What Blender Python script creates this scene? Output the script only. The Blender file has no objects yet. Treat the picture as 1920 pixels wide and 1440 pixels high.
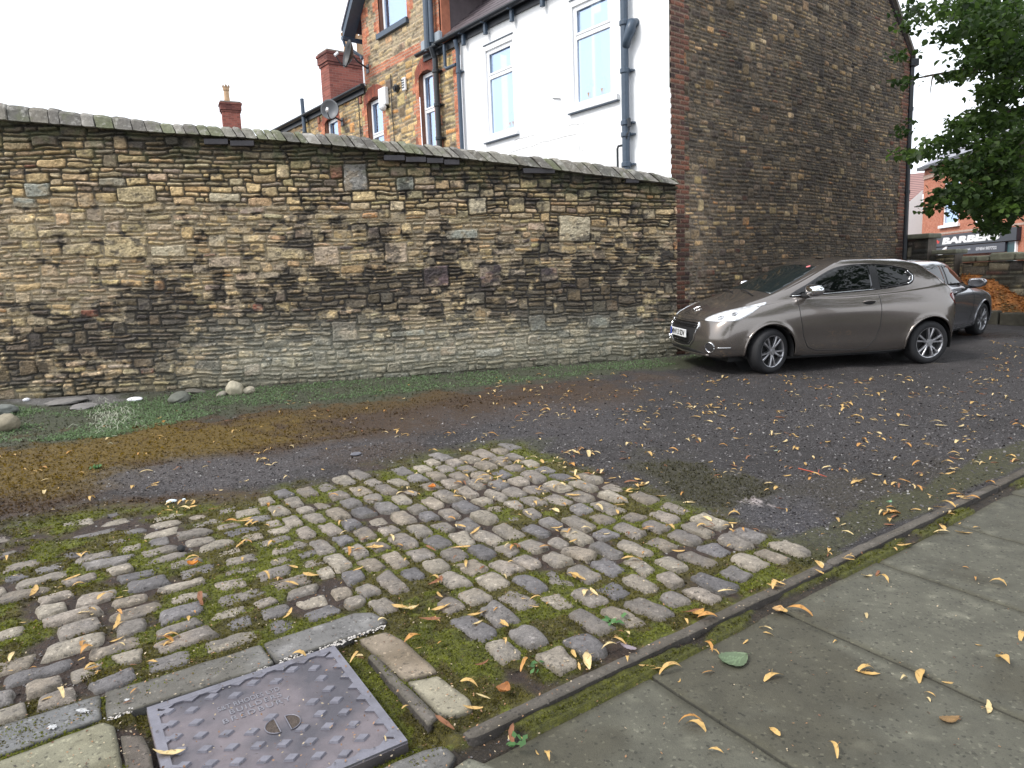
import bpy, bmesh, math, random
import numpy as np
from mathutils import Vector, Matrix
from mathutils.bvhtree import BVHTree
from mathutils.geometry import delaunay_2d_cdt
PI = math.pi
random.seed(7)
scene = bpy.context.scene
COL = scene.collection

# ------------------------------------------------------------------ camera
F = 1331.0
PITCH, ROLL, EYE = math.radians(8.2603), math.radians(2.2091), 1.75
_f = np.array([0, math.cos(PITCH), -math.sin(PITCH)])
_r = np.array([1.0, 0, 0]); _u = np.cross(_r, _f)
CR = math.cos(ROLL)*_r - math.sin(ROLL)*_u
CU = math.sin(ROLL)*_r + math.cos(ROLL)*_u
CF = _f
cam = bpy.data.cameras.new('camera'); camo = bpy.data.objects.new('camera', cam); COL.objects.link(camo)
cam.sensor_width = 36; cam.lens = 36*F/1920; cam.clip_start = .05; cam.clip_end = 600
M = Matrix(((CR[0], CU[0], -CF[0], 0), (CR[1], CU[1], -CF[1], 0), (CR[2], CU[2], -CF[2], EYE), (0, 0, 0, 1)))
camo.matrix_world = M
scene.camera = camo

# ------------------------------------------------------------------ light
SUN_EL, SUN_AZ = 46, 205      # azimuth of the sun seen from the scene, counter-clockwise from +X
w = bpy.data.worlds.new('World'); scene.world = w; w.use_nodes = True
nt = w.node_tree; nt.nodes.clear()
sky = nt.nodes.new('ShaderNodeTexSky'); sky.sky_type = 'NISHITA'; sky.sun_disc = False
sky.sun_elevation = math.radians(SUN_EL); sky.sun_rotation = math.radians(90-SUN_AZ); sky.dust_density = 4
hs = nt.nodes.new('ShaderNodeMix'); hs.data_type = 'RGBA'
hs.inputs['Factor'].default_value = .82
hs.inputs['B'].default_value = (9.6, 10.0, 10.6, 1)       # overcast veil over the blue
bg = nt.nodes.new('ShaderNodeBackground'); bg.inputs['Strength'].default_value = .12
wo = nt.nodes.new('ShaderNodeOutputWorld')
nt.links.new(sky.outputs[0], hs.inputs['A']); nt.links.new(hs.outputs['Result'], bg.inputs[0]); nt.links.new(bg.outputs[0], wo.inputs[0])
sl = bpy.data.lights.new('sun', 'SUN'); sl.energy = 1.5; sl.angle = math.radians(14); sl.color = (1, .965, .91)
so = bpy.data.objects.new('sun', sl); COL.objects.link(so)
sd = Vector((math.cos(math.radians(SUN_EL))*math.cos(math.radians(SUN_AZ)), math.cos(math.radians(SUN_EL))*math.sin(math.radians(SUN_AZ)), math.sin(math.radians(SUN_EL))))
so.rotation_euler = sd.to_track_quat('Z', 'Y').to_euler()
scene.view_settings.view_transform = 'Standard'; scene.view_settings.look = 'None'
scene.view_settings.exposure = 0.72; scene.view_settings.gamma = 1.0; scene.view_settings.use_curve_mapping = False

# ------------------------------------------------------------------ helpers
SX, SY = -.01151, .04303
def gz(x, y):
    """height of the gently rising ground"""
    return SX*x + SY*np.minimum(y, 17.0)
def ray(px, py):
    d = CF + CR*((px-960)/F) - CU*((py-720)/F)
    return d
def on_ground(px, py, dz=0.0):
    d = ray(px, py); t = (-EYE+dz)/(d[2]-SX*d[0]-SY*d[1]); p = d*t
    return np.array([p[0], p[1], p[2]+EYE])
def to_px(x, y, z):
    vx, vy, vz = x, y, z-EYE
    dd = vy*CF[1]+vz*CF[2]; dd = np.maximum(dd, .05)
    a = (vx*CR[0]+vy*CR[1]+vz*CR[2])/dd; b = (vx*CU[0]+vy*CU[1]+vz*CU[2])/dd
    return 960+F*a, 720-F*b
ANG = math.radians(34.632)
KU = np.array([math.cos(ANG), math.sin(ANG)]); KV = np.array([-math.sin(ANG), math.cos(ANG)])
def uvxy(u, v): return u*KU[0]+v*KV[0], u*KU[1]+v*KV[1]
def guv(px, py):
    p = on_ground(px, py); return float(p[:2]@KU), float(p[:2]@KV)
# house frame
GA = math.radians(128.458)
FD = np.array([math.cos(GA), math.sin(GA), 0.0])        # along the rear facade, away from the corner
GD = np.array([math.sin(GA), -math.cos(GA), 0.0])       # along the gable, away from the corner
CN = np.array([2.58, 11.38, 0.0])                       # the corner of the house

_tabs = {}
def vn(x, y, seed=0):
    if seed not in _tabs: _tabs[seed] = np.random.default_rng(seed+11).random((256, 256))
    T = _tabs[seed]
    xi = np.floor(x).astype(int); yi = np.floor(y).astype(int); fx = x-xi; fy = y-yi
    fx = fx*fx*(3-2*fx); fy = fy*fy*(3-2*fy)
    a = T[xi & 255, yi & 255]; b = T[(xi+1) & 255, yi & 255]; c = T[xi & 255, (yi+1) & 255]; d = T[(xi+1) & 255, (yi+1) & 255]
    return (a*(1-fx)+b*fx)*(1-fy)+(c*(1-fx)+d*fx)*fy
def fbm(x, y, seed=0, o=4, g=.5):
    s = 0; a = 1; n = 0
    for i in range(o):
        s = s+a*vn(x*2**i+i*17.3, y*2**i+i*9.1, seed+i); n += a; a *= g
    return s/n
def sst(a, b, x):
    t = np.clip((x-a)/(b-a), 0, 1); return t*t*(3-2*t)
def mixc(a, b, t):
    return a*(1-t[..., None])+np.asarray(b)*t[..., None]

def link(o, parent=None):
    COL.objects.link(o)
    if parent is not None: o.parent = parent
    return o
def tag(o, label=None, cat=None, group=None, kind=None):
    if label: o['label'] = label
    if cat: o['category'] = cat
    if group: o['group'] = group
    if kind: o['kind'] = kind
    return o
def empty(name, loc=(0, 0, 0), rz=0, **k):
    o = bpy.data.objects.new(name, None); o.location = loc; o.rotation_euler = (0, 0, rz); o.empty_display_size = .2
    COL.objects.link(o); return tag(o, **k) if k else o
def mk(name, V, Fc, mat, parent=None, smooth=False, col=None, bevel=0, seg=1, autos=None):
    me = bpy.data.meshes.new(name)
    me.from_pydata([tuple(map(float, v)) for v in V], [], [tuple(int(i) for i in f) for f in Fc])
    me.materials.append(mat)
    if col is not None: set_col(me, col)
    if smooth: me.polygons.foreach_set('use_smooth', [True]*len(me.polygons))
    o = bpy.data.objects.new(name, me); link(o, parent)
    if bevel:
        m = o.modifiers.new('b', 'BEVEL'); m.width = bevel; m.segments = seg; m.limit_method = 'ANGLE'; m.angle_limit = math.radians(40)
    me.update()
    return o
def set_col(me, col):
    a = me.color_attributes.new('col', 'FLOAT_COLOR', 'POINT')
    c = np.ones((len(me.vertices), 4), np.float32); c[:, :3] = np.clip(np.asarray(col).reshape(-1, 3), 0, 1)
    a.data.foreach_set('color', c.ravel())
def grid_mesh(name, P, mat, parent=None, col=None, keep=None, smooth=True, flip=False):
    """P: (n,m,3) array of points -> one quad grid (numpy-fast)"""
    n, m = P.shape[:2]
    idx = np.arange(n*m).reshape(n, m)
    q = np.stack([idx[:-1, :-1], idx[1:, :-1], idx[1:, 1:], idx[:-1, 1:]], -1)
    if flip: q = q[..., ::-1]
    q = q[keep] if keep is not None else q.reshape(-1, 4)
    V = P.reshape(-1, 3)
    C = None if col is None else np.asarray(col).reshape(-1, 3)
    used = np.zeros(len(V), bool); used[q.ravel()] = True
    if not used.all():
        mp = np.cumsum(used)-1; q = mp[q]; V = V[used]
        if C is not None: C = C[used]
    me = bpy.data.meshes.new(name)
    me.vertices.add(len(V)); me.vertices.foreach_set('co', V.astype(np.float32).ravel())
    me.loops.add(q.size); me.loops.foreach_set('vertex_index', q.astype(np.int32).ravel())
    me.polygons.add(len(q)); me.polygons.foreach_set('loop_start', np.arange(0, q.size, 4, dtype=np.int32))
    try: me.polygons.foreach_set('loop_total', np.full(len(q), 4, np.int32))
    except Exception: pass
    me.update(calc_edges=True); me.validate()
    if smooth: me.polygons.foreach_set('use_smooth', np.ones(len(q), bool))
    me.materials.append(mat)
    if C is not None: set_col(me, C)
    o = bpy.data.objects.new(name, me); link(o, parent)
    return o

class MB:
    """collects shapes, builds ONE mesh object"""
    def __init__(s): s.v = []; s.f = []; s.c = []
    def add(s, V, Fc, c=None):
        k = len(s.v); s.v += [tuple(map(float, v)) for v in V]; s.f += [tuple(i+k for i in f) for f in Fc]
        s.c += [tuple(c) if c is not None else (1, 1, 1)]*len(V)
    def box(s, lo, hi, fr=None, c=None):
        x0, y0, z0 = lo; x1, y1, z1 = hi
        V = [(x, y, z) for z in (z0, z1) for x, y in ((x0, y0), (x1, y0), (x1, y1), (x0, y1))]
        if fr: V = [fr(*p) for p in V]
        s.add(V, [(3, 2, 1, 0), (4, 5, 6, 7), (0, 1, 5, 4), (1, 2, 6, 5), (2, 3, 7, 6), (3, 0, 4, 7)], c)
    def tube(s, pts, r, n=10, caps=True, c=None):
        pts = [Vector(p) for p in pts]; rs = r if hasattr(r, '__len__') else [r]*len(pts)
        V = []; Fc = []; prev = None
        for i, p in enumerate(pts):
            d = (pts[min(i+1, len(pts)-1)]-pts[max(i-1, 0)]).normalized()
            a = d.orthogonal().normalized() if prev is None else (prev-d*prev.dot(d)).normalized()
            prev = a; b = d.cross(a)
            V += [p+(a*math.cos(2*PI*k/n)+b*math.sin(2*PI*k/n))*rs[i] for k in range(n)]
        for i in range(len(pts)-1):
            for k in range(n): Fc.append((i*n+k, i*n+(k+1) % n, (i+1)*n+(k+1) % n, (i+1)*n+k))
        if caps: Fc += [tuple(range(n-1, -1, -1)), tuple((len(pts)-1)*n+k for k in range(n))]
        s.add(V, Fc, c)
    def prism(s, poly, h0, h1, fr, c=None):
        n = len(poly); V = [fr(x, y, h0) for x, y in poly]+[fr(x, y, h1) for x, y in poly]
        s.add(V, [tuple(range(n-1, -1, -1)), tuple(range(n, 2*n))]+[(i, (i+1) % n, n+(i+1) % n, n+i) for i in range(n)], c)
    def build(s, name, mat, parent=None, smooth=False, bevel=0, seg=1, usecol=False):
        return mk(name, s.v, s.f, mat, parent, smooth, s.c if usecol else None, bevel, seg)
def fix_normals(o):
    bm = bmesh.new(); bm.from_mesh(o.data); bmesh.ops.recalc_face_normals(bm, faces=bm.faces); bm.to_mesh(o.data); bm.free(); return o

# ------------------------------------------------------------------ materials
def mat(name, color=(.5, .5, .5), rough=.8, metal=0, bump=0, bscale=30, vary=0, vscale=8, vcol=False, coat=0, detail=6, spec=None, trans=0, alpha2=None, v2=None, grain=0, gscale=150):
    m = bpy.data.materials.new(name); m.use_nodes = True; n = m.node_tree; b = n.nodes['Principled BSDF']
    b.inputs['Roughness'].default_value = rough; b.inputs['Metallic'].default_value = metal
    if coat: b.inputs['Coat Weight'].default_value = coat; b.inputs['Coat Roughness'].default_value = .04
    if spec is not None: b.inputs['Specular IOR Level'].default_value = spec
    if trans: b.inputs['Transmission Weight'].default_value = trans
    tc = n.nodes.new('ShaderNodeTexCoord')
    src = None
    if vcol:
        a = n.nodes.new('ShaderNodeVertexColor'); a.layer_name = 'col'; src = a.outputs['Color']
    if vary:
        no = n.nodes.new('ShaderNodeTexNoise'); no.inputs['Scale'].default_value = vscale; no.inputs['Detail'].default_value = detail; no.inputs['Roughness'].default_value = .65
        n.links.new(tc.outputs['Object'], no.inputs['Vector'])
        mr = n.nodes.new('ShaderNodeMapRange'); mr.inputs['From Min'].default_value = .25; mr.inputs['From Max'].default_value = .75
        mr.inputs['To Min'].default_value = 1-vary; mr.inputs['To Max'].default_value = 1+vary
        n.links.new(no.outputs['Fac'], mr.inputs['Value'])
        mx = n.nodes.new('ShaderNodeVectorMath'); mx.operation = 'SCALE'
        if src is not None: n.links.new(src, mx.inputs[0])
        elif v2 is not None:
            cm = n.nodes.new('ShaderNodeMix'); cm.data_type = 'RGBA'; cm.inputs['A'].default_value = (*color, 1); cm.inputs['B'].default_value = (*v2, 1)
            n2 = n.nodes.new('ShaderNodeTexNoise'); n2.inputs['Scale'].default_value = vscale*.35; n2.inputs['Detail'].default_value = 4
            n.links.new(tc.outputs['Object'], n2.inputs['Vector'])
            m2 = n.nodes.new('ShaderNodeMapRange'); m2.inputs['From Min'].default_value = .42; m2.inputs['From Max'].default_value = .6
            n.links.new(n2.outputs['Fac'], m2.inputs['Value']); n.links.new(m2.outputs['Result'], cm.inputs['Factor'])
            n.links.new(cm.outputs['Result'], mx.inputs[0])
        else: mx.inputs[0].default_value = color
        n.links.new(mr.outputs['Result'], mx.inputs['Scale']); n.links.new(mx.outputs[0], b.inputs['Base Color'])
    elif src is not None: n.links.new(src, b.inputs['Base Color'])
    else: b.inputs['Base Color'].default_value = (*color, 1)
    if grain:      # fine mineral grain and dark pits on top of everything else
        lk = b.inputs['Base Color'].links; s0 = lk[0].from_socket
        g1 = n.nodes.new('ShaderNodeTexNoise'); g1.inputs['Scale'].default_value = gscale; g1.inputs['Detail'].default_value = 3; g1.inputs['Roughness'].default_value = .7
        n.links.new(tc.outputs['Object'], g1.inputs['Vector']); g2 = n.nodes.new('ShaderNodeMapRange'); g2.inputs['From Min'].default_value = .3; g2.inputs['From Max'].default_value = .7; g2.inputs['To Min'].default_value = 1-grain; g2.inputs['To Max'].default_value = 1+grain
        n.links.new(g1.outputs['Fac'], g2.inputs['Value']); g3 = n.nodes.new('ShaderNodeTexVoronoi'); g3.inputs['Scale'].default_value = gscale*.45; n.links.new(tc.outputs['Object'], g3.inputs['Vector'])
        g4 = n.nodes.new('ShaderNodeSeparateColor'); n.links.new(g3.outputs['Color'], g4.inputs[0]); g5 = n.nodes.new('ShaderNodeMapRange'); g5.inputs['From Min'].default_value = .0; g5.inputs['From Max'].default_value = .09; g5.inputs['To Min'].default_value = .45; g5.inputs['To Max'].default_value = 1; n.links.new(g4.outputs[0], g5.inputs['Value'])
        g8 = n.nodes.new('ShaderNodeMapRange'); g8.inputs['From Min'].default_value = .94; g8.inputs['From Max'].default_value = 1; g8.inputs['To Min'].default_value = 1; g8.inputs['To Max'].default_value = 1.7; n.links.new(g4.outputs[1], g8.inputs['Value'])
        g6 = n.nodes.new('ShaderNodeMath'); g6.operation = 'MULTIPLY'; n.links.new(g2.outputs[0], g6.inputs[0]); n.links.new(g5.outputs[0], g6.inputs[1]); g9 = n.nodes.new('ShaderNodeMath'); g9.operation = 'MULTIPLY'; n.links.new(g6.outputs[0], g9.inputs[0]); n.links.new(g8.outputs[0], g9.inputs[1])
        g7 = n.nodes.new('ShaderNodeVectorMath'); g7.operation = 'SCALE'; n.links.new(s0, g7.inputs[0]); n.links.new(g9.outputs[0], g7.inputs['Scale']); n.links.new(g7.outputs[0], b.inputs['Base Color'])
    if bump:
        bn = n.nodes.new('ShaderNodeTexNoise'); bn.inputs['Scale'].default_value = bscale; bn.inputs['Detail'].default_value = 5; bn.inputs['Roughness'].default_value = .7
        n.links.new(tc.outputs['Object'], bn.inputs['Vector'])
        bp = n.nodes.new('ShaderNodeBump'); bp.inputs['Strength'].default_value = bump; bp.inputs['Distance'].default_value = .02
        n.links.new(bn.outputs['Fac'], bp.inputs['Height']); n.links.new(bp.outputs[0], b.inputs['Normal'])
    return m
MAT = {}
MAT['stone'] = mat('stone', rough=.9, vcol=True, vary=.28, vscale=38, bump=.6, bscale=55, grain=.25, gscale=110)
MAT['brickcol'] = mat('brickcol', rough=.9, vcol=True, vary=.2, vscale=30, bump=.3, bscale=60)
MAT['coping'] = mat('coping', rough=.9, vcol=True, vary=.35, vscale=22, bump=.5, bscale=40)
MAT['render'] = mat('white_render', (.86, .87, .88), .8, vary=.03, vscale=4, bump=.15, bscale=30)
MAT['upvc'] = mat('upvc', (.85, .86, .88), .3)
MAT['black'] = mat('black_paint', (.018, .022, .028), .35, vary=.2, vscale=20)
MAT['bluegrey'] = mat('bluegrey_paint', (.05, .075, .11), .4, vary=.2, vscale=20)
MAT['slate'] = mat('slate', rough=.6, vcol=True, vary=.2, vscale=12, bump=.2, bscale=20)
MAT['sheetgrey'] = mat('lead', (.3, .34, .38), .5, vary=.1)
MAT['tyre'] = mat('tyre_rubber', (.014, .014, .016), .75, bump=.2, bscale=120)
MAT['clay'] = mat('clay_pot', (.45, .3, .18), .85, vary=.25, vscale=10)

# ------------------------------------------------------------------ masonry height fields
def rubble(L, H, seed, cu=.04, rows=(.032, .07), big=(), wr=(3, 9), ph=(.68, .26)):
    """random bonded rubble; returns row/col lookups and per-stone rects"""
    R = np.random.default_rng(seed)
    zs = [0.0]
    while zs[-1] < H: zs.append(zs[-1]+R.uniform(*rows))
    zs = np.array(zs); nr = len(zs)-1; nc = int(L/cu)+1
    ids = -np.ones((nr, nc), int); rects = []; special = []
    for (x0, x1, z0, z1, cc) in big:
        r0 = int(np.argmin(abs(zs-z0))); r1 = max(int(np.argmin(abs(zs-z1))), r0+1); c0 = int(x0/cu); c1 = int(x1/cu)
        r1 = min(r1, nr); c1 = min(c1, nc)
        if (ids[r0:r1, c0:c1] >= 0).any(): continue
        ids[r0:r1, c0:c1] = len(rects); rects.append((c0*cu, c1*cu, zs[r0], zs[r1])); special.append(cc)
    for r in range(nr):
        c = 0
        while c < nc:
            if ids[r, c] >= 0: c += 1; continue
            q = R.random(); h = 1 if q < ph[0] else 2 if q < ph[0]+ph[1] else 3
            wd = R.integers(wr[0], wr[1]+1)
            if h == 3: wd = R.integers(4, 8)
            h = min(h, nr-r); k = c
            while k < nc and k < c+wd and (ids[r:r+h, k] < 0).all(): k += 1
            if h > 1 and k-c < 5:
                h = 1; k = c
                while k < nc and k < c+wd and ids[r, k] < 0: k += 1
            if k-c < 2: h = 1; k = c+1
            while k < nc and k-c < 2 and ids[r, k] < 0: k += 1
            if h == 1 and k < nc-2 and (ids[r, k:k+2] >= 0).any():      # swallow slivers
                while k < nc and ids[r, k] < 0: k += 1
            ids[r:r+h, c:k] = len(rects); rects.append((c*cu, k*cu, zs[r], zs[r+h])); special.append(None)
            c = k
    return zs, cu, ids, np.array(rects), special
def stonefield(S, Z, lay, seed, warp=.016, gap=.005, edge=.016, rnd=.022):
    zs, cu, ids, rc, sp = lay
    ws = S+warp*(fbm(S*7, Z*7, seed, 3)-.5)*2.2+.004*(vn(S*60, Z*60, seed+5)-.5)
    wz = Z+warp*(fbm(S*4+31, Z*9, seed+3, 3)-.5)*2.4+.004*(vn(S*55, Z*70, seed+6)-.5)+.018*np.sin(S*1.1+seed)
    r = np.clip(np.searchsorted(zs, wz)-1, 0, ids.shape[0]-1); c = np.clip((ws/cu).astype(int), 0, ids.shape[1]-1)
    i = ids[r, c]; R = rc[i]
    dx = np.minimum(ws-R[..., 0], R[..., 1]-ws); dz = np.minimum(wz-R[..., 2], R[..., 3]-wz)
    d = np.minimum(dx, dz); cm = (dx < rnd) & (dz < rnd)
    d = np.where(cm, rnd-np.hypot(rnd-dx, rnd-dz), d)
    p = sst(gap, gap+edge, d)
    return i, p, R
# ------------------------------------------------------------------ boundary wall of coursed rubble
WB = [(-9.6, 8.62), (-6.67, 9.15), (-4.75, 9.49), (-2.69, 9.89), (-.47, 10.43), (2.5, 11.33)]
_wx = np.linspace(0, 1, 2001)
_t = np.linspace(0, 1, len(WB)); _pp = np.polyfit(np.array(WB)[:, 0], np.array(WB)[:, 1], 3)
_X = np.linspace(WB[0][0], WB[-1][0]+.16, 2001); _Y = np.polyval(_pp, _X)
_S = np.concatenate([[0], np.cumsum(np.hypot(np.diff(_X), np.diff(_Y)))])
def wallxy(s):
    x = np.interp(s, _S, _X); y = np.interp(s, _S, _Y)
    dx = np.interp(s, _S, np.gradient(_X, _S)); dy = np.interp(s, _S, np.gradient(_Y, _S))
    return x, y, dy, -dx      # normal points to the lane (camera side)
def on_wall(px, py, out=0.0):
    d = ray(px, py); x, y, nx, ny = wallxy(_S); x = x+nx*out; y = y+ny*out
    i = int(np.argmin(np.abs(x*d[1]-y*d[0]))); t = (x[i]*d[0]+y[i]*d[1])/(d[0]**2+d[1]**2)
    return _S[i], d[2]*t+EYE
_un = [on_wall(*q) for q in [(0, 228), (300, 252), (478, 263), (640, 277), (719, 286), (853, 299), (961, 311), (1116, 331), (1255, 347)]]
_tp = [on_wall(*q) for q in [(0, 193), (100, 203), (300, 229), (480, 242), (640, 252), (700, 260), (800, 271), (961, 288.6), (1116, 306), (1200, 320), (1255, 331)]]
def under(s): return np.interp(s, [_un[0][0]-3]+[a for a, b in _un], [_un[0][1]+.25]+[b for a, b in _un])
def ctop(s): return np.interp(s, [_tp[0][0]-3]+[a for a, b in _tp], [_tp[0][1]+.25]+[b for a, b in _tp])

PAL = np.array([(.40, .33, .20), (.36, .31, .21), (.44, .36, .215), (.33, .285, .20), (.38, .29, .16), (.28, .25, .20), (.21, .18, .135), (.42, .36, .26), (.12, .105, .09), (.42, .25, .12), (.085, .075, .075), (.19, .09, .065)])
def pick(n, wts, seed):
    R = np.random.default_rng(seed); w_ = np.array(wts, float); w_ /= w_.sum()
    c = PAL[R.choice(len(PAL), n, p=w_)]*R.uniform(.78, 1.2, (n, 1))*(1+R.normal(0, .03, (n, 3))); return c
wall = empty('boundary_wall', (0, 9.8, .4), label='long weathered rubble stone boundary wall with stone coping behind the lane', cat='wall')
def wparent(o, p):
    o.parent = p; o.matrix_parent_inverse = Matrix.Translation(-Vector(p.location)); return o
SW0 = _tp[0][0]-.75; SW1 = _S[-1]
def build_wall():
    L = SW1-SW0; ns = int(L/.0095)
    bigs = []
    SP = {'g': (.27, .255, .23), 't': (.50, .43, .30), 'p': (.42, .33, .24), 'v': (.15, .105, .105), 'o': (.45, .36, .21), 'k': (.30, .30, .25)}
    for x0, x1, y0, y1, c in [(645, 693, 305, 360, 'g'), (745, 777, 328, 360, 'k'), (1048, 1108, 408, 455, 't'), (590, 640, 457, 497, 'p'), (722, 765, 457, 493, 'p'), (797, 843, 497, 540, 'v'), (900, 942, 498, 540, 'v'), (1013, 1046, 502, 530, 'v'), (880, 915, 373, 402, 't'), (122, 195, 453, 483, 'o'), (198, 284, 450, 484, 'o'), (223, 293, 356, 381, 'o'), (875, 910, 548, 577, 't'), (992, 1024, 587, 626, 'k'), (625, 675, 602, 640, 'p'), (1100, 1145, 590, 617, 'k'), (393, 453, 360, 381, 't'), (48, 98, 345, 371, 'k'), (840, 896, 430, 450, 'k'), (30, 75, 375, 396, 'k'), (288, 352, 457, 485, 't'), (395, 455, 483, 500, 'p'), (500, 570, 465, 487, 'o'), (22, 72, 417, 448, 'o'), (75, 155, 428, 449, 'o'), (722, 768, 700, 712, 'g'), (890, 945, 650, 668, 'g'), (955, 985, 375, 402, 'o'), (735, 800, 615, 630, 'k')]:
        a = on_wall(x0, (y0+y1)/2); b = on_wall(x1, (y0+y1)/2); s0 = a[0]; s1 = b[0]
        z1 = on_wall((x0+x1)/2, y0)[1]; z0 = on_wall((x0+x1)/2, y1)[1]
        bigs.append((s0-SW0, s1-SW0, z0, z1, SP[c]))
    lay = rubble(L+.2, 4.4, 5, cu=.03, rows=(.034, .078), big=bigs, wr=(4, 11), ph=(.80, .16))
    s = np.linspace(SW0, SW1, ns); nz = 400
    base = gz(*wallxy(s)[:2])-.08; top = under(s)+.05
    tt = np.linspace(0, 1, nz)
    Z = base[:, None]+(top-base)[:, None]*tt[None]; S = np.repeat(s[:, None], nz, 1)-SW0
    i, p, R = stonefield(S, Z, lay, 3, warp=.024, gap=.003, edge=.017, rnd=.03)
    n = len(lay[2]) and len(lay[3]); C = pick(n, [24, 18, 18, 14, 8, 10, 5, 10, 1.6, 1.2, 1.2, .6], 4)*np.array((1.26, 1.14, 1.03))
    Rn = np.random.default_rng(8); prot = Rn.uniform(.3, 1, n); tx = Rn.normal(0, .09, n); tz = Rn.normal(0, .12, n)
    for k, c in enumerate(lay[4]):
        if c is not None: C[k] = c; prot[k] = .95; tx[k] *= .3; tz[k] *= .3
    x, y, nx, ny = wallxy(s); PX, PY = to_px(np.repeat(x[:, None], nz, 1), np.repeat(y[:, None], nz, 1), Z)
    H_ = (Z-gz(x, y)[:, None])/(under(s)-gz(x, y))[:, None]
    rough = fbm(S*26, Z*40, 21, 4)-.5; fine = fbm(S*80, Z*110, 22, 3)-.5
    # pointing: lower half is thickly mortared, the top courses are nearly dry
    mort = sst(.84, .62, H_)*sst(.22, .46, fbm(S*1.3, Z*1.6, 33, 3)+.08)
    cx = S-(R[..., 0]+R[..., 1])/2; cz = Z-(R[..., 2]+R[..., 3])/2
    h = p*(.022+.034*prot[i]+tx[i]*cx+tz[i]*cz+rough*.024)+fine*.006
    filler = .013*mort+.01*(fbm(S*18, Z*18, 25, 3)-.3)
    h = np.maximum(h, filler)
    h += .035*(fbm(S*.9, Z*.9, 27, 2)-.5)
    # colours
    v = .72+.56*fbm(S*14, Z*32, 28, 4)
    col = C[i]*v[..., None]
    stri = fbm(S*5, Z*75, 29, 3); col = col*(.86+.28*stri)[..., None]
    ocr = sst(.55, .72, fbm(S*9, Z*11, 30, 3)); col = mixc(col, (.40, .27, .13), ocr*.3)
    mc = np.where(mort[..., None] > .4, (.31, .26, .18), (.10, .085, .06))*(.75+.5*fbm(S*40, Z*40, 31, 3))[..., None]
    tm = np.clip(p*1.15, 0, 1)[..., None]; col = col*tm+mc*(1-tm)
    smear = sst(.46, .64, fbm(S*10, Z*14, 35, 4))*sst(.2, .5, mort); col = mixc(col, (.36, .295, .205), smear*.65)
    # soot and damp staining (patches seen in place)
    band = np.zeros_like(Z)
    for bx, by, rx, ry, a in [(1080, 560, 230, 75, 1.0), (1190, 520, 110, 90, .7), (840, 545, 240, 60, .75), (640, 560, 170, 60, .85), (480, 590, 200, 65, .85), (330, 590, 170, 60, .8), (200, 640, 230, 70, .8), (660, 600, 120, 40, .8), (560, 470, 60, 90, .4), (380, 520, 60, 60, .5), (820, 480, 90, 60, .55), (1060, 480, 130, 50, .6), (730, 440, 60, 60, .35), (650, 400, 50, 40, .4), (1000, 350, 300, 30, .45), (60, 680, 260, 60, .75), (450, 660, 300, 30, .4)]:
        band = np.maximum(band, a*np.exp(-((PX-bx)/rx)**2-((PY-by)/ry)**2))
    nz1 = fbm(S*5.5, Z*9, 41, 5, .62)
    soot = sst(.55, .68, nz1+band*.42-.05)
    soot = soot*(.68+.32*(1-p*.6))
    col = mixc(col, (.032, .030, .030), soot*.93)
    topd = sst(.87, .985, H_+.06*(fbm(S*3, Z*3, 43, 3)-.5)); col = mixc(col, (.028, .026, .02), topd*.88)  # dark band under the coping: soot plus overhang shade painted into the colour
    gr = sst(.80, .94, H_)*sst(.45, .65, fbm(S*8, Z*10, 44, 3)); col = mixc(col, (.10, .115, .05), gr*.35)
    # grey-green damp band along the foot
    ft = sst(.34, .08, H_+.1*(fbm(S*2, Z*3, 45, 3)-.5))*sst(1.8, 3.6, S); col = mixc(col, (.38, .37, .30), ft*.66)
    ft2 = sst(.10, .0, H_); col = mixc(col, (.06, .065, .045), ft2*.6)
    wl = sst(.76, .86, fbm(S*16, Z*18, 46, 3))*ft; col = mixc(col, (.45, .46, .42), wl*.6)
    P = np.stack([x[:, None]+nx[:, None]*h, y[:, None]+ny[:, None]*h, Z], -1)
    P = P - np.array([0, 9.8, .4])
    grid_mesh('stonework', P, MAT['stone'], wall, col)
    # the body and back of the wall
    b = MB(); q = np.linspace(SW0, SW1, 30)
    for a0, a1 in zip(q[:-1], q[1:]):
        for w0, w1 in ((-.36, -.03),):
            V = []
            for ss in (a0, a1):
                X, Y, NX, NY = [float(k) for k in wallxy(ss)]
                for o_ in (w0, w1):
                    for zz in (float(gz(X, Y))-.1, float(under(ss))+.03): V.append((X+NX*o_, Y+NY*o_-9.8, zz-.4))
            b.add(V, [(0, 1, 5, 4), (2, 6, 7, 3), (1, 3, 7, 5)])
    b.build('wall_back', mat('wall_back', (.22, .19, .14), vary=.4, vscale=7, bump=.6, bscale=14), wall)
    # coping stones
    R = random.Random(3); cb = MB(); s_ = SW0
    NU = 9
    while s_ < SW1-.02:
        wd = R.choice([.1, .12, .13, .15, .17, .2])*(1.25 if s_ < SW0+3 else 1.0)
        s2 = min(s_+wd, SW1); g_ = .006
        base = R.choice([(.17, .155, .13), (.20, .19, .16), (.14, .13, .115), (.23, .215, .19), (.15, .155, .10), (.12, .115, .10)]); k0 = R.uniform(.85, 1.15)
        lean = .035+.10*min(1, max(0, (s_-SW0-1.5)/5)); jit = R.uniform(-.012, .012); out = R.uniform(-.015, .02)
        prof = [(.115+out, .0), (.125+out, .03), (.115+out, .12), (.07+out, .75), (.02+out, .96), (-.09, 1.04), (-.22, 1.04), (-.36, .9), (-.42, .05)]
        rows = []
        NW = 5
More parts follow.
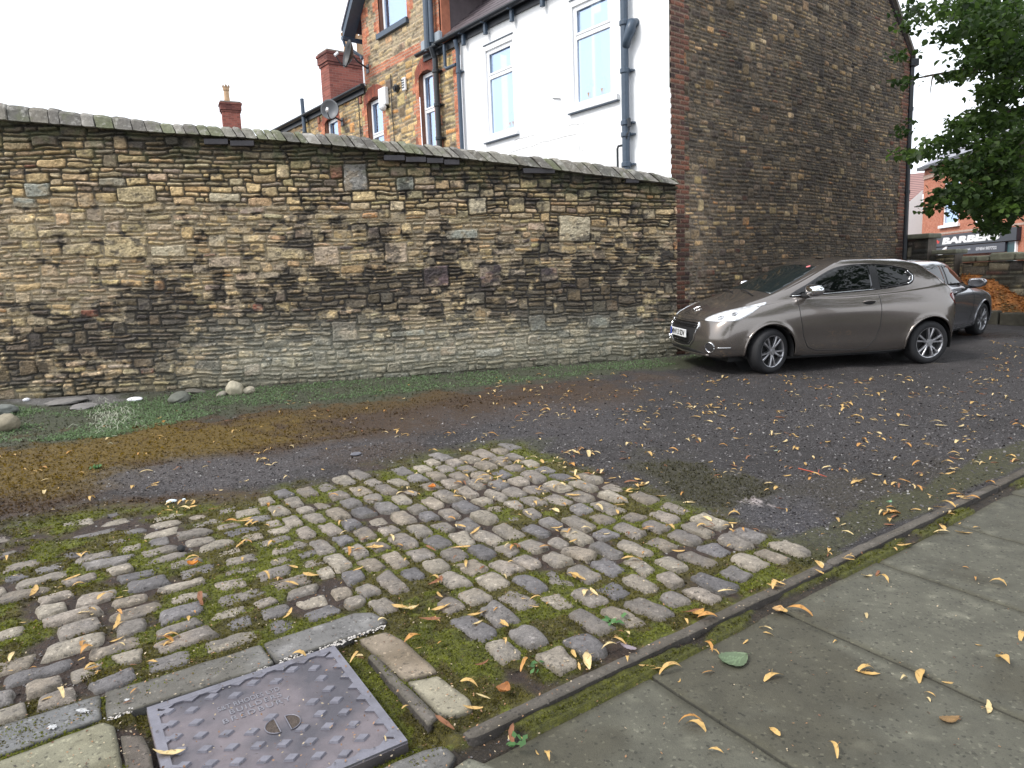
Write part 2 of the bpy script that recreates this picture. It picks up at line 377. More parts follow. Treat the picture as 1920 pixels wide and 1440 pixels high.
        for k in range(NW):
            f = k/(NW-1); sa = s_+g_+(s2-s_-2*g_)*f; e = .010 if k in (0, NW-1) else 0
            row = []
            for (o_, hz) in prof:
                sc = sa+lean*(.5-hz)+(.004*R.uniform(-1, 1))
                sc = min(sc, SW1)
                X, Y, NX, NY = [float(q_) for q_ in wallxy(sc)]
                u0 = float(under(sc)); t0 = float(ctop(sc))
                row.append((X+NX*(o_-e*.8+.005*R.uniform(-1, 1)), Y+NY*(o_-e*.8)-9.8, u0+(t0-u0)*hz-e*(1 if hz > .5 else -.5)+jit*hz+R.uniform(-.003, .003)-.4))
            rows.append(row)
        V = [v_ for r_ in rows for v_ in r_]; m_ = len(prof); Fc = []
        for k in range(NW-1):
            for j in range(m_): Fc.append((k*m_+j, (k+1)*m_+j, (k+1)*m_+(j+1) % m_, k*m_+(j+1) % m_))
        Fc += [tuple(range(m_)), tuple(range((NW-1)*m_+m_-1, (NW-1)*m_-1, -1))]
        cb.add(V, Fc, [c*k0 for c in base]); s_ = s2
    m = MAT['coping']; nn = m.node_tree; bs = nn.nodes['Principled BSDF']; old = bs.inputs['Base Color'].links[0].from_socket
    for (sc_, lo, hi, cc, am) in ((5, .52, .66, (.11, .125, .05, 1), .5), (9, .53, .66, (.50, .48, .44, 1), .62)):
        no = nn.nodes.new('ShaderNodeTexNoise'); no.inputs['Scale'].default_value = sc_; no.inputs['Detail'].default_value = 8; no.inputs['Roughness'].default_value = .7
        tc = nn.nodes.new('ShaderNodeTexCoord'); nn.links.new(tc.outputs['Object'], no.inputs['Vector'])
        mr = nn.nodes.new('ShaderNodeMapRange'); mr.inputs['From Min'].default_value = lo; mr.inputs['From Max'].default_value = hi; mr.inputs['To Max'].default_value = am
        mx = nn.nodes.new('ShaderNodeMix'); mx.data_type = 'RGBA'; mx.inputs['B'].default_value = cc
        nn.links.new(no.outputs['Fac'], mr.inputs['Value']); nn.links.new(mr.outputs['Result'], mx.inputs['Factor']); nn.links.new(old, mx.inputs['A'])
        nn.links.new(mx.outputs['Result'], bs.inputs['Base Color']); old = mx.outputs['Result']
    o = cb.build('coping', m, wall, usecol=True); fix_normals(o)
    # dark engineering bricks and a few packing bricks under the coping
    eb = MB()
    for x0, x1, y in [(385, 430, 268), (434, 478, 271), (719, 758, 298), (760, 797, 301), (799, 829, 303), (831, 859, 306), (978, 1036, 322), (1168, 1192, 340)]:
        a = on_wall(x0, y)[0]; b2 = on_wall(x1, y)[0]; z = on_wall((x0+x1)/2, y)[1]
        V = []
        for ss in (a, b2):
            X, Y, NX, NY = [float(k) for k in wallxy(ss)]
            for o_ in (.0, .10):
                for zz in (z-.035, z+.035): V.append((X+NX*o_, Y+NY*o_-9.8, zz-.4))
        eb.add(V, [(0, 1, 3, 2), (4, 6, 7, 5), (0, 4, 5, 1), (2, 3, 7, 6), (1, 5, 7, 3), (0, 2, 6, 4)])
    eb.build('packing_brick_course', mat('engineering_brick', (.045, .04, .045), .5, vary=.3, bump=.2), wall, bevel=.004)
build_wall()

# ------------------------------------------------------------------ houses
def bhash(r, c):
    q = np.sin(r*12.9898+c*78.233)*43758.5453; return q-np.floor(q)
def brickrow(S, Z, bw=.225, bh=.075, mort=.01):
    r = np.floor(Z/bh).astype(int); off = (r % 2)*bw*.5; c = np.floor((S+off)/bw).astype(int)
    fx = (S+off)-c*bw; fz = Z-r*bh
    d = np.minimum(np.minimum(fx, bw-fx), np.minimum(fz, bh-fz)); p = sst(mort*.35, mort*.9, d)
    h = bhash(r, c)
    return p, h
def brickcol(h, lo=(.13, .045, .03), hi=(.38, .12, .065)):
    return np.asarray(lo)*(1-h[..., None])+np.asarray(hi)*h[..., None]
def HP(t, n, z, ax=FD, nf=-GD):      # facade coordinates: t along, n outward, z up
    return CN+ax*t+nf*n+np.array([0, 0, z])
house = empty('white_rendered_house', tuple(CN), label='end terrace house with white rendered rear and tall dark stone gable wall', cat='house')
def hp(o):
    o.matrix_parent_inverse = Matrix.Translation(-CN) if o.parent else o.matrix_parent_inverse; return o
GL = 8.25
EV_L, EV_R = 5.07+1.75, 4.55+1.75
def gable_top(s):
    # rear eave at s=0, front eave at s=GL; ridge above the middle
    return np.minimum(EV_L+.1+s*.80, EV_R+.05+(GL-s)*.86)
def build_gable():
    dx = .0135; s = np.arange(-.0, GL+dx, dx); z = np.arange(.05, 10.2, dx)
    S, Z = np.meshgrid(s, z, indexing='ij')
    lay = rubble(GL+.3, 10.6, 15, cu=.035, rows=(.038, .075), wr=(3, 7), ph=(.8, .18))
    i, p, R = stonefield(S+.1, Z, lay, 13, warp=.013, gap=.005, edge=.022, rnd=.032)
    n = len(lay[3]); C = pick(n, [12, 12, 8, 12, 8, 12, 14, 3, 11, 2, 9, 1], 6)*np.array((1.08, .88, .72))
    C = C*np.random.default_rng(19).choice([.42, .75, 1.0, 1.25, 1.65], (n, 1), p=[.14, .24, .28, .22, .12]); Rn = np.random.default_rng(18); prot = Rn.uniform(.2, 1, n)
    h = p*(.008+.016*prot[i]+(fbm(S*22, Z*24, 51, 4)-.5)*.024)+(fbm(S*70, Z*70, 52, 2)-.5)*.006+.03*(fbm(S*1.5, Z*1.5, 53, 2)-.5)
    v = .65+.7*fbm(S*13, Z*18, 54, 4); col = C[i]*v[..., None]
    mc = np.array((.15, .125, .095))*(.7+.6*fbm(S*30, Z*30, 55, 3))[..., None]
    tm = p[..., None]; col = col*tm+mc*(1-tm)
    sm = sst(.5, .66, fbm(S*9, Z*12, 56, 4)); col = mixc(col, (.19, .15, .105), sm*.6)
    # brown soot with paler strip beside the quoins low down, dark band at car height
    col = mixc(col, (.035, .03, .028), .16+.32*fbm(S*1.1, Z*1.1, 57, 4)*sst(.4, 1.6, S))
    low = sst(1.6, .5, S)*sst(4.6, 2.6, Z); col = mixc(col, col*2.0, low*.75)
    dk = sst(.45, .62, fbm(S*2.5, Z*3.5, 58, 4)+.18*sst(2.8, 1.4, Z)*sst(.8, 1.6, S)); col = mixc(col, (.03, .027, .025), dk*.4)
    # brick quoins: alternating long and short
    r = np.floor(Z/.225).astype(int); bw = np.where(r % 2 == 0, .335, .45)
    bp, bh = brickrow(S+.0, Z, .225, .075, .012)
    bc = brickcol(np.clip(bh, 0, 1), (.065, .04, .036), (.26, .10, .06))*(.75+.5*fbm(S*30, Z*30, 61, 3))[..., None]
    bc = bc*bp[..., None]+np.array((.30, .24, .18))*(1-bp)[..., None]
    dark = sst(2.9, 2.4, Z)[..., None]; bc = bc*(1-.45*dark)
    isb = (S < bw) | (S > GL-bw*.7)
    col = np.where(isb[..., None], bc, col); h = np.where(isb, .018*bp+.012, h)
    P = CN+GD*S[..., None]+(-FD)*h[..., None]; P[..., 2] = Z
    keep = Z < gable_top(S); kq = keep[:-1, :-1] & keep[1:, 1:]
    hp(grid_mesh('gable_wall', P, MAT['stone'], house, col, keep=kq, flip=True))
build_gable()
# white rendered rear wall with two window openings (facade coordinates)
def holed_wall(name, holes, L, z0, z1, mat_, parent, nrm0=0.0, rev=.09, tf=HP, t0=0.0):
    ts = sorted({t0, L, *[h[0] for h in holes], *[h[1] for h in holes]}); zs = sorted({z0, z1, *[h[2] for h in holes], *[h[3] for h in holes]})
    V = []; Fc = []
    def q(*p): k = len(V); V.extend(p); Fc.append((k, k+1, k+2, k+3))
    for a, b in zip(ts[:-1], ts[1:]):
        for c, d in zip(zs[:-1], zs[1:]):
            if any(h[0] <= a < h[1] and h[2] <= c < h[3] for h in holes): continue
            q(tf(a, nrm0, c), tf(a, nrm0, d), tf(b, nrm0, d), tf(b, nrm0, c))
    for h in holes:
        a, b, c, d = h[:4]
        q(tf(a, nrm0, c), tf(b, nrm0, c), tf(b, nrm0-rev, c), tf(a, nrm0-rev, c)); q(tf(a, nrm0, d), tf(a, nrm0-rev, d), tf(b, nrm0-rev, d), tf(b, nrm0, d))
        q(tf(a, nrm0, c), tf(a, nrm0-rev, c), tf(a, nrm0-rev, d), tf(a, nrm0, d)); q(tf(b, nrm0, c), tf(b, nrm0, d), tf(b, nrm0-rev, d), tf(b, nrm0-rev, c))
    o = mk(name, V, Fc, mat_, parent); return o
def glassmat(name, base, rough=.08):
    m = mat(name, base, rough, spec=.9); return m
MAT['glass'] = glassmat('window_glass', (.13, .17, .22), .06)
MAT['net'] = mat('net_curtain', (.72, .76, .80), .8, vary=.12, vscale=9)
MAT['room'] = mat('room_wall_paint', (.42, .5, .62), .9)
def clear_glass(name, tint=(.9, .95, 1.0)):
    m = bpy.data.materials.new(name); m.use_nodes = True; n = m.node_tree; n.nodes.clear()
    g = n.nodes.new('ShaderNodeBsdfGlossy'); g.inputs['Roughness'].default_value = .02
    t = n.nodes.new('ShaderNodeBsdfTransparent'); t.inputs['Color'].default_value = (*tint, 1)
    mx = n.nodes.new('ShaderNodeMixShader'); fr = n.nodes.new('ShaderNodeValue'); fr.outputs[0].default_value = .62; g.inputs['Color'].default_value = (.62, .74, .92, 1)
    o = n.nodes.new('ShaderNodeOutputMaterial')
    n.links.new(fr.outputs[0], mx.inputs[0]); n.links.new(t.outputs[0], mx.inputs[1]); n.links.new(g.outputs[0], mx.inputs[2]); n.links.new(mx.outputs[0], o.inputs[0]); return m
MAT['pane'] = clear_glass('clear_pane')
def window(parent, t0, t1, z0, z1, n0, top=.3, label=None, curtains='net', frame_w=.07, tf=HP, pot=False, ph=hp):
    """uPVC window: outer frame, transom, opening light above, pane below; frame > pane, curtain"""
    f = MB(); fr = lambda a, b, c: tf(a, b, c)
    d0, d1 = n0-.06, n0
    f.box((t0, d0, z0), (t0+frame_w, d1, z1), fr); f.box((t1-frame_w, d0, z0), (t1, d1, z1), fr)
    f.box((t0+frame_w, d0, z0), (t1-frame_w, d1-.002, z0+frame_w), fr); f.box((t0+frame_w, d0, z1-frame_w), (t1-frame_w, d1-.002, z1), fr)
    zt = z1-(z1-z0)*top
    if top: f.box((t0+frame_w, d0, zt-.04), (t1-frame_w, d1-.001, zt+.04), fr)
    if top:      # sash of the opening light, slightly proud
        for (a, b, c, d) in ((t0+.05, t0+.095, zt+.03, z1-.045), (t1-.095, t1-.05, zt+.03, z1-.045)): f.box((a, d1-.01, c), (b, d1+.014, d), fr)
        f.box((t0+.095, d1-.01, zt+.03), (t1-.095, d1+.012, zt+.072), fr); f.box((t0+.095, d1-.01, z1-.088), (t1-.095, d1+.012, z1-.045), fr)
    W_ = ph(f.build('window', MAT['upvc'], parent, bevel=.006))
    if label: W_['label'] = label
    g = MB(); g.box((t0+frame_w-.01, d0+.015, z0+frame_w-.01), (t1-frame_w+.01, d0+.03, z1-frame_w+.01), fr)
    gg = g.build('pane', MAT['pane'], W_)
    c = MB(); m_ = 24
    cur = [(t0+frame_w, t0+frame_w+(t1-t0)*.30), (t1-frame_w-(t1-t0)*.30, t1-frame_w)] if curtains == 'sides' else [(t0+frame_w, t1-frame_w)]
    for a, b in cur:
        V = []; nn_ = 26
        for k in range(nn_+1):
            tt = a+(b-a)*k/nn_; off = -.085+.010*math.sin(k*1.7)
            V += [tf(tt, n0+off, z0+.05), tf(tt, n0+off, z1-.05)]
        c.add(V, [(2*k, 2*k+2, 2*k+3, 2*k+1) for k in range(nn_)])
    c.build('curtain', MAT['net'], W_, smooth=True)
    r = MB(); r.box((t0+.01, n0-.6, z0+.01), (t1-.01, n0-.5, z1-.01), fr); r.build('room_wall', MAT['room'], W_)
    return W_
E_ = 1.75
w1 = (3.74, 4.60, 2.89+E_, 4.55+E_); w2 = (1.18, 2.10, 2.97+E_, 4.62+E_)
hp(holed_wall('rendered_wall', [w2, w1], 5.46, .1, EV_L+.02, MAT['render'], house))
window(house, w1[0], w1[1], w1[2], w1[3], -.035, .31, 'white window with net curtain nearer the black downpipe', 'sides')
window(house, w2[0], w2[1], w2[2], w2[3], -.035, .31, 'white window with flowers on its inner sill', 'sides')
for (a, b, z) in ((w1[0]-.12, w1[1]+.1, w1[2]), (w2[0]-.16, w2[1]+.1, w2[2])):
    m_ = MB(); m_.box((a, .0, z-.10), (b, .07, z-.005), HP); hp(m_.build('window_sill', MAT['render'], house, bevel=.006))
    m_ = MB(); m_.box((a, .0, z-.118), (b, .062, z-.102), HP); hp(m_.build('sill_underside', MAT['bluegrey'], house))
for wv in (w1, w2):     # thin dark drip bead above each window
    m_ = MB(); m_.box((wv[0]-.03, .0, wv[3]+.10), (wv[1]+.05, .02, wv[3]+.114), HP); hp(m_.build('drip_bead', MAT['bluegrey'], house))
# flower pots inside the windows
for wv, ts_ in ((w1, (.14, .24)), (w2, (.3, .62))):
    for tq in ts_:
        fl = MB(); R = random.Random(int(tq*100)); t_ = wv[0]+tq; b_ = wv[2]+.09
        pt_ = MB(); pt_.tube([HP(t_, -.1, b_-.02), HP(t_, -.1, b_+.1)], [.03, .045], 8)
        for k in range(26):
            p0 = np.array(HP(t_+R.uniform(-.09, .09), -.1+R.uniform(-.008, .008), b_+.12+R.uniform(-.02, .17))); a = R.uniform(0, 6)
            e1 = FD*.03*math.cos(a)+np.array([0, 0, .03*math.sin(a)]); e2 = -FD*.02*math.sin(a)+np.array([0, 0, .02*math.cos(a)])
            fl.add([p0-e1, p0+e2, p0+e1, p0-e2], [(0, 1, 2, 3)])
        o = empty('flower_pot', tuple(HP(t_, -.1, b_-.02))); q_ = fl.build('flowers', mat('flower', R.choice([(.6, .6, .5), (.25, .35, .1), (.5, .45, .2)]), .7), o); q_.matrix_parent_inverse = Matrix.Translation(-Vector(o.location)); q_ = pt_.build('pot', MAT['clay'], o); q_.matrix_parent_inverse = Matrix.Translation(-Vector(o.location)); tag(o, ('pale flowers' if tq in (.14, .3) else 'leafy plant')+' in a pot standing inside the '+('left' if wv is w1 else 'right')+' white wall window', 'flower pot')
# gutter, brackets, slate roof
def gutter(parent, t0, t1, z, n0=.10, r=.062, ph=hp, mat_=None):
    V = []; Fc = []; k = 9
    for t in (t0, t1):
        for j in range(k):
            a = PI+PI*j/(k-1); V.append(HP(t, n0+.065+r*math.cos(a), z+r*math.sin(a)))
        for j in range(k):
            a = 2*PI-PI*j/(k-1); V.append(HP(t, n0+.065+(r-.008)*math.cos(a), z+(r-.008)*math.sin(a)))
    m_ = 2*k
    for j in range(m_): Fc.append((j, (j+1) % m_, m_+(j+1) % m_, m_+j))
    Fc += [tuple(range(k)), tuple(range(m_+k-1, m_-1, -1))]
    o = mk('gutter', V, Fc, mat_ or MAT['black'], parent); fix_normals(o); return ph(o)
gutter(house, -.05, 6.1, EV_L+.02)
fb = MB(); fb.box((-.05, .002, EV_L-.14), (5.46, .05, EV_L+.03), HP); hp(fb.build('fascia', MAT['black'], house))
for t in (.5, 1.6, 2.75, 3.62, 4.45, 5.2):
    b = MB(); b.box((t-.035, .05, EV_L-.26), (t+.035, .12, EV_L-.05), HP); b.box((t-.03, .05, EV_L-.05), (t+.03, .2, EV_L-.035), HP); hp(b.build('bracket', MAT['bluegrey'], house, bevel=.02, seg=3))
def slate_roof(name, t0, t1, z0, n0, run, rise, parent, ph=hp, col=((.07, .055, .06), (.115, .09, .10)), sx=.28, sy=.24, ax=None):
    dt = .035; ts = np.arange(t0, t1+dt, dt); q = np.linspace(0, 1, int(math.hypot(run, rise)/.03))
    T, Q = np.meshgrid(ts, q, indexing='ij'); d = Q*math.hypot(run, rise)
    r = np.floor(d/sy).astype(int); fz = d-r*sy; c = np.floor((T+(r % 2)*sx*.5)/sx).astype(int); fx = (T+(r % 2)*sx*.5)-c*sx
    hh = bhash(r, c)
    up = .018*(1-fz/sy)+.004*hh
    cc = np.array(col[0])*(1-hh[..., None])+np.array(col[1])*hh[..., None]
    ed = ((fx < .03) | (fz > sy-.035))[..., None]; cc = np.where(ed, cc*.45, cc)*(.8+.4*fbm(T*3, d*3, 77, 3))[..., None]
    L_ = math.hypot(run, rise); nn_ = (rise/L_, run/L_)
    P = CN+FD*T[..., None]+(-GD)*(n0-run*Q+up*nn_[0])[..., None]; P[..., 2] = z0+rise*Q+up*nn_[1]
    return ph(grid_mesh(name, P, MAT['slate'], parent, cc, smooth=False))
slate_roof('roof', -.04, 6.1, EV_L+.03, .14, 4.3, 4.3*.82, house)
# front slope of the roof and a ridge (seen only from the side)
fv = [HP(-.04, -4.1, EV_L+3.42), HP(6.1, -4.1, EV_L+3.42), HP(6.1, -GL-.2, EV_R-.05), HP(-.04, -GL-.2, EV_R-.05)]
hp(mk('front_roof', fv+[v-np.array([0, 0, .08]) for v in fv], [(0, 1, 2, 3), (7, 6, 5, 4), (0, 4, 5, 1), (1, 5, 6, 2), (2, 6, 7, 3), (3, 7, 4, 0)], mat('front_slates', (.09, .075, .08), .6, vary=.3), house))
# stone verge capping the gable
for (a, b) in (((-.1, EV_L+.05), (4.12, EV_L+3.42)), ((4.12, EV_L+3.42), (GL+.12, EV_R-.02))):
    v = []
    for s_, z_ in (a, b):
        for o_ in (-.06, .1):
            for h_ in (.0, .1):
                p = CN+GD*s_-FD*o_; p = p.copy(); p[2] = z_+h_; v.append(p)
    hp(mk('verge', v, [(0, 1, 3, 2), (4, 6, 7, 5), (0, 4, 5, 1), (2, 3, 7, 6), (1, 5, 7, 3), (0, 2, 6, 4)], mat('verge_stone', (.16, .14, .12), vary=.3, bump=.4), house))
def pipe(name, pts, r, m_, parent, collars=(), ph=hp):
    b = MB(); b.tube([HP(*p) for p in pts], r, 12)
    for (t, n, z) in collars: b.tube([HP(t, n, z-.045), HP(t, n, z-.03), HP(t, n, z+.03), HP(t, n, z+.045)], [r, r*1.3, r*1.3, r], 12); b.box((t-r*1.9, .0, z-.012), (t+r*1.9, n-r*.5, z+.012), HP)
    return ph(b.build(name, m_, parent, smooth=False))
pt = .80
pipe('soil_pipe', [(pt, .11, .6), (pt, .11, 6.2), (pt-.02, .11, 6.4), (pt, .11, 8.2)], .062, MAT['bluegrey'], house, [(pt, .11, 5.72), (pt, .11, 5.0), (pt, .11, 4.2), (pt, .11, 4.02), (pt, .11, 3.55)])
b = MB(); b.tube([HP(pt-.02, .11, 5.35), HP(pt-.07, .12, 5.47), HP(pt-.14, .12, 5.58), HP(pt-.15, .1, 5.68), HP(pt-.15, .0, 5.7)], [.062, .07, .085, .08, .07], 12); hp(b.build('pipe_branch', MAT['bluegrey'], house, smooth=True))
b = MB(); b.tube([HP(pt+.0, .12, 4.22), HP(pt-.1, .14, 4.24), HP(pt-.1, .14, 4.12)], .03, 8)
for k in range(9):
    a = k*.7; b.tube([HP(pt-.08+.03*math.cos(a), .15+.02*math.sin(a), 3.95+.03*k), HP(pt-.08+.03*math.cos(a+1), .15+.02*math.sin(a+1), 3.97+.03*k)], .012, 5)
hp(b.build('cable_knot', MAT['black'], house))
b = MB(); b.tube([HP(pt+.06, .13, 3.86), HP(pt+.14, .14, 3.86), HP(pt+.16, .14, 3.82), HP(pt+.16, .14, 3.48), HP(pt+.14, .14, 3.44), HP(pt+.06, .13, 3.44)], .019, 8); hp(b.build('pipe_handle', MAT['black'], house))
pipe('downpipe', [(5.42, .09, .8), (5.42, .09, 6.5), (5.42, .14, 6.72)], .045, MAT['bluegrey'], house, [(5.42, .09, 6.1)])
# crack lines and a small cable on the render
b = MB()
R = random.Random(5)
for (px0, py0, px1, py1) in ((958, 286, 1010, 270), (1012, 268, 1082, 250), (965, 263, 1003, 252), (1058, 236, 1096, 232), (1085, 262, 1088, 290), (1090, 280, 1096, 286)):
    d0 = ray(px0, py0); d1 = ray(px1, py1); n_ = -GD
    a = d0*((CN@n_)/(d0@n_)); c = d1*((CN@n_)/(d1@n_))
    pts = [a+(c-a)*k/8+np.array([0, 0, EYE+R.uniform(-.01, .01)])+n_*.003 for k in range(9)]
    b.tube(pts, .004, 4)
hp(b.build('render_crack', mat('crack', (.35, .34, .33)), house))
b = MB(); b.tube([HP(2.62, .02, 4.98), HP(2.42, .02, 4.93)], .008, 5); hp(b.build('loose_cable', MAT['black'], house))
# gable corner downpipe (black) at the street end
b = MB(); g0 = CN+GD*(GL+.06)-FD*.05
b.tube([(g0[0], g0[1], z) for z in (.5, 2, 4, 6.2)], .055, 10); b.box((g0[0]-.07, g0[1]-.10, 6.1), (g0[0]+.10, g0[1]+.10, 6.25))
for z in (1.6, 3.4, 5.2): b.tube([(g0[0], g0[1], z-.04), (g0[0], g0[1], z+.04)], .068, 10)
hp(b.build('downpipe', MAT['black'], house))
# house volume behind (front wall and inner party side)
b = MB(); b.box((.25, -GL+.02, .1), (5.4, -GL+.25, EV_R), HP); hp(b.build('front_wall', mat('front_wall', (.25, .2, .14), vary=.3, bump=.4), house))
# ------------------------------------------------------------------ brown stone terrace beyond the white house
def on_fac(px, py, n=0.0):
    """pixel -> (t, z) on the facade plane pushed out by n"""
    nf = -GD; d = ray(px, py); p0 = CN+nf*n
    k = (p0@nf)/(d@nf); p = d*k; return float((p-CN)@FD), float(p[2]+EYE)
terr = empty('stone_terrace_house', tuple(CN+FD*8), label='sandstone terrace house with red brick trim and a gabled attic rising above the gutter', cat='house')
def tp(o):
    if o.parent is terr: o.matrix_parent_inverse = Matrix.Translation(-Vector(terr.location))
    return o
EV = 5.05+E_; T0, T1 = 5.465, 17.5
DL, DR, DE = 9.62, 6.12, 8.45; DC = (DL+DR)/2
aw = (7.45, 8.72, 6.02+E_, 7.9+E_)
W = [(6.36, 7.16, 2.3+E_, 4.52+E_), (8.86, 9.62, 2.1+E_, 3.95+E_-.0), (11.35, 12.1, 2.0+E_, 3.95+E_)]
_a = on_fac(787, 158); _b = on_fac(818, 140); W[0] = (_b[0]+.12, _a[0], 2.3+E_, _a[1]+.12)
_a = on_fac(690, 205); _b = on_fac(717, 192); W[1] = (_b[0], _a[0], 2.1+E_, _a[1]+.1)
_a = on_fac(611, 240); _b = on_fac(634, 229); W[2] = (_b[0], _a[0], 2.0+E_, _a[1]+.1)
W.append(aw)
def build_terrace():
    dx = .024; s = np.arange(T0, T1, dx); z = np.arange(.4, DE+2.2, dx); S, Z = np.meshgrid(s, z, indexing='ij')
    lay = rubble(T1-T0+.3, 11, 25, cu=.05, rows=(.05, .12), wr=(3, 8), ph=(.66, .28))
    i, p, R = stonefield(S-T0+.1, Z, lay, 23, warp=.02, gap=.008, edge=.02)
    n = len(lay[3]); C = pick(n, [16, 12, 18, 6, 16, 5, 6, 4, 4, 10, 2, 2], 9)*np.array((1.3, 1.12, .85))
    Rn = np.random.default_rng(3); prot = Rn.uniform(.2, 1, n)
    h = p*(.01+.02*prot[i]); v = .7+.6*fbm(S*12, Z*24, 64, 4); col = C[i]*v[..., None]
    col = col*p[..., None]+np.array((.27, .23, .17))*(1-p[..., None])
    at = (Z > EV+.15) & (S > DR) & (S < DL); col = np.where(at[..., None], mixc(col, (.46, .38, .27), np.full_like(S, .5)), col)
    dk = sst(.6, .72, fbm(S*5, Z*9, 65, 4)); col = mixc(col, (.045, .04, .035), dk*.6)
    br = np.zeros_like(S, bool)
    q = np.where(np.floor(Z/.225).astype(int) % 2 == 0, .23, .345)
    for a, b, c, d in W: br |= (((S > a-q+.06) & (S < a)) | ((S > b) & (S < b+q-.06))) & (Z > c-.05) & (Z < d+.05)
    br |= (Z > EV+.1) & (Z < EV+.31) & (S < DL-.05) & (S > DR+.5)
    br |= ((S > DL-q) & (S < DL) | (S < DR+q*1.1) & (S > DR)) & (Z > EV)
    br |= (S < T0+.25) & (Z < EV-.2)
    bp, bh = brickrow(S, Z); bc = brickcol(bh, (.34, .11, .06), (.62, .24, .13))*(.8+.4*fbm(S*20, Z*20, 66, 3))[..., None]; bc = bc*bp[..., None]+np.array((.38, .27, .2))*(1-bp[..., None])
    col = np.where(br[..., None], bc, col); h = np.where(br, .02+.006*bp, h)
    arch = np.zeros_like(S, bool); opening = np.zeros_like(S, bool)
    for a, b, c, d in W[:3]:
        m_ = (a+b)/2; rise = .10; crown = d+rise*(1-((S-m_)/((b-a)/2))**2)
        arch |= (S > a-.16) & (S < b+.16) & (Z > crown-.0) & (Z < crown+.31)
        opening |= (S > a) & (S < b) & (Z > c) & (Z < crown)
    a, b, c, d = W[3]; opening |= (S > a) & (S < b) & (Z > c) & (Z < d)
    ap = sst(.003, .012, np.abs(((S*1.0+(Z-5)*.05) % .078)-.039)); ac = brickcol(bhash(np.floor((S+(Z-5)*.05)/.078), S*0), (.20, .05, .035), (.33, .09, .05))
    ac = ac*ap[..., None]+np.array((.13, .07, .05))*(1-ap[..., None]); col = np.where(arch[..., None], ac, col); h = np.where(arch, .026, h)
    P = CN+FD*S[..., None]+(-GD)*h[..., None]; P[..., 2] = Z
    top = np.where((S > DR) & (S < DL), DE+(1-np.abs(S-DC)/((DL-DR)/2))*1.9, EV)
    keep = (Z < top) & ~opening; kq = keep[:-1, :-1] & keep[1:, 1:] & keep[1:, :-1] & keep[:-1, 1:]
    o = grid_mesh('stone_wall', P, MAT['stone'], terr, col, keep=kq, smooth=False, flip=False); tp(o)
build_terrace()
REV = mat('reveal', (.2, .09, .06), vary=.3)
for a, b, c, d in W:      # window reveals
    rv = MB(); rv.box((a-.02, -.2, c-.02), (a+.0, -.002, d+.1), HP); rv.box((b, -.2, c-.02), (b+.02, -.002, d+.1), HP); rv.box((a, -.2, d+.1), (b, -.004, d+.12), HP)
    tp(rv.build('window_reveal', REV, terr))
for k, (a, b, c, d) in enumerate(W):
    window(terr, a, b, c+.02, d+(.08 if k < 3 else -.01), -.09, .34 if k < 3 else 0, ['tall white window between the two downpipes', 'white window under the white alarm box', 'arched white window partly hidden by the boundary wall', 'attic window above a dark painted sill'][k], ph=tp)
m_ = MB(); m_.box((aw[0]-.06, .0, aw[2]-.13), (aw[1]+.1, .09, aw[2]), HP); tp(m_.build('window_sill', MAT['bluegrey'], terr, bevel=.008))
# gutter of the terrace, roof slopes
gutter(terr, 9.5, T1, EV-.03, ph=tp); gutter(terr, 6.05, 6.9, EV+.0, ph=tp)
fb = MB(); fb.box((DL+.02, .03, EV-.2), (T1, .07, EV+.0), HP); fb.box((5.47, .03, EV-.16), (6.8, .06, EV+.01), HP); tp(fb.build('fascia', MAT['black'], terr))
slate_roof('roof', DL-.0, T1, EV+.0, .14, 4.0, 1.0, terr, ph=tp, col=((.13, .14, .17), (.20, .21, .25)))
# attic gable: bargeboards, roof planes, return wall
hw = (DL-DR)/2
for sgn, nm in ((1, 'bargeboard'), (-1, 'bargeboard')):
    v = []
    for (f, oz) in ((1.24, 0), (0, 0)):
        t = DC+sgn*hw*f; z_ = DE+(1-f)*1.9
        for n_ in (.03, .34):
            for hh in (-.02, .19): v.append(HP(t, n_, z_+hh))
    o = mk(nm, v, [(0, 1, 3, 2), (4, 6, 7, 5), (0, 4, 5, 1), (2, 3, 7, 6), (1, 5, 7, 3), (0, 2, 6, 4)], MAT['bluegrey'], terr); tp(fix_normals(o))
    v = [HP(DC+sgn*hw*1.26, .36, DE-.26*1.9+.20), HP(DC, .36, DE+2.09), HP(DC, -3.6, DE+2.09), HP(DC+sgn*hw*1.26, -3.6, DE-.26*1.9+.20)]
    o = mk('attic_roof', v+[q+np.array([0, 0, .07]) for q in v], [(0, 1, 2, 3), (7, 6, 5, 4), (0, 4, 5, 1), (1, 5, 6, 2), (2, 6, 7, 3), (3, 7, 4, 0)], mat('attic_slates', (.11, .1, .12), .6, vary=.3), terr); tp(fix_normals(o))
b = MB()
z0 = DE-.24*1.9-.02; b.tube([HP(DL+.42, .37, z0+.0), HP(DL+.42, -2.4, z0)], .06, 8); b.tube([HP(DL+.42, .34, z0-.02), HP(DL+.42, .30, z0-.16), HP(DL+.1, .05, z0-.46), HP(DL+.02, .05, z0-.55)], .036, 8)
tp(b.build('attic_gutter', MAT['bluegrey'], terr))
CK = mat('cheek_brick', (.38, .14, .08), vary=.3, bump=.3)
b = MB(); b.box((DR-.0, -2.6, EV+.1), (DR+.03, -.03, DE+.2), HP); tp(b.build('attic_cheek', mat('cheek_slate', (.085, .065, .07), .6, vary=.3, vscale=5, bump=.3, bscale=12), terr))
b = MB(); b.box((DR-.04, -.22, EV+.1), (DR-.002, -.0, DE+.2), HP); tp(b.build('attic_corner', CK, terr))
b = MB(); b.box((DL-.03, -2.6, EV-.1), (DL, -.03, DE+.2), HP); tp(b.build('attic_cheek', CK, terr))
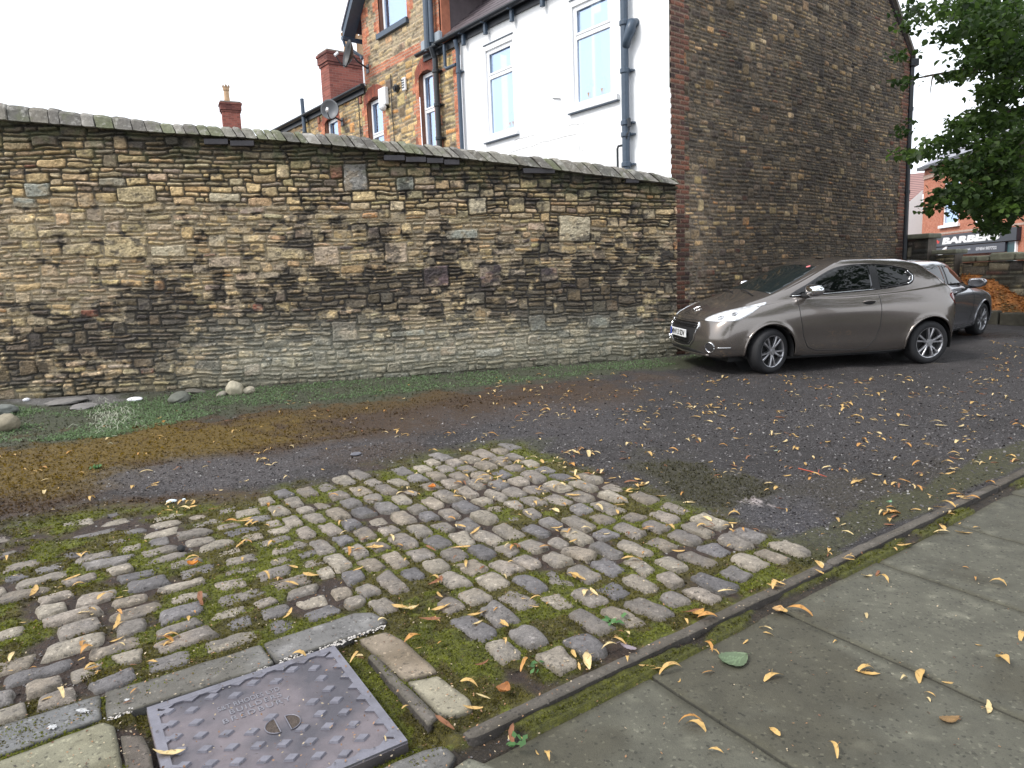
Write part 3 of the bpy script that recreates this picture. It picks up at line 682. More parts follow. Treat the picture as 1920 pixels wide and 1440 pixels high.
b = MB(); b.box((DL-.01, -.1, EV-.02), (DL+.05, .04, EV+.62), HP); tp(b.build('white_verge_strip', MAT['upvc'], terr))
b = MB(); b.box((DR-.05, -.0, EV+.0), (DR+.30, .10, EV+.30), HP); b.box((DR+.45, -.0, EV+.0), (DR+.72, .09, EV+.27), HP); tp(b.build('lead_flashing', MAT['sheetgrey'], terr, bevel=.02))
tpp = DR+.33
tb = MB(); tb.tube([HP(tpp, .14, EV-.05), HP(tpp, .12, EV+1.1)], .085, 12); tb.tube([HP(tpp-.0, .12, EV+1.06), HP(tpp, .12, EV+1.2)], .1, 12); tb.tube([HP(tpp-.16, .14, EV+.1), HP(tpp-.16, .12, DE+.6)], .05, 10)
tp(tb.build('stack_pipe', MAT['bluegrey'], terr))
pz = on_fac(829, 200)[0]
pipe('downpipe', [(pz, .12, .9), (pz, .12, EV-.25), (pz, .2, EV-.02)], .062, MAT['black'], terr, [(pz, .12, EV-.5), (pz, .12, 5.6), (pz, .12, 4.9)], ph=tp)
b = MB(); b.tube([HP(5.86, .12, EV-.06), HP(5.86, .12, EV-.5), HP(5.8, .12, EV-.55), HP(5.46, .12, EV-.55)], .035, 8); tp(b.build('overflow_pipe', MAT['bluegrey'], terr))
# brackets of the terrace eave
for px in (678, 631, 597):
    t = on_fac(px, 185)[0]; b = MB(); b.box((t-.06, .0, EV-.4), (t+.06, .06, EV-.22), HP); tp(b.build('eave_corbel', mat('corbel', (.25, .1, .06)), terr, bevel=.015))
# cables down the wall
for px, y0, y1 in ((674, 172, 252), (735, 140, 262)):
    b = MB()
    t0_, z0_ = on_fac(px, y0); b.tube([HP(t0_, .045, z0_), HP(t0_+.02, .045, z0_-.8), HP(t0_-.02, .045, z0_-2.2)], .011, 5)
    tp(b.build('wall_cable', MAT['black'], terr))
# alarm box, lamp, vent: fixtures hanging on the wall
def fixture(name, px, py, build, label, cat):
    t, z = on_fac(px, py, .05); o = empty(name, tuple(HP(t, .04, z)), label=label, cat=cat); build(o, t, z); return o
def rel(o, par):
    o.matrix_parent_inverse = Matrix.Translation(-Vector(par.location)); return o
def alarm(o, t, z):
    b = MB(); b.box((t-.17, .02, z-.2), (t+.17, .14, z+.22), HP); rel(b.build('housing', MAT['upvc'], o, bevel=.03, seg=2), o)
    b = MB(); b.box((t-.15, .02, z-.25), (t+.15, .12, z-.2), HP); rel(b.build('base', MAT['black'], o, bevel=.02), o)
fixture('alarm_box', 721, 183, alarm, 'white burglar alarm box on the sandstone wall above a window', 'alarm box')
def lamp(o, t, z):
    b = MB(); b.tube([HP(t+.12, .04, z+.04), HP(t+.02, .12, z), HP(t-.03, .2, z-.02)], .04, 8); rel(b.build('bracket', MAT['black'], o), o)
    b = MB(); b.tube([HP(t-.02, .18, z), HP(t-.1, .24, z-.02), HP(t-.16, .28, z-.04)], [.05, .09, .085], 10); rel(b.build('lamp_head', MAT['upvc'], o, smooth=True), o)
fixture('wall_lamp', 727, 203, lamp, 'small black and white security lamp below the alarm box', 'lamp')
def vent(o, t, z):
    b = MB(); b.box((t-.07, .03, z-.15), (t+.07, .1, z+.15), HP); rel(b.build('cover', MAT['upvc'], o, bevel=.02), o)
    b = MB()
    for k in range(4): b.box((t-.05, .1, z-.09+k*.055), (t+.05, .115, z-.07+k*.055), HP)
    rel(b.build('louvre', MAT['black'], o), o)
fixture('wall_vent', 759, 158, vent, 'small white vent high on the sandstone wall between two windows', 'vent')
def flue(o, t, z):
    b = MB(); b.tube([HP(t, .02, z), HP(t, .1, z)], .09, 12); rel(b.build('sleeve', MAT['black'], o), o)
    b = MB(); b.tube([HP(t, .1, z), HP(t, .13, z)], .06, 12); rel(b.build('outlet', MAT['tyre'], o), o)
fixture('flue_outlet', 744, 166, flue, 'small round black flue outlet in the sandstone wall', 'flue')
# satellite dishes
def dish(px, py, n, label, face, r=.3, back=False, dark=.06):
    t, z = on_fac(px, py, n); c = HP(t, n, z); o = empty('satellite_dish', tuple(c), label=label, cat='satellite dish', group='satellite dishes on the terrace')
    fdir = Vector(face).normalized(); e1 = fdir.orthogonal().normalized(); e1 = Vector((0, 0, 1)).cross(fdir).normalized(); e2 = fdir.cross(e1)
    V = []; Fc = []; nr, na = 6, 28
    for side in (0, .012):
        for i in range(nr+1):
            q = i/nr*r
            for k in range(na):
                a = 2*PI*k/na; V.append(Vector(c)+e1*q*math.cos(a)*.92+e2*q*math.sin(a)+fdir*(.45*q*q/r-side))
    for s_ in (0, 1):
        for i in range(nr):
            for k in range(na):
                f_ = (s_*(nr+1)*na+i*na+k, s_*(nr+1)*na+i*na+(k+1) % na, s_*(nr+1)*na+(i+1)*na+(k+1) % na, s_*(nr+1)*na+(i+1)*na+k)
                Fc.append(f_ if s_ == 0 else f_[::-1])
    q0 = nr*na
    for k in range(na): Fc.append((q0+k, q0+(k+1) % na, q0+(nr+1)*na+(k+1) % na, q0+(nr+1)*na+k))
    rel(mk('reflector', V, Fc, mat('dish', (dark, dark*1.05, dark*1.12), .5), o, smooth=True), o)
    m1 = MB(); m1.tube([Vector(c)-e2*r*.95+fdir*.1, Vector(c)-e2*r*.9+fdir*.25, Vector(c)-e2*.12+fdir*.42], .013, 6); rel(m1.build('feed_arm', MAT['black'], o), o)
    m1 = MB(); m1.tube([Vector(c)-e2*.14+fdir*.43, Vector(c)-e2*.05+fdir*.36], .035, 8); rel(m1.build('receiver', MAT['upvc'], o), o)
    w_ = Vector(HP(t, .03, z-.25)); m1 = MB(); m1.tube([Vector(c)-fdir*.01, Vector(c)-fdir*.12-Vector((0, 0, .1)), w_], .022, 8); m1.box((t-.07, .02, z-.36), (t+.07, .04, z-.16), HP); rel(m1.build('wall_bracket', MAT['black'], o), o)
sd_ = (-.35, -.9, .35)
dish(661, 104, .42, 'dark satellite dish seen nearly edge on beside the brick chimney', (-.86, -.48, .2), .33, dark=.03)
dish(620, 207, .34, 'grey round satellite dish below the gutter left of the brick chimney', (.0, -.95, .05), .26, dark=.16)
# vent pipe with bend in front of the terrace end
t, z = on_fac(569, 215, .15)
b = MB(); zt = on_fac(568, 184, .15)[1]; b.tube([HP(t, .15, 2.5), HP(t, .15, zt-.9), HP(t, .15, zt-.88)], .06, 10); b.tube([HP(t, .15, zt-.9), HP(t+.03, .15, zt)], .055, 10)
b.tube([HP(t, .15, zt-1.02), HP(t-.25, .15, zt-1.05), HP(t-.42, .15, zt-1.2), HP(t-.44, .15, zt-2)], .055, 8)
vp = empty('vent_pipe', tuple(HP(t, .15, 2.5)), label='thin dark vent pipe with a bend rising above the terrace gutter', cat='pipe'); rel(b.build('pipe', MAT['bluegrey'], vp), vp)
b = MB(); b.tube([HP(t, .15, zt-1.1), HP(t, .15, zt-.95)], .08, 10); rel(b.build('collar', MAT['black'], vp), vp)
# chimneys
def brickmesh(b, p0, e1, w1_, e2, w2_, z0, z1, col=((.20, .065, .05), (.34, .11, .08)), res=.03):
    """four brick faces of a stack, coloured brick by brick"""
    for (o_, e, L_) in ((np.array(p0), e1, w1_), (np.array(p0)+e1*w1_, e2, w2_), (np.array(p0)+e1*w1_+e2*w2_, -e1, w1_), (np.array(p0)+e2*w2_, -e2, w2_)):
        rows = int((z1-z0)/.075)+1
        for r in range(rows):
            za = z0+r*.075; zb = min(za+.065, z1)
            if zb <= za: continue
            s_ = -(.11 if r % 2 else 0)
            while s_ < L_:
                a_ = max(s_, 0); c_ = min(s_+.215, L_); s_ += .225
                if c_-a_ < .02: continue
                k = random.random(); cc = [(col[0][j]*(1-k)+col[1][j]*k) for j in range(3)]
                b.add([(*(o_+e*a_)[:2], za), (*(o_+e*c_)[:2], za), (*(o_+e*c_)[:2], zb), (*(o_+e*a_)[:2], zb)], [(0, 1, 2, 3)], cc)
def chimney(base, e1, w1_, e2, w2_, z0, z1, parent_name, label, pots, steps=True, mortar=(.30, .2, .16)):
    c0 = np.array([base[0], base[1], 0.0]); ob = empty(parent_name, (base[0], base[1], z0), label=label, cat='chimney', group='brick chimneys behind the boundary wall')
    b = MB(); f3 = lambda x, y, z: tuple((c0+e1*x+e2*y)[:2])+(z,)
    b.box((.004, .004, z0), (w1_-.004, w2_-.004, z1-.02), f3, mortar)
    brickmesh(b, c0, e1, w1_, e2, w2_, z0, z1-.42)
    for k, (o_, za, zb) in enumerate(((.03, z1-.42, z1-.34), (.06, z1-.34, z1-.12), (.09, z1-.12, z1-.04))):
        cc = (.10, .04, .035) if k < 2 else (.2, .09, .07)
        b.box((-o_, -o_, za+.003), (w1_+o_, w2_+o_, zb), f3, cc); 
        brickmesh(b, c0-e1*(o_+.003)-e2*(o_+.003), e1, w1_+2*o_+.006, e2, w2_+2*o_+.006, za+.005, zb, ((.10, .035, .03), (.22, .08, .06)))
    o = b.build('stack', MAT['brickcol'], ob, usecol=True); rel(o, ob)
    b = MB(); b.box((-.05, -.05, z1-.04), (w1_+.05, w2_+.05, z1+.02), f3); rel(b.build('cap', mat('mortar_cap', (.2, .17, .14), vary=.3), ob), ob)
    for (x, y, h, r) in pots:
        p = MB(); q = c0+e1*x+e2*y; n_ = 16; V = []; 
        prof = [(r*.95, 0), (r*.85, h*.3), (r*.8, h*.62), (r*1.0, h*.68), (r*1.05, h*.78), (r*.95, h*.8)]
        for (rr, zz) in prof: V += [(q[0]+rr*math.cos(2*PI*k/n_), q[1]+rr*math.sin(2*PI*k/n_), z1+zz) for k in range(n_)]
        for k in range(n_): V.append((q[0]+r*1.25*math.cos(2*PI*k/n_), q[1]+r*1.25*math.sin(2*PI*k/n_), z1+(h*1.0 if k % 2 else h*.84)))
        Fc = [(i*n_+k, i*n_+(k+1) % n_, (i+1)*n_+(k+1) % n_, (i+1)*n_+k) for i in range(len(prof)) for k in range(n_)]
        p.add(V, Fc); rel(p.build('chimney_pot', MAT['clay'], ob), ob)
    return ob
nb = -1.3
ta, za = on_fac(614, 93, nb); q = HP(ta-.55, nb, 0)
print('chim', ta, za)
# wide face parallel to the gable direction; width chosen so that it runs behind the attic wall
chimney(HP(ta-.0, nb, 0), GD, 1.7, FD, .62, EV-.2, za, 'brick_chimney', 'wide red brick chimney with two crown pots behind the attic gable', [(1.32, .31, .78, .16), (.86, .31, .78, .16)])
# distant terrace end with its own chimney
d = ray(409, 236); D_ = 33/math.hypot(d[0], d[1]); pb = d*D_
zt = (ray(420, 184)*D_)[2]+EYE
dh = empty('distant_house', (pb[0], pb[1], 0), label='house roof hidden behind the left part of the boundary wall', cat='house')
e1 = np.array([math.cos(.45), math.sin(.45), 0]); e2 = np.array([-math.sin(.45), math.cos(.45), 0])
b = MB(); f4 = lambda x, y, z: tuple((pb+e1*x+e2*y)[:2])+(z,)
b.box((-3, 0, -.5), (4, 5, 5.5), f4); rel(b.build('wall', mat('far_wall', (.3, .2, .12), vary=.3, bump=.3), dh), dh)
v = [f4(-3.2, -.2, 5.4), f4(4.2, -.2, 5.4), f4(4.2, 5.2, 5.4), f4(-3.2, 5.2, 5.4), f4(-3.2, 2.5, 7.3), f4(4.2, 2.5, 7.3)]
rel(mk('roof', v, [(0, 1, 5, 4), (2, 3, 4, 5), (0, 4, 3), (1, 2, 5), (3, 2, 1, 0)], mat('far_slates', (.12, .12, .14), vary=.3), dh), dh)
chimney((pb[0], pb[1]+.6), e1, .72, e2, .5, 4.5, zt, 'brick_chimney', 'small far brick chimney with one pot above the left boundary wall', [(.26, .25, .75, .13)])
# ------------------------------------------------------------------ ground
def ground_material():
    m = bpy.data.materials.new('lane_surface'); m.use_nodes = True; n = m.node_tree; L = n.links; b = n.nodes['Principled BSDF']
    N = n.nodes.new
    tc = N('ShaderNodeTexCoord'); a = N('ShaderNodeVertexColor'); a.layer_name = 'col'; k = N('ShaderNodeVertexColor'); k.layer_name = 'msk'
    sp = N('ShaderNodeSeparateColor'); L.new(k.outputs[0], sp.inputs[0])       # R = loose grit, G = moss, B = wetness
    def noise(s, d=5, r=.65):
        q = N('ShaderNodeTexNoise'); q.inputs['Scale'].default_value = s; q.inputs['Detail'].default_value = d; q.inputs['Roughness'].default_value = r; L.new(tc.outputs['Object'], q.inputs['Vector']); return q
    def rng(s, a0, a1, b0, b1):
        q = N('ShaderNodeMapRange'); q.inputs['From Min'].default_value = a0; q.inputs['From Max'].default_value = a1; q.inputs['To Min'].default_value = b0; q.inputs['To Max'].default_value = b1; L.new(s, q.inputs['Value']); return q.outputs[0]
    n1 = noise(42, 9, .8); v1 = rng(n1.outputs[0], .32, .68, .25, 1.9)
    sc = N('ShaderNodeVectorMath'); sc.operation = 'SCALE'; L.new(a.outputs[0], sc.inputs[0]); L.new(v1, sc.inputs['Scale'])
    # aggregate: small pale and dark chips
    vo = N('ShaderNodeTexVoronoi'); vo.inputs['Scale'].default_value = 85; L.new(tc.outputs['Object'], vo.inputs['Vector'])
    spc = N('ShaderNodeSeparateColor'); L.new(vo.outputs['Color'], spc.inputs[0])
    lit = rng(spc.outputs[0], .70, .96, 0, 1); near = rng(vo.outputs['Distance'], .35, .55, 1, 0)
    mu = N('ShaderNodeMath'); mu.operation = 'MULTIPLY'; L.new(lit, mu.inputs[0]); L.new(near, mu.inputs[1])
    mu2 = N('ShaderNodeMath'); mu2.operation = 'MULTIPLY'; L.new(mu.outputs[0], mu2.inputs[0]); L.new(sp.outputs[0], mu2.inputs[1])
    mx = N('ShaderNodeMix'); mx.data_type = 'RGBA'; mx.inputs['B'].default_value = (.24, .23, .235, 1); L.new(mu2.outputs[0], mx.inputs['Factor']); L.new(sc.outputs[0], mx.inputs['A'])
    L.new(mx.outputs['Result'], b.inputs['Base Color'])
    n2 = noise(140, 3, .6)
    rr = rng(n1.outputs[0], .3, .7, .62, .95); wet = N('ShaderNodeMath'); wet.operation = 'MULTIPLY_ADD'; wet.inputs[1].default_value = -.6; L.new(sp.outputs[2], wet.inputs[0]); L.new(rr, wet.inputs[2]); wet.use_clamp = True
    L.new(wet.outputs[0], b.inputs['Roughness'])
    ad = N('ShaderNodeMath'); ad.operation = 'ADD'; L.new(n1.outputs[0], ad.inputs[0])
    chip = N('ShaderNodeMath'); chip.operation = 'MULTIPLY'; L.new(near, chip.inputs[0]); L.new(sp.outputs[0], chip.inputs[1])
    ad2 = N('ShaderNodeMath'); ad2.operation = 'MULTIPLY_ADD'; ad2.inputs[1].default_value = .5; L.new(chip.outputs[0], ad2.inputs[0]); L.new(n2.outputs[0], ad2.inputs[2])
    L.new(ad2.outputs[0], ad.inputs[1])
    bp = N('ShaderNodeBump'); bp.inputs['Strength'].default_value = 1; bp.inputs['Distance'].default_value = .022; L.new(ad.outputs[0], bp.inputs['Height']); L.new(bp.outputs[0], b.inputs['Normal'])
    return m
MAT['ground'] = ground_material()
KV0 = 2.055     # outer edge of the edging stone; pavement side below it
def moss_at(G, Hh):
    n2 = fbm(G*7, Hh*7, 72, 4)
    return sst(.30, .44, fbm(G*2.6, Hh*2.6, 81, 4)+.25*(n2-.5))
GD_ = {}
def build_ground():
    def axis(*seg): return np.unique(np.concatenate([np.arange(a, b, s) for a, b, s in seg]).round(5))
    U = axis((-70, -12, 4), (-12, -2, .12), (-2, 6, .017), (6, 18, .045), (18, 30, .4), (30, 90, 5))
    Vv = axis((-40, -2, 2), (-2, .6, .1), (.6, 6.2, .017), (6.2, 12, .035), (12, 30, .4), (30, 90, 5))
    G, Hh = np.meshgrid(U, Vv, indexing='ij')
    X, Y = uvxy(G, Hh); Z = gz(X, Y)
    PX, PY = to_px(X, Y, Z); front = (X*CF[0]+Y*CF[1]) > .5
    PX = np.where(front, PX, -9999)
    n1 = fbm(G*1.7, Hh*1.7, 71, 5); n2 = fbm(G*7, Hh*7, 72, 4); n3 = fbm(G*22, Hh*22, 73, 3)
    col = np.ones(G.shape+(3,))*np.array((.044, .038, .038))*(.7+.65*n1)[..., None]*(.75+.5*n2)[..., None]
    grit = .55+.45*sst(.45, .6, n2); moss = np.zeros_like(G); wet = np.zeros_like(G)
    def blob(cx, cy, rx, ry, ang=0, pw=1):
        c, s = math.cos(ang), math.sin(ang); a = (PX-cx)*c+(PY-cy)*s; b = -(PX-cx)*s+(PY-cy)*c
        return np.exp(-((a/rx)**2+(b/ry)**2)**pw)
    nn = (n1-.5)*1.2+(n2-.5)*.9
    def put(mask, c, amt=1.0, g=None, m_=None, lo=.22, hi=.72):
        nonlocal col, grit, moss
        k = sst(lo, hi, mask+nn*.55)*amt; k = np.where(front, k, 0)
        col = mixc(col, np.asarray(c), k)
        if g is not None: grit = grit*(1-k)+g*k
        if m_ is not None: moss = moss*(1-k)+m_*k
    br = (.066, .036, .016); ol = (.145, .092, .010); gn = (.07, .085, .02)
    # long olive-brown stripe in front of the wall, running right to left
    put(blob(640, 790, 620, 50, -.10), br, .85, .25, .5)
    put(np.maximum(np.maximum(blob(230, 850, 460, 70, -.10), blob(0, 900, 300, 90)), blob(330, 950, 330, 34, -.05)), br, .95, .2, .6); put(blob(300, 965, 300, 18, -.06), (.07, .07, .012), .8, .1, 1)
    put(np.maximum(blob(260, 838, 360, 36, -.09), blob(60, 885, 240, 50)), ol, .85, .1, 1)
    put(blob(640, 768, 260, 16, -.12), ol, .35, .2, 1)
    put(blob(960, 740, 200, 18, -.15), br, .6, .3, .5)
    # bare grey gravel wheel track
    put(np.maximum(blob(390, 890, 230, 34, -.10), blob(640, 850, 160, 22, -.12)), (.09, .08, .082), .9, 1.0, 0, .15, .85)
    put(blob(720, 855, 120, 26, -.05), br, .6)
    put(blob(760, 700, 400, 14, -.12), (.05, .045, .04), .5)
    put(blob(1030, 800, 240, 45, -.05), (.074, .066, .069), .6, 1, 0)
    put(blob(1620, 800, 380, 60, 0), (.056, .049, .050), .6, 1, 0)
    put(blob(1340, 915, 160, 42, .25), (.05, .045, .02), .9, .5, .7)
    put(blob(1600, 930, 260, 50, -.2), (.055, .045, .028), .6, .6, .4)
    put(blob(1500, 985, 110, 45, .2), (.075, .07, .08), .8, 1, 0)
    put(blob(880, 850, 160, 18, -.1), (.06, .065, .02), .6, .4, .8)
    # along the wall foot: weeds bed
    _, _, = 0, 0
    wy = np.interp(PX, [-400, 0, 300, 600, 900, 1250, 1330], [775, 757, 737, 717, 697, 670, 662]); wb = np.interp(PX, [-400, 0, 200, 400, 600, 900, 1250, 1330], [850, 836, 815, 778, 757, 728, 690, 684])
    f_ = sst(-.25, .15, (PY-wy)/(wb-wy+1))*sst(1.15, .8, (PY-wy)/(wb-wy+1)+nn*.5)*((PX > -800) & (PX < 1340) & front)
    col = mixc(col, (.07, .078, .045), f_*.9); grit = grit*(1-f_); moss = np.maximum(moss, f_)
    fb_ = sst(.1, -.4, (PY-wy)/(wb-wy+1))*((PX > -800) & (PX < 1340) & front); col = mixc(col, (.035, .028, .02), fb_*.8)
    rb = blob(140, 752, 150, 14)*front; col = mixc(col, (.20, .19, .19), sst(.4, .7, rb+nn*.5)*.7)
    # bed of the setts: moss and dark humus
    sett = (Hh > 2.0) & (Hh < 5.35+.45*sst(1.0, 0.2, G)) & (G < 3.62) & (G > -12)
    edge = sst(5.6, 5.1, Hh+(n2-.5)*.5-.45*sst(1.0, .2, G))*sst(3.75, 3.5, G+(n2-.5)*.25)*(Hh > 1.0)*(G > -40)
    mo = sst(.30, .44, fbm(G*2.6, Hh*2.6, 81, 4)+.25*(n2-.5))
    sc_ = np.asarray((.048, .029, .020))*(1-mo[..., None])+np.where((fbm(G*6, Hh*6, 82, 3) > .5)[..., None], np.array((.115, .125, .010)), np.array((.09, .078, .012)))*mo[..., None]
    sc_ = sc_*(.6+.8*n3)[..., None]; col = mixc(col, sc_, edge); grit = grit*(1-edge)+.15*edge; moss = np.maximum(moss*(1-edge), mo*edge)
    # soil and moss beside the edging stone
    kb = np.exp(-((Hh-2.3)/.16)**2)*(G > .9)*(G < 30); k = sst(.35, .6, kb+nn*.5); col = mixc(col, (.06, .06, .018), k*.75*(G > 3.4)); grit = grit*(1-.6*k)
    kp = (Hh < KV0+.01)*(Hh > 1.6)*(G > .9); mm = sst(.42, .52, fbm(G*3.1, Hh*9, 84, 3)+.16*np.exp(-((G-3.6)/.7)**2)); col = np.where((kp > 0)[..., None], mixc(np.ones_like(col)*np.array((.04, .03, .02)), (.085, .088, .010), mm)*(.6+.8*n3)[..., None], col); grit = np.where(kp > 0, .1, grit); moss = np.where(kp > 0, mm, moss)
    # pale spill on the road and wet sheen at the far bend
    sp_ = sst(.5, .9, blob(1415, 943, 34, 8, .15)*1.1+(fbm(G*25, Hh*25, 97, 3)-.5)*1.6)*front; col = mixc(col, (.55, .48, .47), sp_*.75)
    wet += blob(1880, 630, 90, 12)*front
    # heights
    dz = ((n1-.5)*.035+(n2-.5)*.012)*(1-.85*edge)+(n3-.5)*.006
    dz = dz*sst(1.0, 1.4, Hh) + moss*(.008*(n3-.35)+.006)
    dz = dz - .012*edge
    low = ((Hh < 1.975) & (G > 1.12)); mid = (Hh >= 1.975) & (Hh < KV0+.03) & (G > 1.12)
    dz = np.where(low, -.075, dz); dz = np.where(mid, -.035+.02*mm+.01*n3, dz)
    dz = np.where((Hh < 2.0) & (G <= 1.12), -.03+dz*.3, dz)
    cv = (G > .2) & (G < 1.12) & (Hh > 2.1) & (Hh < 3.05); dz = np.where(cv, -.03, dz)
    dz = dz - 1.0*sst(17.8, 20, G)
    P = np.stack([X, Y, Z+dz], -1)
    GD_.update(U=U, V=Vv, Z=Z+dz, col=col, grit=grit, moss=moss)
    o = grid_mesh('ground', P, MAT['ground'], None, col); tag(o, kind='structure')
    a = o.data.color_attributes.new('msk', 'FLOAT_COLOR', 'POINT'); c = np.ones((G.size, 4), np.float32); c[:, 0] = grit.ravel(); c[:, 1] = moss.ravel(); c[:, 2] = np.clip(wet, 0, 1).ravel(); a.data.foreach_set('color', c.ravel())
    return o
build_ground()

# ------------------------------------------------------------------ setts
SETC = np.array([(.235, .205, .17), (.20, .175, .15), (.26, .225, .18), (.17, .155, .145), (.22, .185, .145), (.28, .245, .195), (.14, .13, .13), (.24, .205, .17)])
MAT['sett'] = mat('sett_stone', rough=.72, vcol=True, vary=.35, vscale=30, bump=.8, bscale=60, grain=.3, gscale=170)
MAT['flag'] = mat('flag_stone', rough=.85, vcol=True, vary=.26, vscale=9, bump=.4, bscale=120, grain=.17, gscale=210)
def setts():
    R = np.random.default_rng(12); n = 11
    g = np.linspace(-1, 1, n); A, B = np.meshgrid(g, g, indexing='ij')
    Vs = []; Cs = []; Fs = []; cnt = 0
    q = np.arange(n*n).reshape(n, n); FQ = np.stack([q[:-1, :-1], q[1:, :-1], q[1:, 1:], q[:-1, 1:]], -1).reshape(-1, 4)
    def sett(u, v, a, b, rot, top, k):
        nonlocal cnt
        ex = 6.5+R.uniform(-2, 3)
        d = (np.abs(A)**ex+np.abs(B)**ex)**(1/ex); m = np.maximum(np.abs(A), np.abs(B)); s = np.where(d > 0, m/np.maximum(d, 1e-6), 1); s = .35*s+.65*np.where(m > .0, s, 1)
        wob = 1+.17*(fbm(A*1.3+u*37, B*1.3+v*31, 90, 2)-.5)*2; skx, sky = R.normal(0, .07, 2); tap = R.normal(0, .08)
        x = A*s*a*wob*(1+tap*B)+skx*B*a; y = B*s*b*wob*(1+R.normal(0, .06)*A)+sky*A*b*.6
        c, s_ = math.cos(rot), math.sin(rot); uu = u+x*c-y*s_; vv = v+x*s_+y*c
        e = np.clip(m, 0, 1); z = top-.015*e**3.2-.05*sst(.86, 1.0, e)-.003+.009*(fbm(uu*16, vv*16, 91, 3)-.5)*2+R.normal(0, .02)*A*a+R.normal(0, .02)*B*b
        X, Y = uvxy(uu, vv); Z = gz(X, Y)+z
        Vs.append(np.stack([X, Y, Z], -1).reshape(-1, 3)); c0 = SETC[R.integers(len(SETC))]*R.uniform(.8, 1.18)
        cc = np.ones((n, n, 3))*c0*(.75+.5*fbm(uu*13, vv*13, 92, 4))[..., None]
        lic = sst(.55, .68, fbm(uu*9, vv*9, 93, 3)); cc = mixc(cc, (.10, .095, .10), lic*.35)
        ed = sst(.74, .98, e+.3*(fbm(uu*20, vv*20, 94, 2)-.5)); cc = mixc(cc, (.055, .045, .022), ed*.75)
        Cs.append(cc.reshape(-1, 3)); Fs.append(FQ+cnt); cnt += n*n
    # right panel: long axis along v, rows stacked along u
    u = 3.60
    k = 0
    while u > 1.36:
        w_ = .142*R.uniform(.84, 1.16) if k else .16; v = 2.16+R.uniform(0, .12); uc = u-w_/2
        vmax = 5.2+R.uniform(-.03, .03)
        while v < vmax:
            l = R.choice([.19, .22, .25, .29])*R.uniform(.9, 1.1) if k else .28
            if R.random() > .02 and not (uc < 1.7 and v < 2.6 and R.random() < .35) and not (uc < 1.5 and v < 3.02):
                du = .03*math.sin(v*1.3+k*.2)
                top = R.normal(.019, .004)-(.022 if R.random() < .08 else 0)
                near = np.array(v+l/2)
                sett(uc+du, v+l/2, w_/2+.003-R.uniform(0, .008), l/2+.001-R.uniform(0, .010), R.normal(0, .05), float(top), k)
            v += l+.006
        u -= w_+.014; k += 1
    # left panel: long axis along u, rows stacked along v
    v = 3.22; k = 0
    while v < 5.75:
        h = .138*R.uniform(.82, 1.18); u = -3.2+R.uniform(0, .2); lim = 1.33+.03*math.sin(v*5)
        if v > 5.15: lim = .9-(v-5.15)*1.2
        while u < lim-.03:
            l = R.choice([.15, .19, .23, .29])*R.uniform(.9, 1.1); l = min(l, lim-u)
            bur = sst(4.3, 5.5, np.array(v-.25*u))*.034+sst(.52, .66, fbm(np.array(u*1.4), np.array(v*1.4), 95, 3))*.012
            top = R.normal(.016, .005)-float(bur)*.85
            if l > .07 and R.random() > .05: sett(u+l/2, v+h/2+.02*math.sin(u*2.2), l/2-.0-R.uniform(0, .01), h/2+.003-R.uniform(0, .010), R.normal(0, .07), top, k)
            u += l+.010
        v += h+.012; k += 1
    V = np.concatenate(Vs); Fq = np.concatenate(Fs); me = bpy.data.meshes.new('setts')
    me.vertices.add(len(V)); me.vertices.foreach_set('co', V.astype(np.float32).ravel()); me.loops.add(Fq.size); me.loops.foreach_set('vertex_index', Fq.astype(np.int32).ravel())
    me.polygons.add(len(Fq)); me.polygons.foreach_set('loop_start', np.arange(0, Fq.size, 4, dtype=np.int32)); me.update(calc_edges=True); me.validate()
    me.polygons.foreach_set('use_smooth', np.ones(len(Fq), bool)); me.materials.append(MAT['sett']); set_col(me, np.concatenate(Cs))
    o = bpy.data.objects.new('cobbled_paving', me); link(o); tag(o, kind='structure')
    print('setts', len(Vs))
setts()

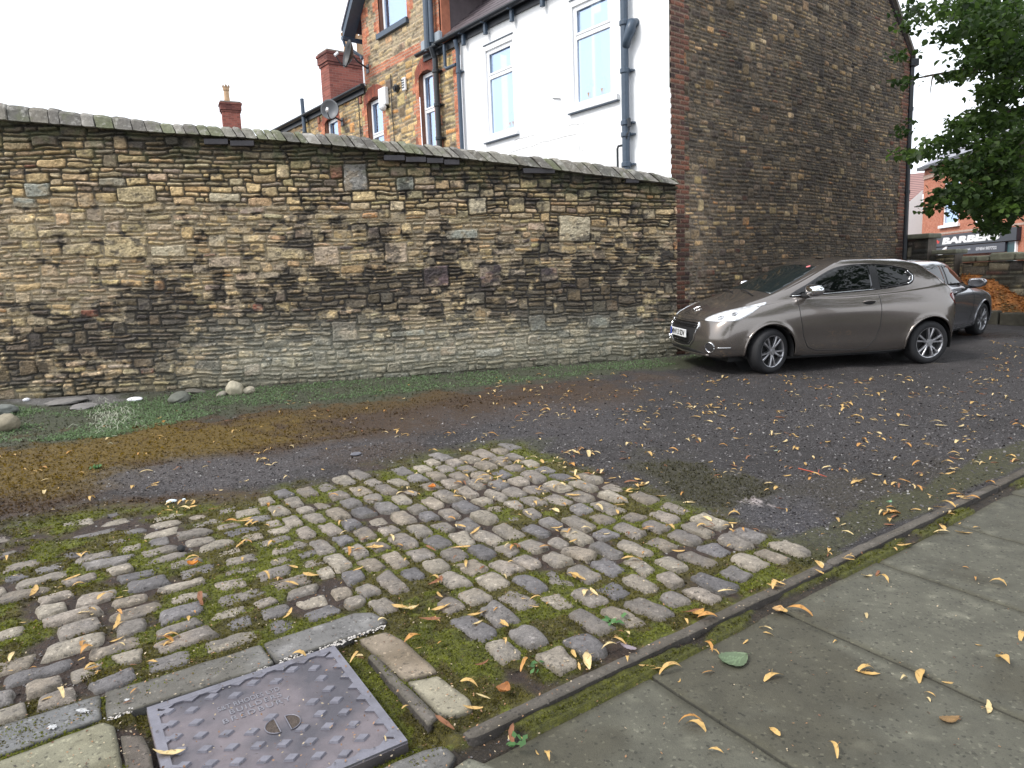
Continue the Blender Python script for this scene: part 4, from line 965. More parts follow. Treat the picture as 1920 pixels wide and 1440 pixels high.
# flat stones, kerb edging and pavement slabs: rounded plates from outlines in ground coordinates
def plate(polys, name, mat_, thick=.05, rnd=.008, step=.03, lich=0.0, moss_edge=.5, parent=None, dish_=.0):
    """polys: list of (outline in (u,v), top height, colour)"""
    V = []; Fc = []; C = []
    for poly, top, c0 in polys:
        P = np.array(poly, float); n = len(P)
        # resample and round the outline
        pts = []
        for i in range(n):
            a, b = P[i], P[(i+1) % n]; m = max(int(np.linalg.norm(b-a)/step), 1)
            for k in range(m): pts.append(a+(b-a)*k/m)
        pts = np.array(pts)
        pts = pts+np.stack([(fbm(pts[:, 0]*14, pts[:, 1]*14, 101, 3)-.5), (fbm(pts[:, 0]*14+50, pts[:, 1]*14, 102, 3)-.5)], -1)*.012
        # light smoothing rounds the corners
        pts = .7*pts+.15*np.roll(pts, 1, 0)+.15*np.roll(pts, -1, 0)
        lo, hi = pts.min(0), pts.max(0)
        gx, gy = np.meshgrid(np.arange(lo[0], hi[0], step*.8), np.arange(lo[1], hi[1], step*.8)); g = np.stack([gx.ravel(), gy.ravel()], -1)
        A_ = pts; B_ = np.roll(pts, -1, 0); ins = np.zeros(len(g), bool); dist = np.full(len(g), 9.0)
        for a, b in zip(A_, B_):
            cond = ((a[1] > g[:, 1]) != (b[1] > g[:, 1])); xx = (b[0]-a[0])*(g[:, 1]-a[1])/(b[1]-a[1]+1e-12)+a[0]; ins ^= cond & (g[:, 0] < xx)
            ab = b-a; t = np.clip(((g-a)@ab)/(ab@ab+1e-12), 0, 1); dist = np.minimum(dist, np.linalg.norm(g-a-t[:, None]*ab, axis=1))
        g = g[ins & (dist > step*.75)]; dd = dist[ins & (dist > step*.75)]
        cen = pts.mean(0); inner = pts+(cen-pts)/np.linalg.norm(cen-pts, axis=1, keepdims=True)*rnd
        allp = np.concatenate([inner, g]); m = len(inner)
        vv, ee, ff, *_ = delaunay_2d_cdt([Vector(p) for p in allp], [(i, (i+1) % m) for i in range(m)], [], 1, 1e-5)
        k0 = len(V); vv = np.array([tuple(p) for p in vv])
        X, Y = uvxy(vv[:, 0], vv[:, 1]); zz = gz(X, Y)+top+.007*(fbm(vv[:, 0]*7, vv[:, 1]*7, 103, 3)-.5)
        V += list(map(tuple, np.stack([X, Y, zz], -1))); Fc += [tuple(k0+i for i in f) for f in ff]
        v0 = .82+.36*fbm(vv[:, 0]*6, vv[:, 1]*6, 104, 4); cc = np.array(c0)*v0[:, None]
        if lich:
            l_ = sst(.78, .84, vn(vv[:, 0]*13, vv[:, 1]*13, 105))*sst(.35, .6, fbm(vv[:, 0]*30, vv[:, 1]*30, 107, 2)); cc = mixc(cc, np.array(c0)*1.9, l_*lich)
        dk = sst(.46, .66, fbm(vv[:, 0]*2.2, vv[:, 1]*2.2, 106, 5)); cc = mixc(cc, np.array(c0)*np.array((.58, .54, .46)), dk*.7)
        bd = np.zeros(len(vv)); bd[:m] = 1; cc = mixc(cc, (.05, .045, .025), bd*moss_edge)
        C += list(map(tuple, cc))
        # rim: two rings going down
        for j, (q_, z_) in enumerate(((pts, -rnd*.8), (pts, -thick))):
            X, Y = uvxy(q_[:, 0], q_[:, 1]); V += list(map(tuple, np.stack([X, Y, gz(X, Y)+top+z_], -1))); C += [tuple(np.array(c0)*.45)]*m
        nv = len(vv); r0, r1, r2 = k0, k0+nv, k0+nv+m
        for i in range(m):
            j = (i+1) % m; Fc.append((r0+i, r1+i, r1+j, r0+j)); Fc.append((r1+i, r2+i, r2+j, r1+j))
    o = mk(name, V, Fc, mat_, parent, smooth=False, col=C); fix_normals(o)
    o.data.polygons.foreach_set('use_smooth', [True]*len(o.data.polygons)); 
    return o
pp = lambda L: [guv(*q) for q in L]
grey, lgt, drk = (.15, .145, .135), (.23, .205, .155), (.11, .10, .09)
stones = [
 (pp([(494, 1210), (665, 1152), (700, 1151), (727, 1167), (705, 1183), (519, 1244)]), .010, (.14, .135, .13)),
 (pp([(196, 1302), (490, 1211), (515, 1246), (470, 1264), (200, 1350)]), .008, (.155, .15, .14)),
 (pp([(-160, 1420), (-40, 1375), (188, 1304), (192, 1350), (-100, 1455)]), .006, (.15, .15, .15)),
 (pp([(-130, 1475), (0, 1430), (195, 1358), (217, 1366), (238, 1480), (230, 1560), (-160, 1580)]), .012, (.19, .18, .125)),
 (pp([(226, 1380), (268, 1379), (286, 1420), (300, 1500), (246, 1500)]), .004, (.13, .11, .095)),
 (pp([(672, 1202), (722, 1188), (761, 1206), (822, 1264), (758, 1278)]), .010, (.235, .19, .14)),
 (pp([(763, 1281), (820, 1270), (882, 1314), (888, 1336), (846, 1347), (823, 1342)]), .009, (.25, .225, .165)),
 (pp([(688, 1232), (703, 1224), (760, 1284), (824, 1348), (803, 1364)]), .004, (.12, .105, .09)),
 (pp([(700, 1450), (740, 1430), (792, 1406), (831, 1399), (857, 1419), (838, 1445), (790, 1480)]), .004, (.13, .125, .12)),
 (pp([(838, 1450), (880, 1420), (930, 1440), (960, 1480), (900, 1520)]), .004, (.2, .2, .16)),
]
o = plate(stones, 'stone_border', MAT['flag'], .05, .006, .018, lich=.5); tag(o, kind='structure')
# edging kerb
ks = []; u0 = 1.17
R = random.Random(2)
while u0 < 22:
    l = R.uniform(1.2, 2.4); ks.append(([(u0, KV0+R.uniform(-.004, .004)), (u0+l-.006, KV0+R.uniform(-.004, .004)), (u0+l-.006, KV0+.058), (u0, KV0+.060+R.uniform(-.003, .003))], .004+R.uniform(-.003, .004), (.115, .10, .088))); u0 += l
o = plate(ks, 'kerb', MAT['flag'], .09, .004, .03, moss_edge=.3); tag(o, kind='structure')
# pavement flags
ps = []
js = [guv(1240, 1270)[0]]
js = [js[0]+.893*k for k in range(-1, 24)]
for a, b in zip(js[:-1], js[1:]):
    c = R.uniform(.85, 1.12); cc = (.084*c, .081*c, .061*c)
    va = 1.995-R.uniform(0, .045)
    ps.append(([(max(a, 1.15)+.004, .62), (b-.004, .62), (b-.004, va), (max(a, 1.15)+.004, va)], -.030+R.uniform(-.003, .003), cc))
    ps.append(([(a-.3+.004, -.3), (b-.3-.004, -.3), (b-.3-.004, .61), (a-.3+.004, .61)], -.030+R.uniform(-.003, .003), cc))
o = plate(ps, 'pavement', MAT['flag'], .06, .004, .035, lich=.55, moss_edge=.55); tag(o, kind='structure')

# ------------------------------------------------------------------ manhole cover
def cover():
    P0, P1, P2 = [on_ground(*q) for q in ((275, 1335), (628, 1217), (806, 1380))]
    a = (P1-P0); a = a/np.linalg.norm(a); nrm = np.cross(a, P2-P1); nrm = nrm/np.linalg.norm(nrm); nrm = nrm if nrm[2] > 0 else -nrm
    b = np.cross(nrm, a); b = b if b@(P2-P1) > 0 else -b
    W_ = float(np.linalg.norm(P1-P0)); H_ = float((P2-P1)@b)
    ob = empty('manhole_cover', tuple(P0), label='square grey cast iron manhole cover with raised diamonds and lettering among the setts', cat='manhole cover')
    fr = lambda x, y, z: tuple(np.array(P0)+a*x+b*y+nrm*(z+.012)-P0)
    iron = mat('cast_iron', (.088, .083, .096), .42, metal=.35, vary=.2, vscale=9, bump=.2, bscale=90, v2=(.18, .155, .165))
    ironr = mat('worn_iron', (.20, .195, .225), .33, metal=.45, vary=.25, vscale=12, bump=.2, bscale=90)
    q = MB(); q.box((0, 0, -.05), (W_, H_, 0), fr); q.build('plate', iron, ob, bevel=.003)
    # raised rim with teeth
    q = MB(); w_ = .036; h = .008
    q.box((0.002, .002, 0), (W_-.002, w_, h), fr); q.box((.002, H_-w_, 0), (W_-.002, H_-.002, h), fr); q.box((.002, w_, 0), (w_, H_-w_, h), fr); q.box((W_-w_, w_, 0), (W_-.002, H_-w_, h), fr)
    sp = .090; dl, ds = .031, .0215
    nx = int((W_-2*w_)/sp); ox = (W_-nx*sp)/2
    for i in range(nx+1):
        x = ox+i*sp
        q.prism([(max(x-dl, w_), w_-.001), (min(x+dl, W_-w_), w_-.001), (x, w_+.022)], 0, h-.0008, fr)
        q.prism([(max(x-dl, w_), H_-w_+.001), (x, H_-w_-.022), (min(x+dl, W_-w_), H_-w_+.001)], 0, h-.0008, fr)
    ny = int((H_-2*w_)/sp); oy = (H_-ny*sp)/2
    for j in range(ny+1):
        y = oy+j*sp
        q.prism([(w_-.001, y-ds), (w_+.03, y), (w_-.001, y+ds)], 0, h-.0008, fr); q.prism([(W_-w_+.001, y-ds), (W_-w_+.001, y+ds), (W_-w_-.03, y)], 0, h-.0008, fr)
    fix_normals(q.build('rim', ironr, ob))
    # raised diamonds, leaving out the lettered field and the keyholes
    def loc(px, py):
        d = ray(px, py); t = ((P0-np.array([0, 0, EYE]))@nrm)/(d@nrm); p = d*t+np.array([0, 0, EYE])-P0; return float(p@a), float(p@b)
    k1 = loc(512, 1370); k2 = loc(550, 1358); kc = ((k1[0]+k2[0])/2, (k1[1]+k2[1])/2)
    tx0, ty0 = loc(408, 1338); tx1, ty1 = loc(575, 1290)
    dia = MB(); R = random.Random(9)
    for i in range(-1, 2*nx+3):
        for j in range(-1, ny+2):
            x = ox+i*sp/1.0*.5+.0; y = oy+j*sp+(sp/2 if i % 2 else 0)
            x = ox+i*sp*.9
            if not (w_+dl < x < W_-w_-dl and w_+ds+.004 < y < H_-w_-ds-.004): continue
            if abs(x-kc[0]) < .095 and abs(y-kc[1]) < .062: continue
            if tx0-.02 < x < tx1+.06 and ty0-.055 < y < ty0+.135: continue
            s1 = 1+R.uniform(-.03, .03)
            V = [fr(x-dl*s1, y, 0), fr(x, y-ds*s1, 0), fr(x+dl*s1, y, 0), fr(x, y+ds*s1, 0)]+[fr(x-dl*.82, y, .0085), fr(x, y-ds*.82, .0085), fr(x+dl*.82, y, .0085), fr(x, y+ds*.82, .0085)]
            dia.add(V, [(4, 5, 6, 7), (0, 1, 5, 4), (1, 2, 6, 5), (2, 3, 7, 6), (3, 0, 4, 7)])
    fix_normals(dia.build('raised_pattern', ironr, ob))
    # two D-shaped keyholes: raised lip and dirt inside
    for (cx, cy), sg in ((k1, -1), (k2, 1)):
        lip = MB(); out = [(cx-sg*.018, cy-.047)]+[(cx-sg*.018+sg*.045*math.sin(q_), cy-.047*math.cos(q_)) for q_ in np.linspace(.25, PI-.25, 10)]+[(cx-sg*.018, cy+.047)]
        pts = [fr(x, y, .003) for x, y in out]+[fr(out[0][0], out[0][1], .003)]
        lip.tube(pts, .0022, 6); lip.build('keyhole_lip', ironr, ob)
        dirt = MB(); dirt.prism(out, .0003, .0018, fr); fix_normals(dirt.build('keyhole_dirt', mat('dirt', (.11, .085, .07), .95, vary=.5, vscale=60, bump=1, bscale=100), ob))
    # cast lettering
    LB = [('S&T RHODES LTD', tx0+.0, ty0+.0, .034, .24), ('BUILDERS', tx0+.035, ty0+.045, .034, .20), ('BREDBURY', tx0+.0, ty0+.09, .034, .26)]
    for txt, x0, y0, sz, wd in LB:
        cu = bpy.data.curves.new('t', 'FONT'); cu.body = txt; cu.size = sz*1.25; cu.extrude = .0012; cu.space_character = 1.25 if txt != 'S&T RHODES LTD' else 1.05; cu.resolution_u = 3
        to = bpy.data.objects.new('t', cu); COL.objects.link(to); dg = bpy.context.evaluated_depsgraph_get(); me = bpy.data.meshes.new_from_object(to.evaluated_get(dg)); bpy.data.objects.remove(to)
        xs = [v.co.x for v in me.vertices]; sc = wd/max(xs)
        for v in me.vertices: v.co = Vector(fr(x0+v.co.x*sc, y0-v.co.y+.012, .0012+v.co.z*1.3))
        me.materials.clear(); me.materials.append(mat('worn_letter', (.22, .215, .24), .4, metal=.3)); lo = bpy.data.objects.new('lettering', me); link(lo, ob); fix_normals(lo)
cover()
# ------------------------------------------------------------------ parked cars
RX = [
 [.30, .30, .32, .36, .46, .79, 1.18, 1.45, 2.0, 2.45, 2.85, 3.33, 3.62, 3.70, 3.72, 3.72],
 [.09, .11, .16, .26, .42, .79, 1.18, 1.45, 2.0, 2.45, 2.85, 3.33, 3.68, 3.84, 3.89, 3.90],
 [.02, .05, .12, .24, .42, .79, 1.18, 1.45, 2.0, 2.45, 2.85, 3.33, 3.70, 3.89, 3.94, 3.95],
 [.00, .03, .11, .23, .42, .79, 1.18, 1.45, 2.0, 2.45, 2.85, 3.33, 3.71, 3.90, 3.955, 3.96],
 [.02, .05, .14, .26, .43, .79, 1.18, 1.45, 2.0, 2.45, 2.85, 3.33, 3.72, 3.90, 3.95, 3.955],
 [.055, .09, .19, .31, .46, .79, 1.18, 1.45, 2.0, 2.45, 2.85, 3.33, 3.72, 3.88, 3.92, 3.93],
 [.12, .15, .26, .39, .53, .82, 1.18, 1.45, 2.0, 2.45, 2.85, 3.33, 3.68, 3.82, 3.86, 3.87],
 [.45, .46, .52, .62, .76, .98, 1.25, 1.47, 2.0, 2.45, 2.85, 3.32, 3.63, 3.77, 3.81, 3.82],
 [.96, .97, 1.01, 1.08, 1.14, 1.22, 1.38, 1.55, 2.0, 2.45, 2.85, 3.27, 3.55, 3.69, 3.73, 3.74],
 [1.36, 1.37, 1.41, 1.46, 1.5, 1.54, 1.62, 1.75, 2.05, 2.45, 2.82, 3.18, 3.42, 3.57, 3.61, 3.62],
 [1.74, 1.75, 1.78, 1.82, 1.85, 1.88, 1.93, 2.00, 2.17, 2.45, 2.78, 3.08, 3.28, 3.42, 3.46, 3.47],
 [1.98, 1.98, 2.0, 2.02, 2.04, 2.06, 2.1, 2.15, 2.25, 2.45, 2.72, 2.95, 3.1, 3.19, 3.2, 3.2],
 [1.98, 1.98, 2.0, 2.02, 2.04, 2.06, 2.1, 2.15, 2.25, 2.45, 2.72, 2.95, 3.1, 3.19, 3.2, 3.2]]
RY = [
 [0, .30, .50, .60, .64, .64, .66, .68, .68, .68, .66, .64, .62, .55, .3, 0],
 [0, .35, .60, .74, .80, .80, .79, .79, .79, .79, .79, .80, .78, .68, .38, 0],
 [0, .36, .64, .79, .845, .855, .84, .83, .83, .83, .84, .86, .835, .72, .40, 0],
 [0, .36, .65, .80, .855, .868, .855, .845, .842, .845, .855, .872, .85, .74, .40, 0],
 [0, .36, .64, .79, .85, .87, .868, .862, .858, .862, .868, .874, .855, .74, .40, 0],
 [0, .34, .61, .765, .825, .85, .858, .86, .862, .862, .858, .85, .82, .72, .40, 0],
 [0, .30, .54, .69, .755, .785, .80, .806, .808, .808, .802, .775, .72, .64, .38, 0],
 [0, .28, .48, .60, .66, .71, .745, .765, .775, .775, .77, .745, .69, .61, .37, 0],
 [0, .28, .50, .61, .655, .68, .705, .725, .738, .738, .732, .705, .655, .57, .35, 0],
 [0, .27, .47, .57, .605, .63, .65, .662, .675, .675, .668, .645, .605, .53, .33, 0],
 [0, .26, .43, .51, .54, .56, .575, .585, .592, .592, .585, .565, .535, .47, .30, 0],
 [0, .18, .30, .36, .38, .395, .41, .42, .42, .42, .41, .39, .36, .30, .18, 0],
 [0]*16]
RZ = [
 [.19, .19, .19, .19, .19, .19, .17, .17, .17, .17, .17, .19, .22, .24, .25, .25],
 [.20, .20, .20, .21, .22, .22, .19, .18, .18, .18, .18, .22, .24, .26, .27, .27],
 [.31, .31, .31, .31, .31, .31, .29, .28, .28, .28, .29, .31, .33, .34, .35, .35],
 [.46, .46, .46, .46, .46, .47, .45, .44, .44, .44, .45, .48, .50, .50, .50, .50],
 [.57, .575, .59, .60, .61, .64, .62, .61, .61, .62, .64, .67, .69, .69, .69, .69],
 [.68, .685, .70, .725, .75, .785, .80, .80, .80, .81, .83, .86, .88, .88, .88, .88],
 [.755, .76, .772, .795, .825, .875, .915, .935, .95, .965, .985, 1.02, 1.045, 1.04, 1.03, 1.03],
 [.875, .872, .865, .865, .875, .90, .94, .962, .98, .995, 1.015, 1.055, 1.08, 1.08, 1.07, 1.07],
 [.965, .962, .955, .955, .96, .97, 1.02, 1.06, 1.10, 1.11, 1.12, 1.14, 1.16, 1.16, 1.16, 1.16],
 [1.20, 1.20, 1.19, 1.18, 1.18, 1.19, 1.21, 1.24, 1.265, 1.27, 1.26, 1.25, 1.25, 1.25, 1.26, 1.26],
 [1.40, 1.40, 1.39, 1.385, 1.385, 1.39, 1.395, 1.40, 1.405, 1.405, 1.39, 1.37, 1.355, 1.35, 1.355, 1.36],
 [1.452, 1.452, 1.45, 1.448, 1.447, 1.447, 1.448, 1.45, 1.452, 1.45, 1.44, 1.43, 1.42, 1.415, 1.415, 1.415],
 [1.462, 1.462, 1.462, 1.46, 1.46, 1.46, 1.46, 1.462, 1.462, 1.46, 1.45, 1.44, 1.43, 1.425, 1.425, 1.425]]
for _i in range(12):
    for _j in range(16):
        _x = RX[_i][_j]
        if _x > 3.33: RX[_i][_j] = 3.33+(_x-3.33)*.86
        if _x < .79 and _i < 7: RX[_i][_j] = .79-(.79-_x)*1.04
for _i in range(1, 6): RY[_i][13] -= .03; RY[_i][12] -= .01
def cr(A, n, axis):
    """Catmull-Rom resampling along an axis"""
    A = np.moveaxis(A, axis, 0); m = len(A); t = np.linspace(0, m-1-1e-9, (m-1)*n+1); i = t.astype(int); f = (t-i).reshape(-1, *([1]*(A.ndim-1)))
    g = lambda k: A[np.clip(k, 0, m-1)]
    p0 = np.where((i > 0).reshape(f.shape), g(i-1), 2*g(i)-g(i+1)); p3 = np.where((i < m-2).reshape(f.shape), g(i+2), 2*g(i+1)-g(i)); p1, p2 = g(i), g(i+1)
    R_ = .5*(2*p1+(p2-p0)*f+(2*p0-5*p1+4*p2-p3)*f*f+(3*p1-p0-3*p2+p3)*f**3)
    return np.moveaxis(R_, 0, axis)
def car_material(name, c, fl=.25):
    m = mat(name, c, .22, metal=.75, coat=1.0); n = m.node_tree; b = n.nodes['Principled BSDF']
    return m
MAT['carglass'] = mat('car_glass', (.003, .004, .004), .015, spec=.45)
MAT['screen'] = mat('windscreen_glass', (.010, .016, .017), .02, spec=.8)
MAT['gloss_black'] = mat('gloss_black', (.008, .008, .009), .25)
MAT['rubber'] = mat('rubber_trim', (.012, .012, .013), .6)
MAT['chrome'] = mat('chrome', (.75, .76, .78), .10, metal=1)
MAT['alloy'] = mat('alloy', (.42, .42, .44), .3, metal=.85)
MAT['lamp'] = mat('headlamp', (.88, .90, .94), .12, metal=.2, coat=1)
MAT['lampin'] = mat('lamp_inner', (.25, .26, .28), .12, metal=.9)
MAT['red'] = mat('tail_red', (.12, .008, .006), .1, coat=1)
MAT['plate'] = mat('plate_white', (.78, .79, .8), .35); MAT['blue'] = mat('plate_blue', (.02, .06, .4), .35)
def make_car(root, paint, side, five=False, steer=0):
    net = np.stack([np.array(RX), np.array(RY), np.array(RZ)], -1).astype(float)
    if not five:
        n0 = net.copy()
        for j in range(16):
            w_ = max(0, 1-j/8)            # front part of each ring
            net[6, j, 2] += .035*(j in (4, 5, 6, 7))*(1 if j > 4 else .6); net[7, j, 0] -= .05*(j < 6); net[7, j, 2] += .03*w_
            net[8, j, 0] -= [.17, .17, .17, .16, .15, .14, .12, .06][j] if j < 8 else 0; net[8, j, 2] += .055*(j < 6)+.02*(j == 6)
            net[9, j, 0] -= .03*(j < 6); net[9, j, 2] += .02*(j < 7)
            net[10, j, 0] += .10*(j < 7)*w_; net[11:13, j, 0] += .10*(j < 7)*w_
            if j >= 11:
                q = (j-10)/5 if j < 14 else 1
                net[8, j, 0] -= .05*q; net[9, j, 0] -= .10*q; net[10, j, 0] -= .12*q; net[11:13, j, 0] -= .08*q; net[7, j, 0] -= .02*q
        X = net[..., 0]; net[..., 0] = np.where((X < .79) & (np.arange(13)[:, None] < 8), .86-(.86-X)*1.06, np.where((X < 1.3) & (np.arange(13)[:, None] < 7), X+.07*(1.3-X)/.51, X))
        Z_ = net[..., 2]; net[..., 2] = Z_+.040+.03*sst(.9, 1.4, Z_)
    G = cr(cr(net, 12, 0), 14, 1); G[..., 1] = np.maximum(G[..., 1], 0)
    nr, nc = G.shape[:2]
    for _ in range(6):      # light fairing
        H = G.copy(); H[1:-1, 1:-1] = .5*G[1:-1, 1:-1]+.125*(G[:-2, 1:-1]+G[2:, 1:-1]+G[1:-1, :-2]+G[1:-1, 2:])
        G = H
    G[:, 0, 1] = 0; G[:, -1, 1] = 0; G[-1, :, 1] = 0
    bm = bmesh.new(); wc = ((.79 if five else .86, .31), (3.33, .31)); RA = .352 if five else .372
    vs = {}
    for s in (1, -1):
        for i in range(nr):
            for j in range(nc):
                x, y, z = G[i, j]
                for cx, cz in wc:
                    r = math.hypot(x-cx, z-cz)
                    if abs(y) > .62 and abs(r-RA) < .017 and z > .1:
                        x, z = cx+(x-cx)/r*RA, cz+(z-cz)/r*RA
                # soft flare round the arches and a scooped door
                for cx, cz in wc:
                    r = math.hypot(x-cx, z-cz)
                    if abs(y) > .7 and r < RA+.09: y += .012*math.exp(-((r-RA-.01)/.03)**2)
                if s == -1 and (y < 1e-6): vs[s, i, j] = vs[1, i, j]; continue
                vs[s, i, j] = bm.verts.new((x, y*s, z))
    for s in (1, -1):
        for i in range(nr-1):
            for j in range(nc-1):
                q = [vs[s, i, j], vs[s, i, j+1], vs[s, i+1, j+1], vs[s, i+1, j]]
                q2 = []; [q2.append(v) for v in q if v not in q2]
                if len(q2) < 3: continue
                cx_ = sum(v.co.x for v in q)/4; cy_ = sum(abs(v.co.y) for v in q)/4; cz_ = sum(v.co.z for v in q)/4
                if cy_ > .60 and any(math.hypot(cx_-a, cz_-b) < RA-.001 for a, b in wc): continue
                try: bm.faces.new(q2 if s == 1 else q2[::-1])
                except ValueError: pass
    bmesh.ops.recalc_face_normals(bm, faces=bm.faces)
    for f in bm.faces: f.smooth = True
    me = bpy.data.meshes.new('body'); bm.to_mesh(me); bvh = BVHTree.FromBMesh(bm); bm.free()
    me.materials.append(paint); body = bpy.data.objects.new('body', me); link(body, root)
    def hit(p, d):
        d = Vector(d).normalized(); r = bvh.ray_cast(Vector(p)-d*3, d, 6)
        return (r[0], r[1] if r[1].dot(d) < 0 else -r[1]) if r[0] is not None else (None, None)
    def smoothloop(P, n=8):
        P = np.array(P, float); m = len(P); out = []
        for i in range(m):
            p0, p1, p2, p3 = P[i-1], P[i], P[(i+1) % m], P[(i+2) % m]
            for k in range(n):
                f = k/n; out.append(.5*(2*p1+(p2-p0)*f+(2*p0-5*p1+4*p2-p3)*f*f+(3*p1-p0-3*p2+p3)*f**3))
        return out
    def patch(name, pts, d, off, m_, parent=root, sm=True, step=.035, thick=.006):
        """panel lying on the body: outline near the surface, seen along d, standing proud by off"""
        d = Vector(d).normalized(); e1 = d.orthogonal().normalized() if abs(d.z) > .9 else Vector((0, 0, 1)).cross(d).normalized(); e2 = d.cross(e1)
        P2 = [(Vector(p).dot(e1), Vector(p).dot(e2)) for p in pts]
        lp = smoothloop(P2) if sm else [tuple(np.array(P2[i])+(np.array(P2[(i+1) % len(P2)])-np.array(P2[i]))*k/6) for i in range(len(P2)) for k in range(6)]
        lp = np.array(lp); lo, hi = lp.min(0), lp.max(0)
        g = [(x, y) for x in np.arange(lo[0], hi[0], step) for y in np.arange(lo[1], hi[1], step)]
        def inside(p):
            c = False
            for a, b in zip(lp, np.roll(lp, -1, 0)):
                if (a[1] > p[1]) != (b[1] > p[1]) and p[0] < (b[0]-a[0])*(p[1]-a[1])/(b[1]-a[1])+a[0]: c = not c
            return c
        g = [p for p in g if inside(p) and np.min(np.hypot(lp[:, 0]-p[0], lp[:, 1]-p[1])) > step*.4]
        m = len(lp); vv, ee, ff, *_ = delaunay_2d_cdt([Vector(p) for p in lp]+[Vector(p) for p in g], [(i, (i+1) % m) for i in range(m)], [], 1, 1e-6)
        V = []; last = Vector(pts[0]); N_ = []
        for v in vv:
            h, n_ = hit(e1*v[0]+e2*v[1]+d*(Vector(pts[0]).dot(d)), d)
            if h is None: h, n_, *_ = bvh.find_nearest(e1*v[0]+e2*v[1]+d*(Vector(pts[0]).dot(d))); n_ = n_ if n_.dot(d) < 0 else -n_
            V.append(h+n_*off); N_.append(n_)
        k = len(V); V += [V[i]-N_[i]*(off+thick) for i in range(m)]
        Fc = [tuple(f) for f in ff]+[(i, (i+1) % m, k+(i+1) % m, k+i) for i in range(m)]
        o = mk(name, V, Fc, m_, parent, smooth=False); fix_normals(o)
        o.data.polygons.foreach_set('use_smooth', [len(p.vertices) == 3 or p.index < len(ff) for p in o.data.polygons]); return o
    def line(name, pts, d, r, m_, parent=root, off=.0, n=6, close=False):
        P = [hit(p, d)[0] for p in pts]; N_ = [hit(p, d)[1] for p in pts]
        P = [p+n_*off for p, n_ in zip(P, N_) if p is not None]
        b = MB(); b.tube(P+([P[0]] if close else []), r, n); return b.build(name, m_, parent, smooth=True)
    dens = lambda L_, n=6: [tuple(np.array(L_[i])+(np.array(L_[i+1])-np.array(L_[i]))*k/n) for i in range(len(L_)-1) for k in range(n)]+[L_[-1]]
    # windscreen and rear window
    k_ = 0 if five else .095; ws = [(1.0, -.61, .965+k_), (1.0, -.3, .985+k_), (1.0, 0, .99+k_), (1.0, .3, .985+k_), (1.0, .61, .965+k_), (1.4, .535, 1.22+k_), (1.7, .45, 1.36+.07*(not five)), (1.7, .25, 1.38+.07*(not five)), (1.7, 0, 1.385+.07*(not five)), (1.7, -.25, 1.38+.07*(not five)), (1.7, -.45, 1.36+.07*(not five)), (1.4, -.535, 1.22+k_)]
    patch('windscreen', ws, (1, 0, -.35), .003, MAT['screen'], sm=False)
    patch('rear_window', [(3.7, -.50, 1.12), (3.7, 0, 1.11), (3.7, .50, 1.12), (3.5, .42, 1.31), (3.5, 0, 1.325), (3.5, -.42, 1.31)], (-1, 0, -.2), .003, MAT['carglass'], sm=False)
    e_ = 0 if five else .05
    for s in (1, -1):
        D_ = (0, -s, -.12)
        if not five:
            sur = [(1.19, s*.7, 1.03), (1.8, s*.7, 1.045), (2.5, s*.7, 1.075), (2.9, s*.7, 1.115), (3.06, s*.7, 1.15), (3.13, s*.66, 1.25), (3.05, s*.6, 1.34), (2.8, s*.6, 1.405), (2.45, s*.6, 1.437), (2.1, s*.6, 1.43), (1.84, s*.6, 1.375), (1.5, s*.65, 1.21)]
            wa = [(1.42, s*.7, 1.06), (2.43, s*.7, 1.095), (2.41, s*.6, 1.412), (2.12, s*.6, 1.405), (1.88, s*.6, 1.36), (1.60, s*.6, 1.235)]
            qa = [(1.25, s*.7, 1.052), (1.39, s*.7, 1.057), (1.53, s*.7, 1.185)]
            wr = [(2.55, s*.7, 1.105), (2.88, s*.7, 1.14), (3.02, s*.7, 1.175), (3.07, s*.66, 1.25), (2.98, s*.6, 1.325), (2.77, s*.6, 1.382), (2.53, s*.6, 1.41)]
            patch('window_surround', sur, D_, .0025, MAT['gloss_black'])
            patch('side_window', wa, D_, .0055, MAT['carglass'], sm=False); patch('quarter_light', qa, D_, .0055, MAT['carglass'], sm=False); patch('rear_side_window', wr, D_, .0055, MAT['carglass'], sm=False)
            line('rear_trim', dens([(3.0, s*.7, 1.145), (3.08, s*.7, 1.195), (3.105, s*.66, 1.255), (3.04, s*.62, 1.325)], 4), D_, .007, MAT['chrome'], off=.005)
            line('belt_trim', dens([(1.22, s*.7, 1.04), (1.8, s*.7, 1.057), (2.48, s*.7, 1.088)]), D_, .006, MAT['chrome'], off=.004)
            shut = dens([(2.50, s*.8, 1.02), (2.515, s*.8, .80), (2.51, s*.8, .56), (2.46, s*.8, .40), (2.33, s*.8, .285), (2.15, s*.8, .262), (1.55, s*.8, .29), (1.42, s*.8, .34), (1.34, s*.8, .50), (1.27, s*.8, .80), (1.25, s*.8, 1.0)])
        else:
            sur = [(1.33, s*.7, .975), (1.9, s*.7, 1.0), (2.5, s*.7, 1.02), (3.1, s*.7, 1.06), (3.36, s*.7, 1.12), (3.30, s*.66, 1.21), (3.12, s*.6, 1.30), (2.8, s*.6, 1.36), (2.45, s*.6, 1.378), (2.1, s*.6, 1.37), (1.86, s*.6, 1.325), (1.6, s*.65, 1.18)]
            patch('window_surround', sur, D_, .0025, MAT['gloss_black'])
            patch('side_window', [(1.42, s*.7, 1.005), (2.22, s*.7, 1.035), (2.22, s*.6, 1.355), (2.05, s*.6, 1.345), (1.87, s*.6, 1.30), (1.63, s*.6, 1.15)], D_, .0055, MAT['carglass'], sm=False)
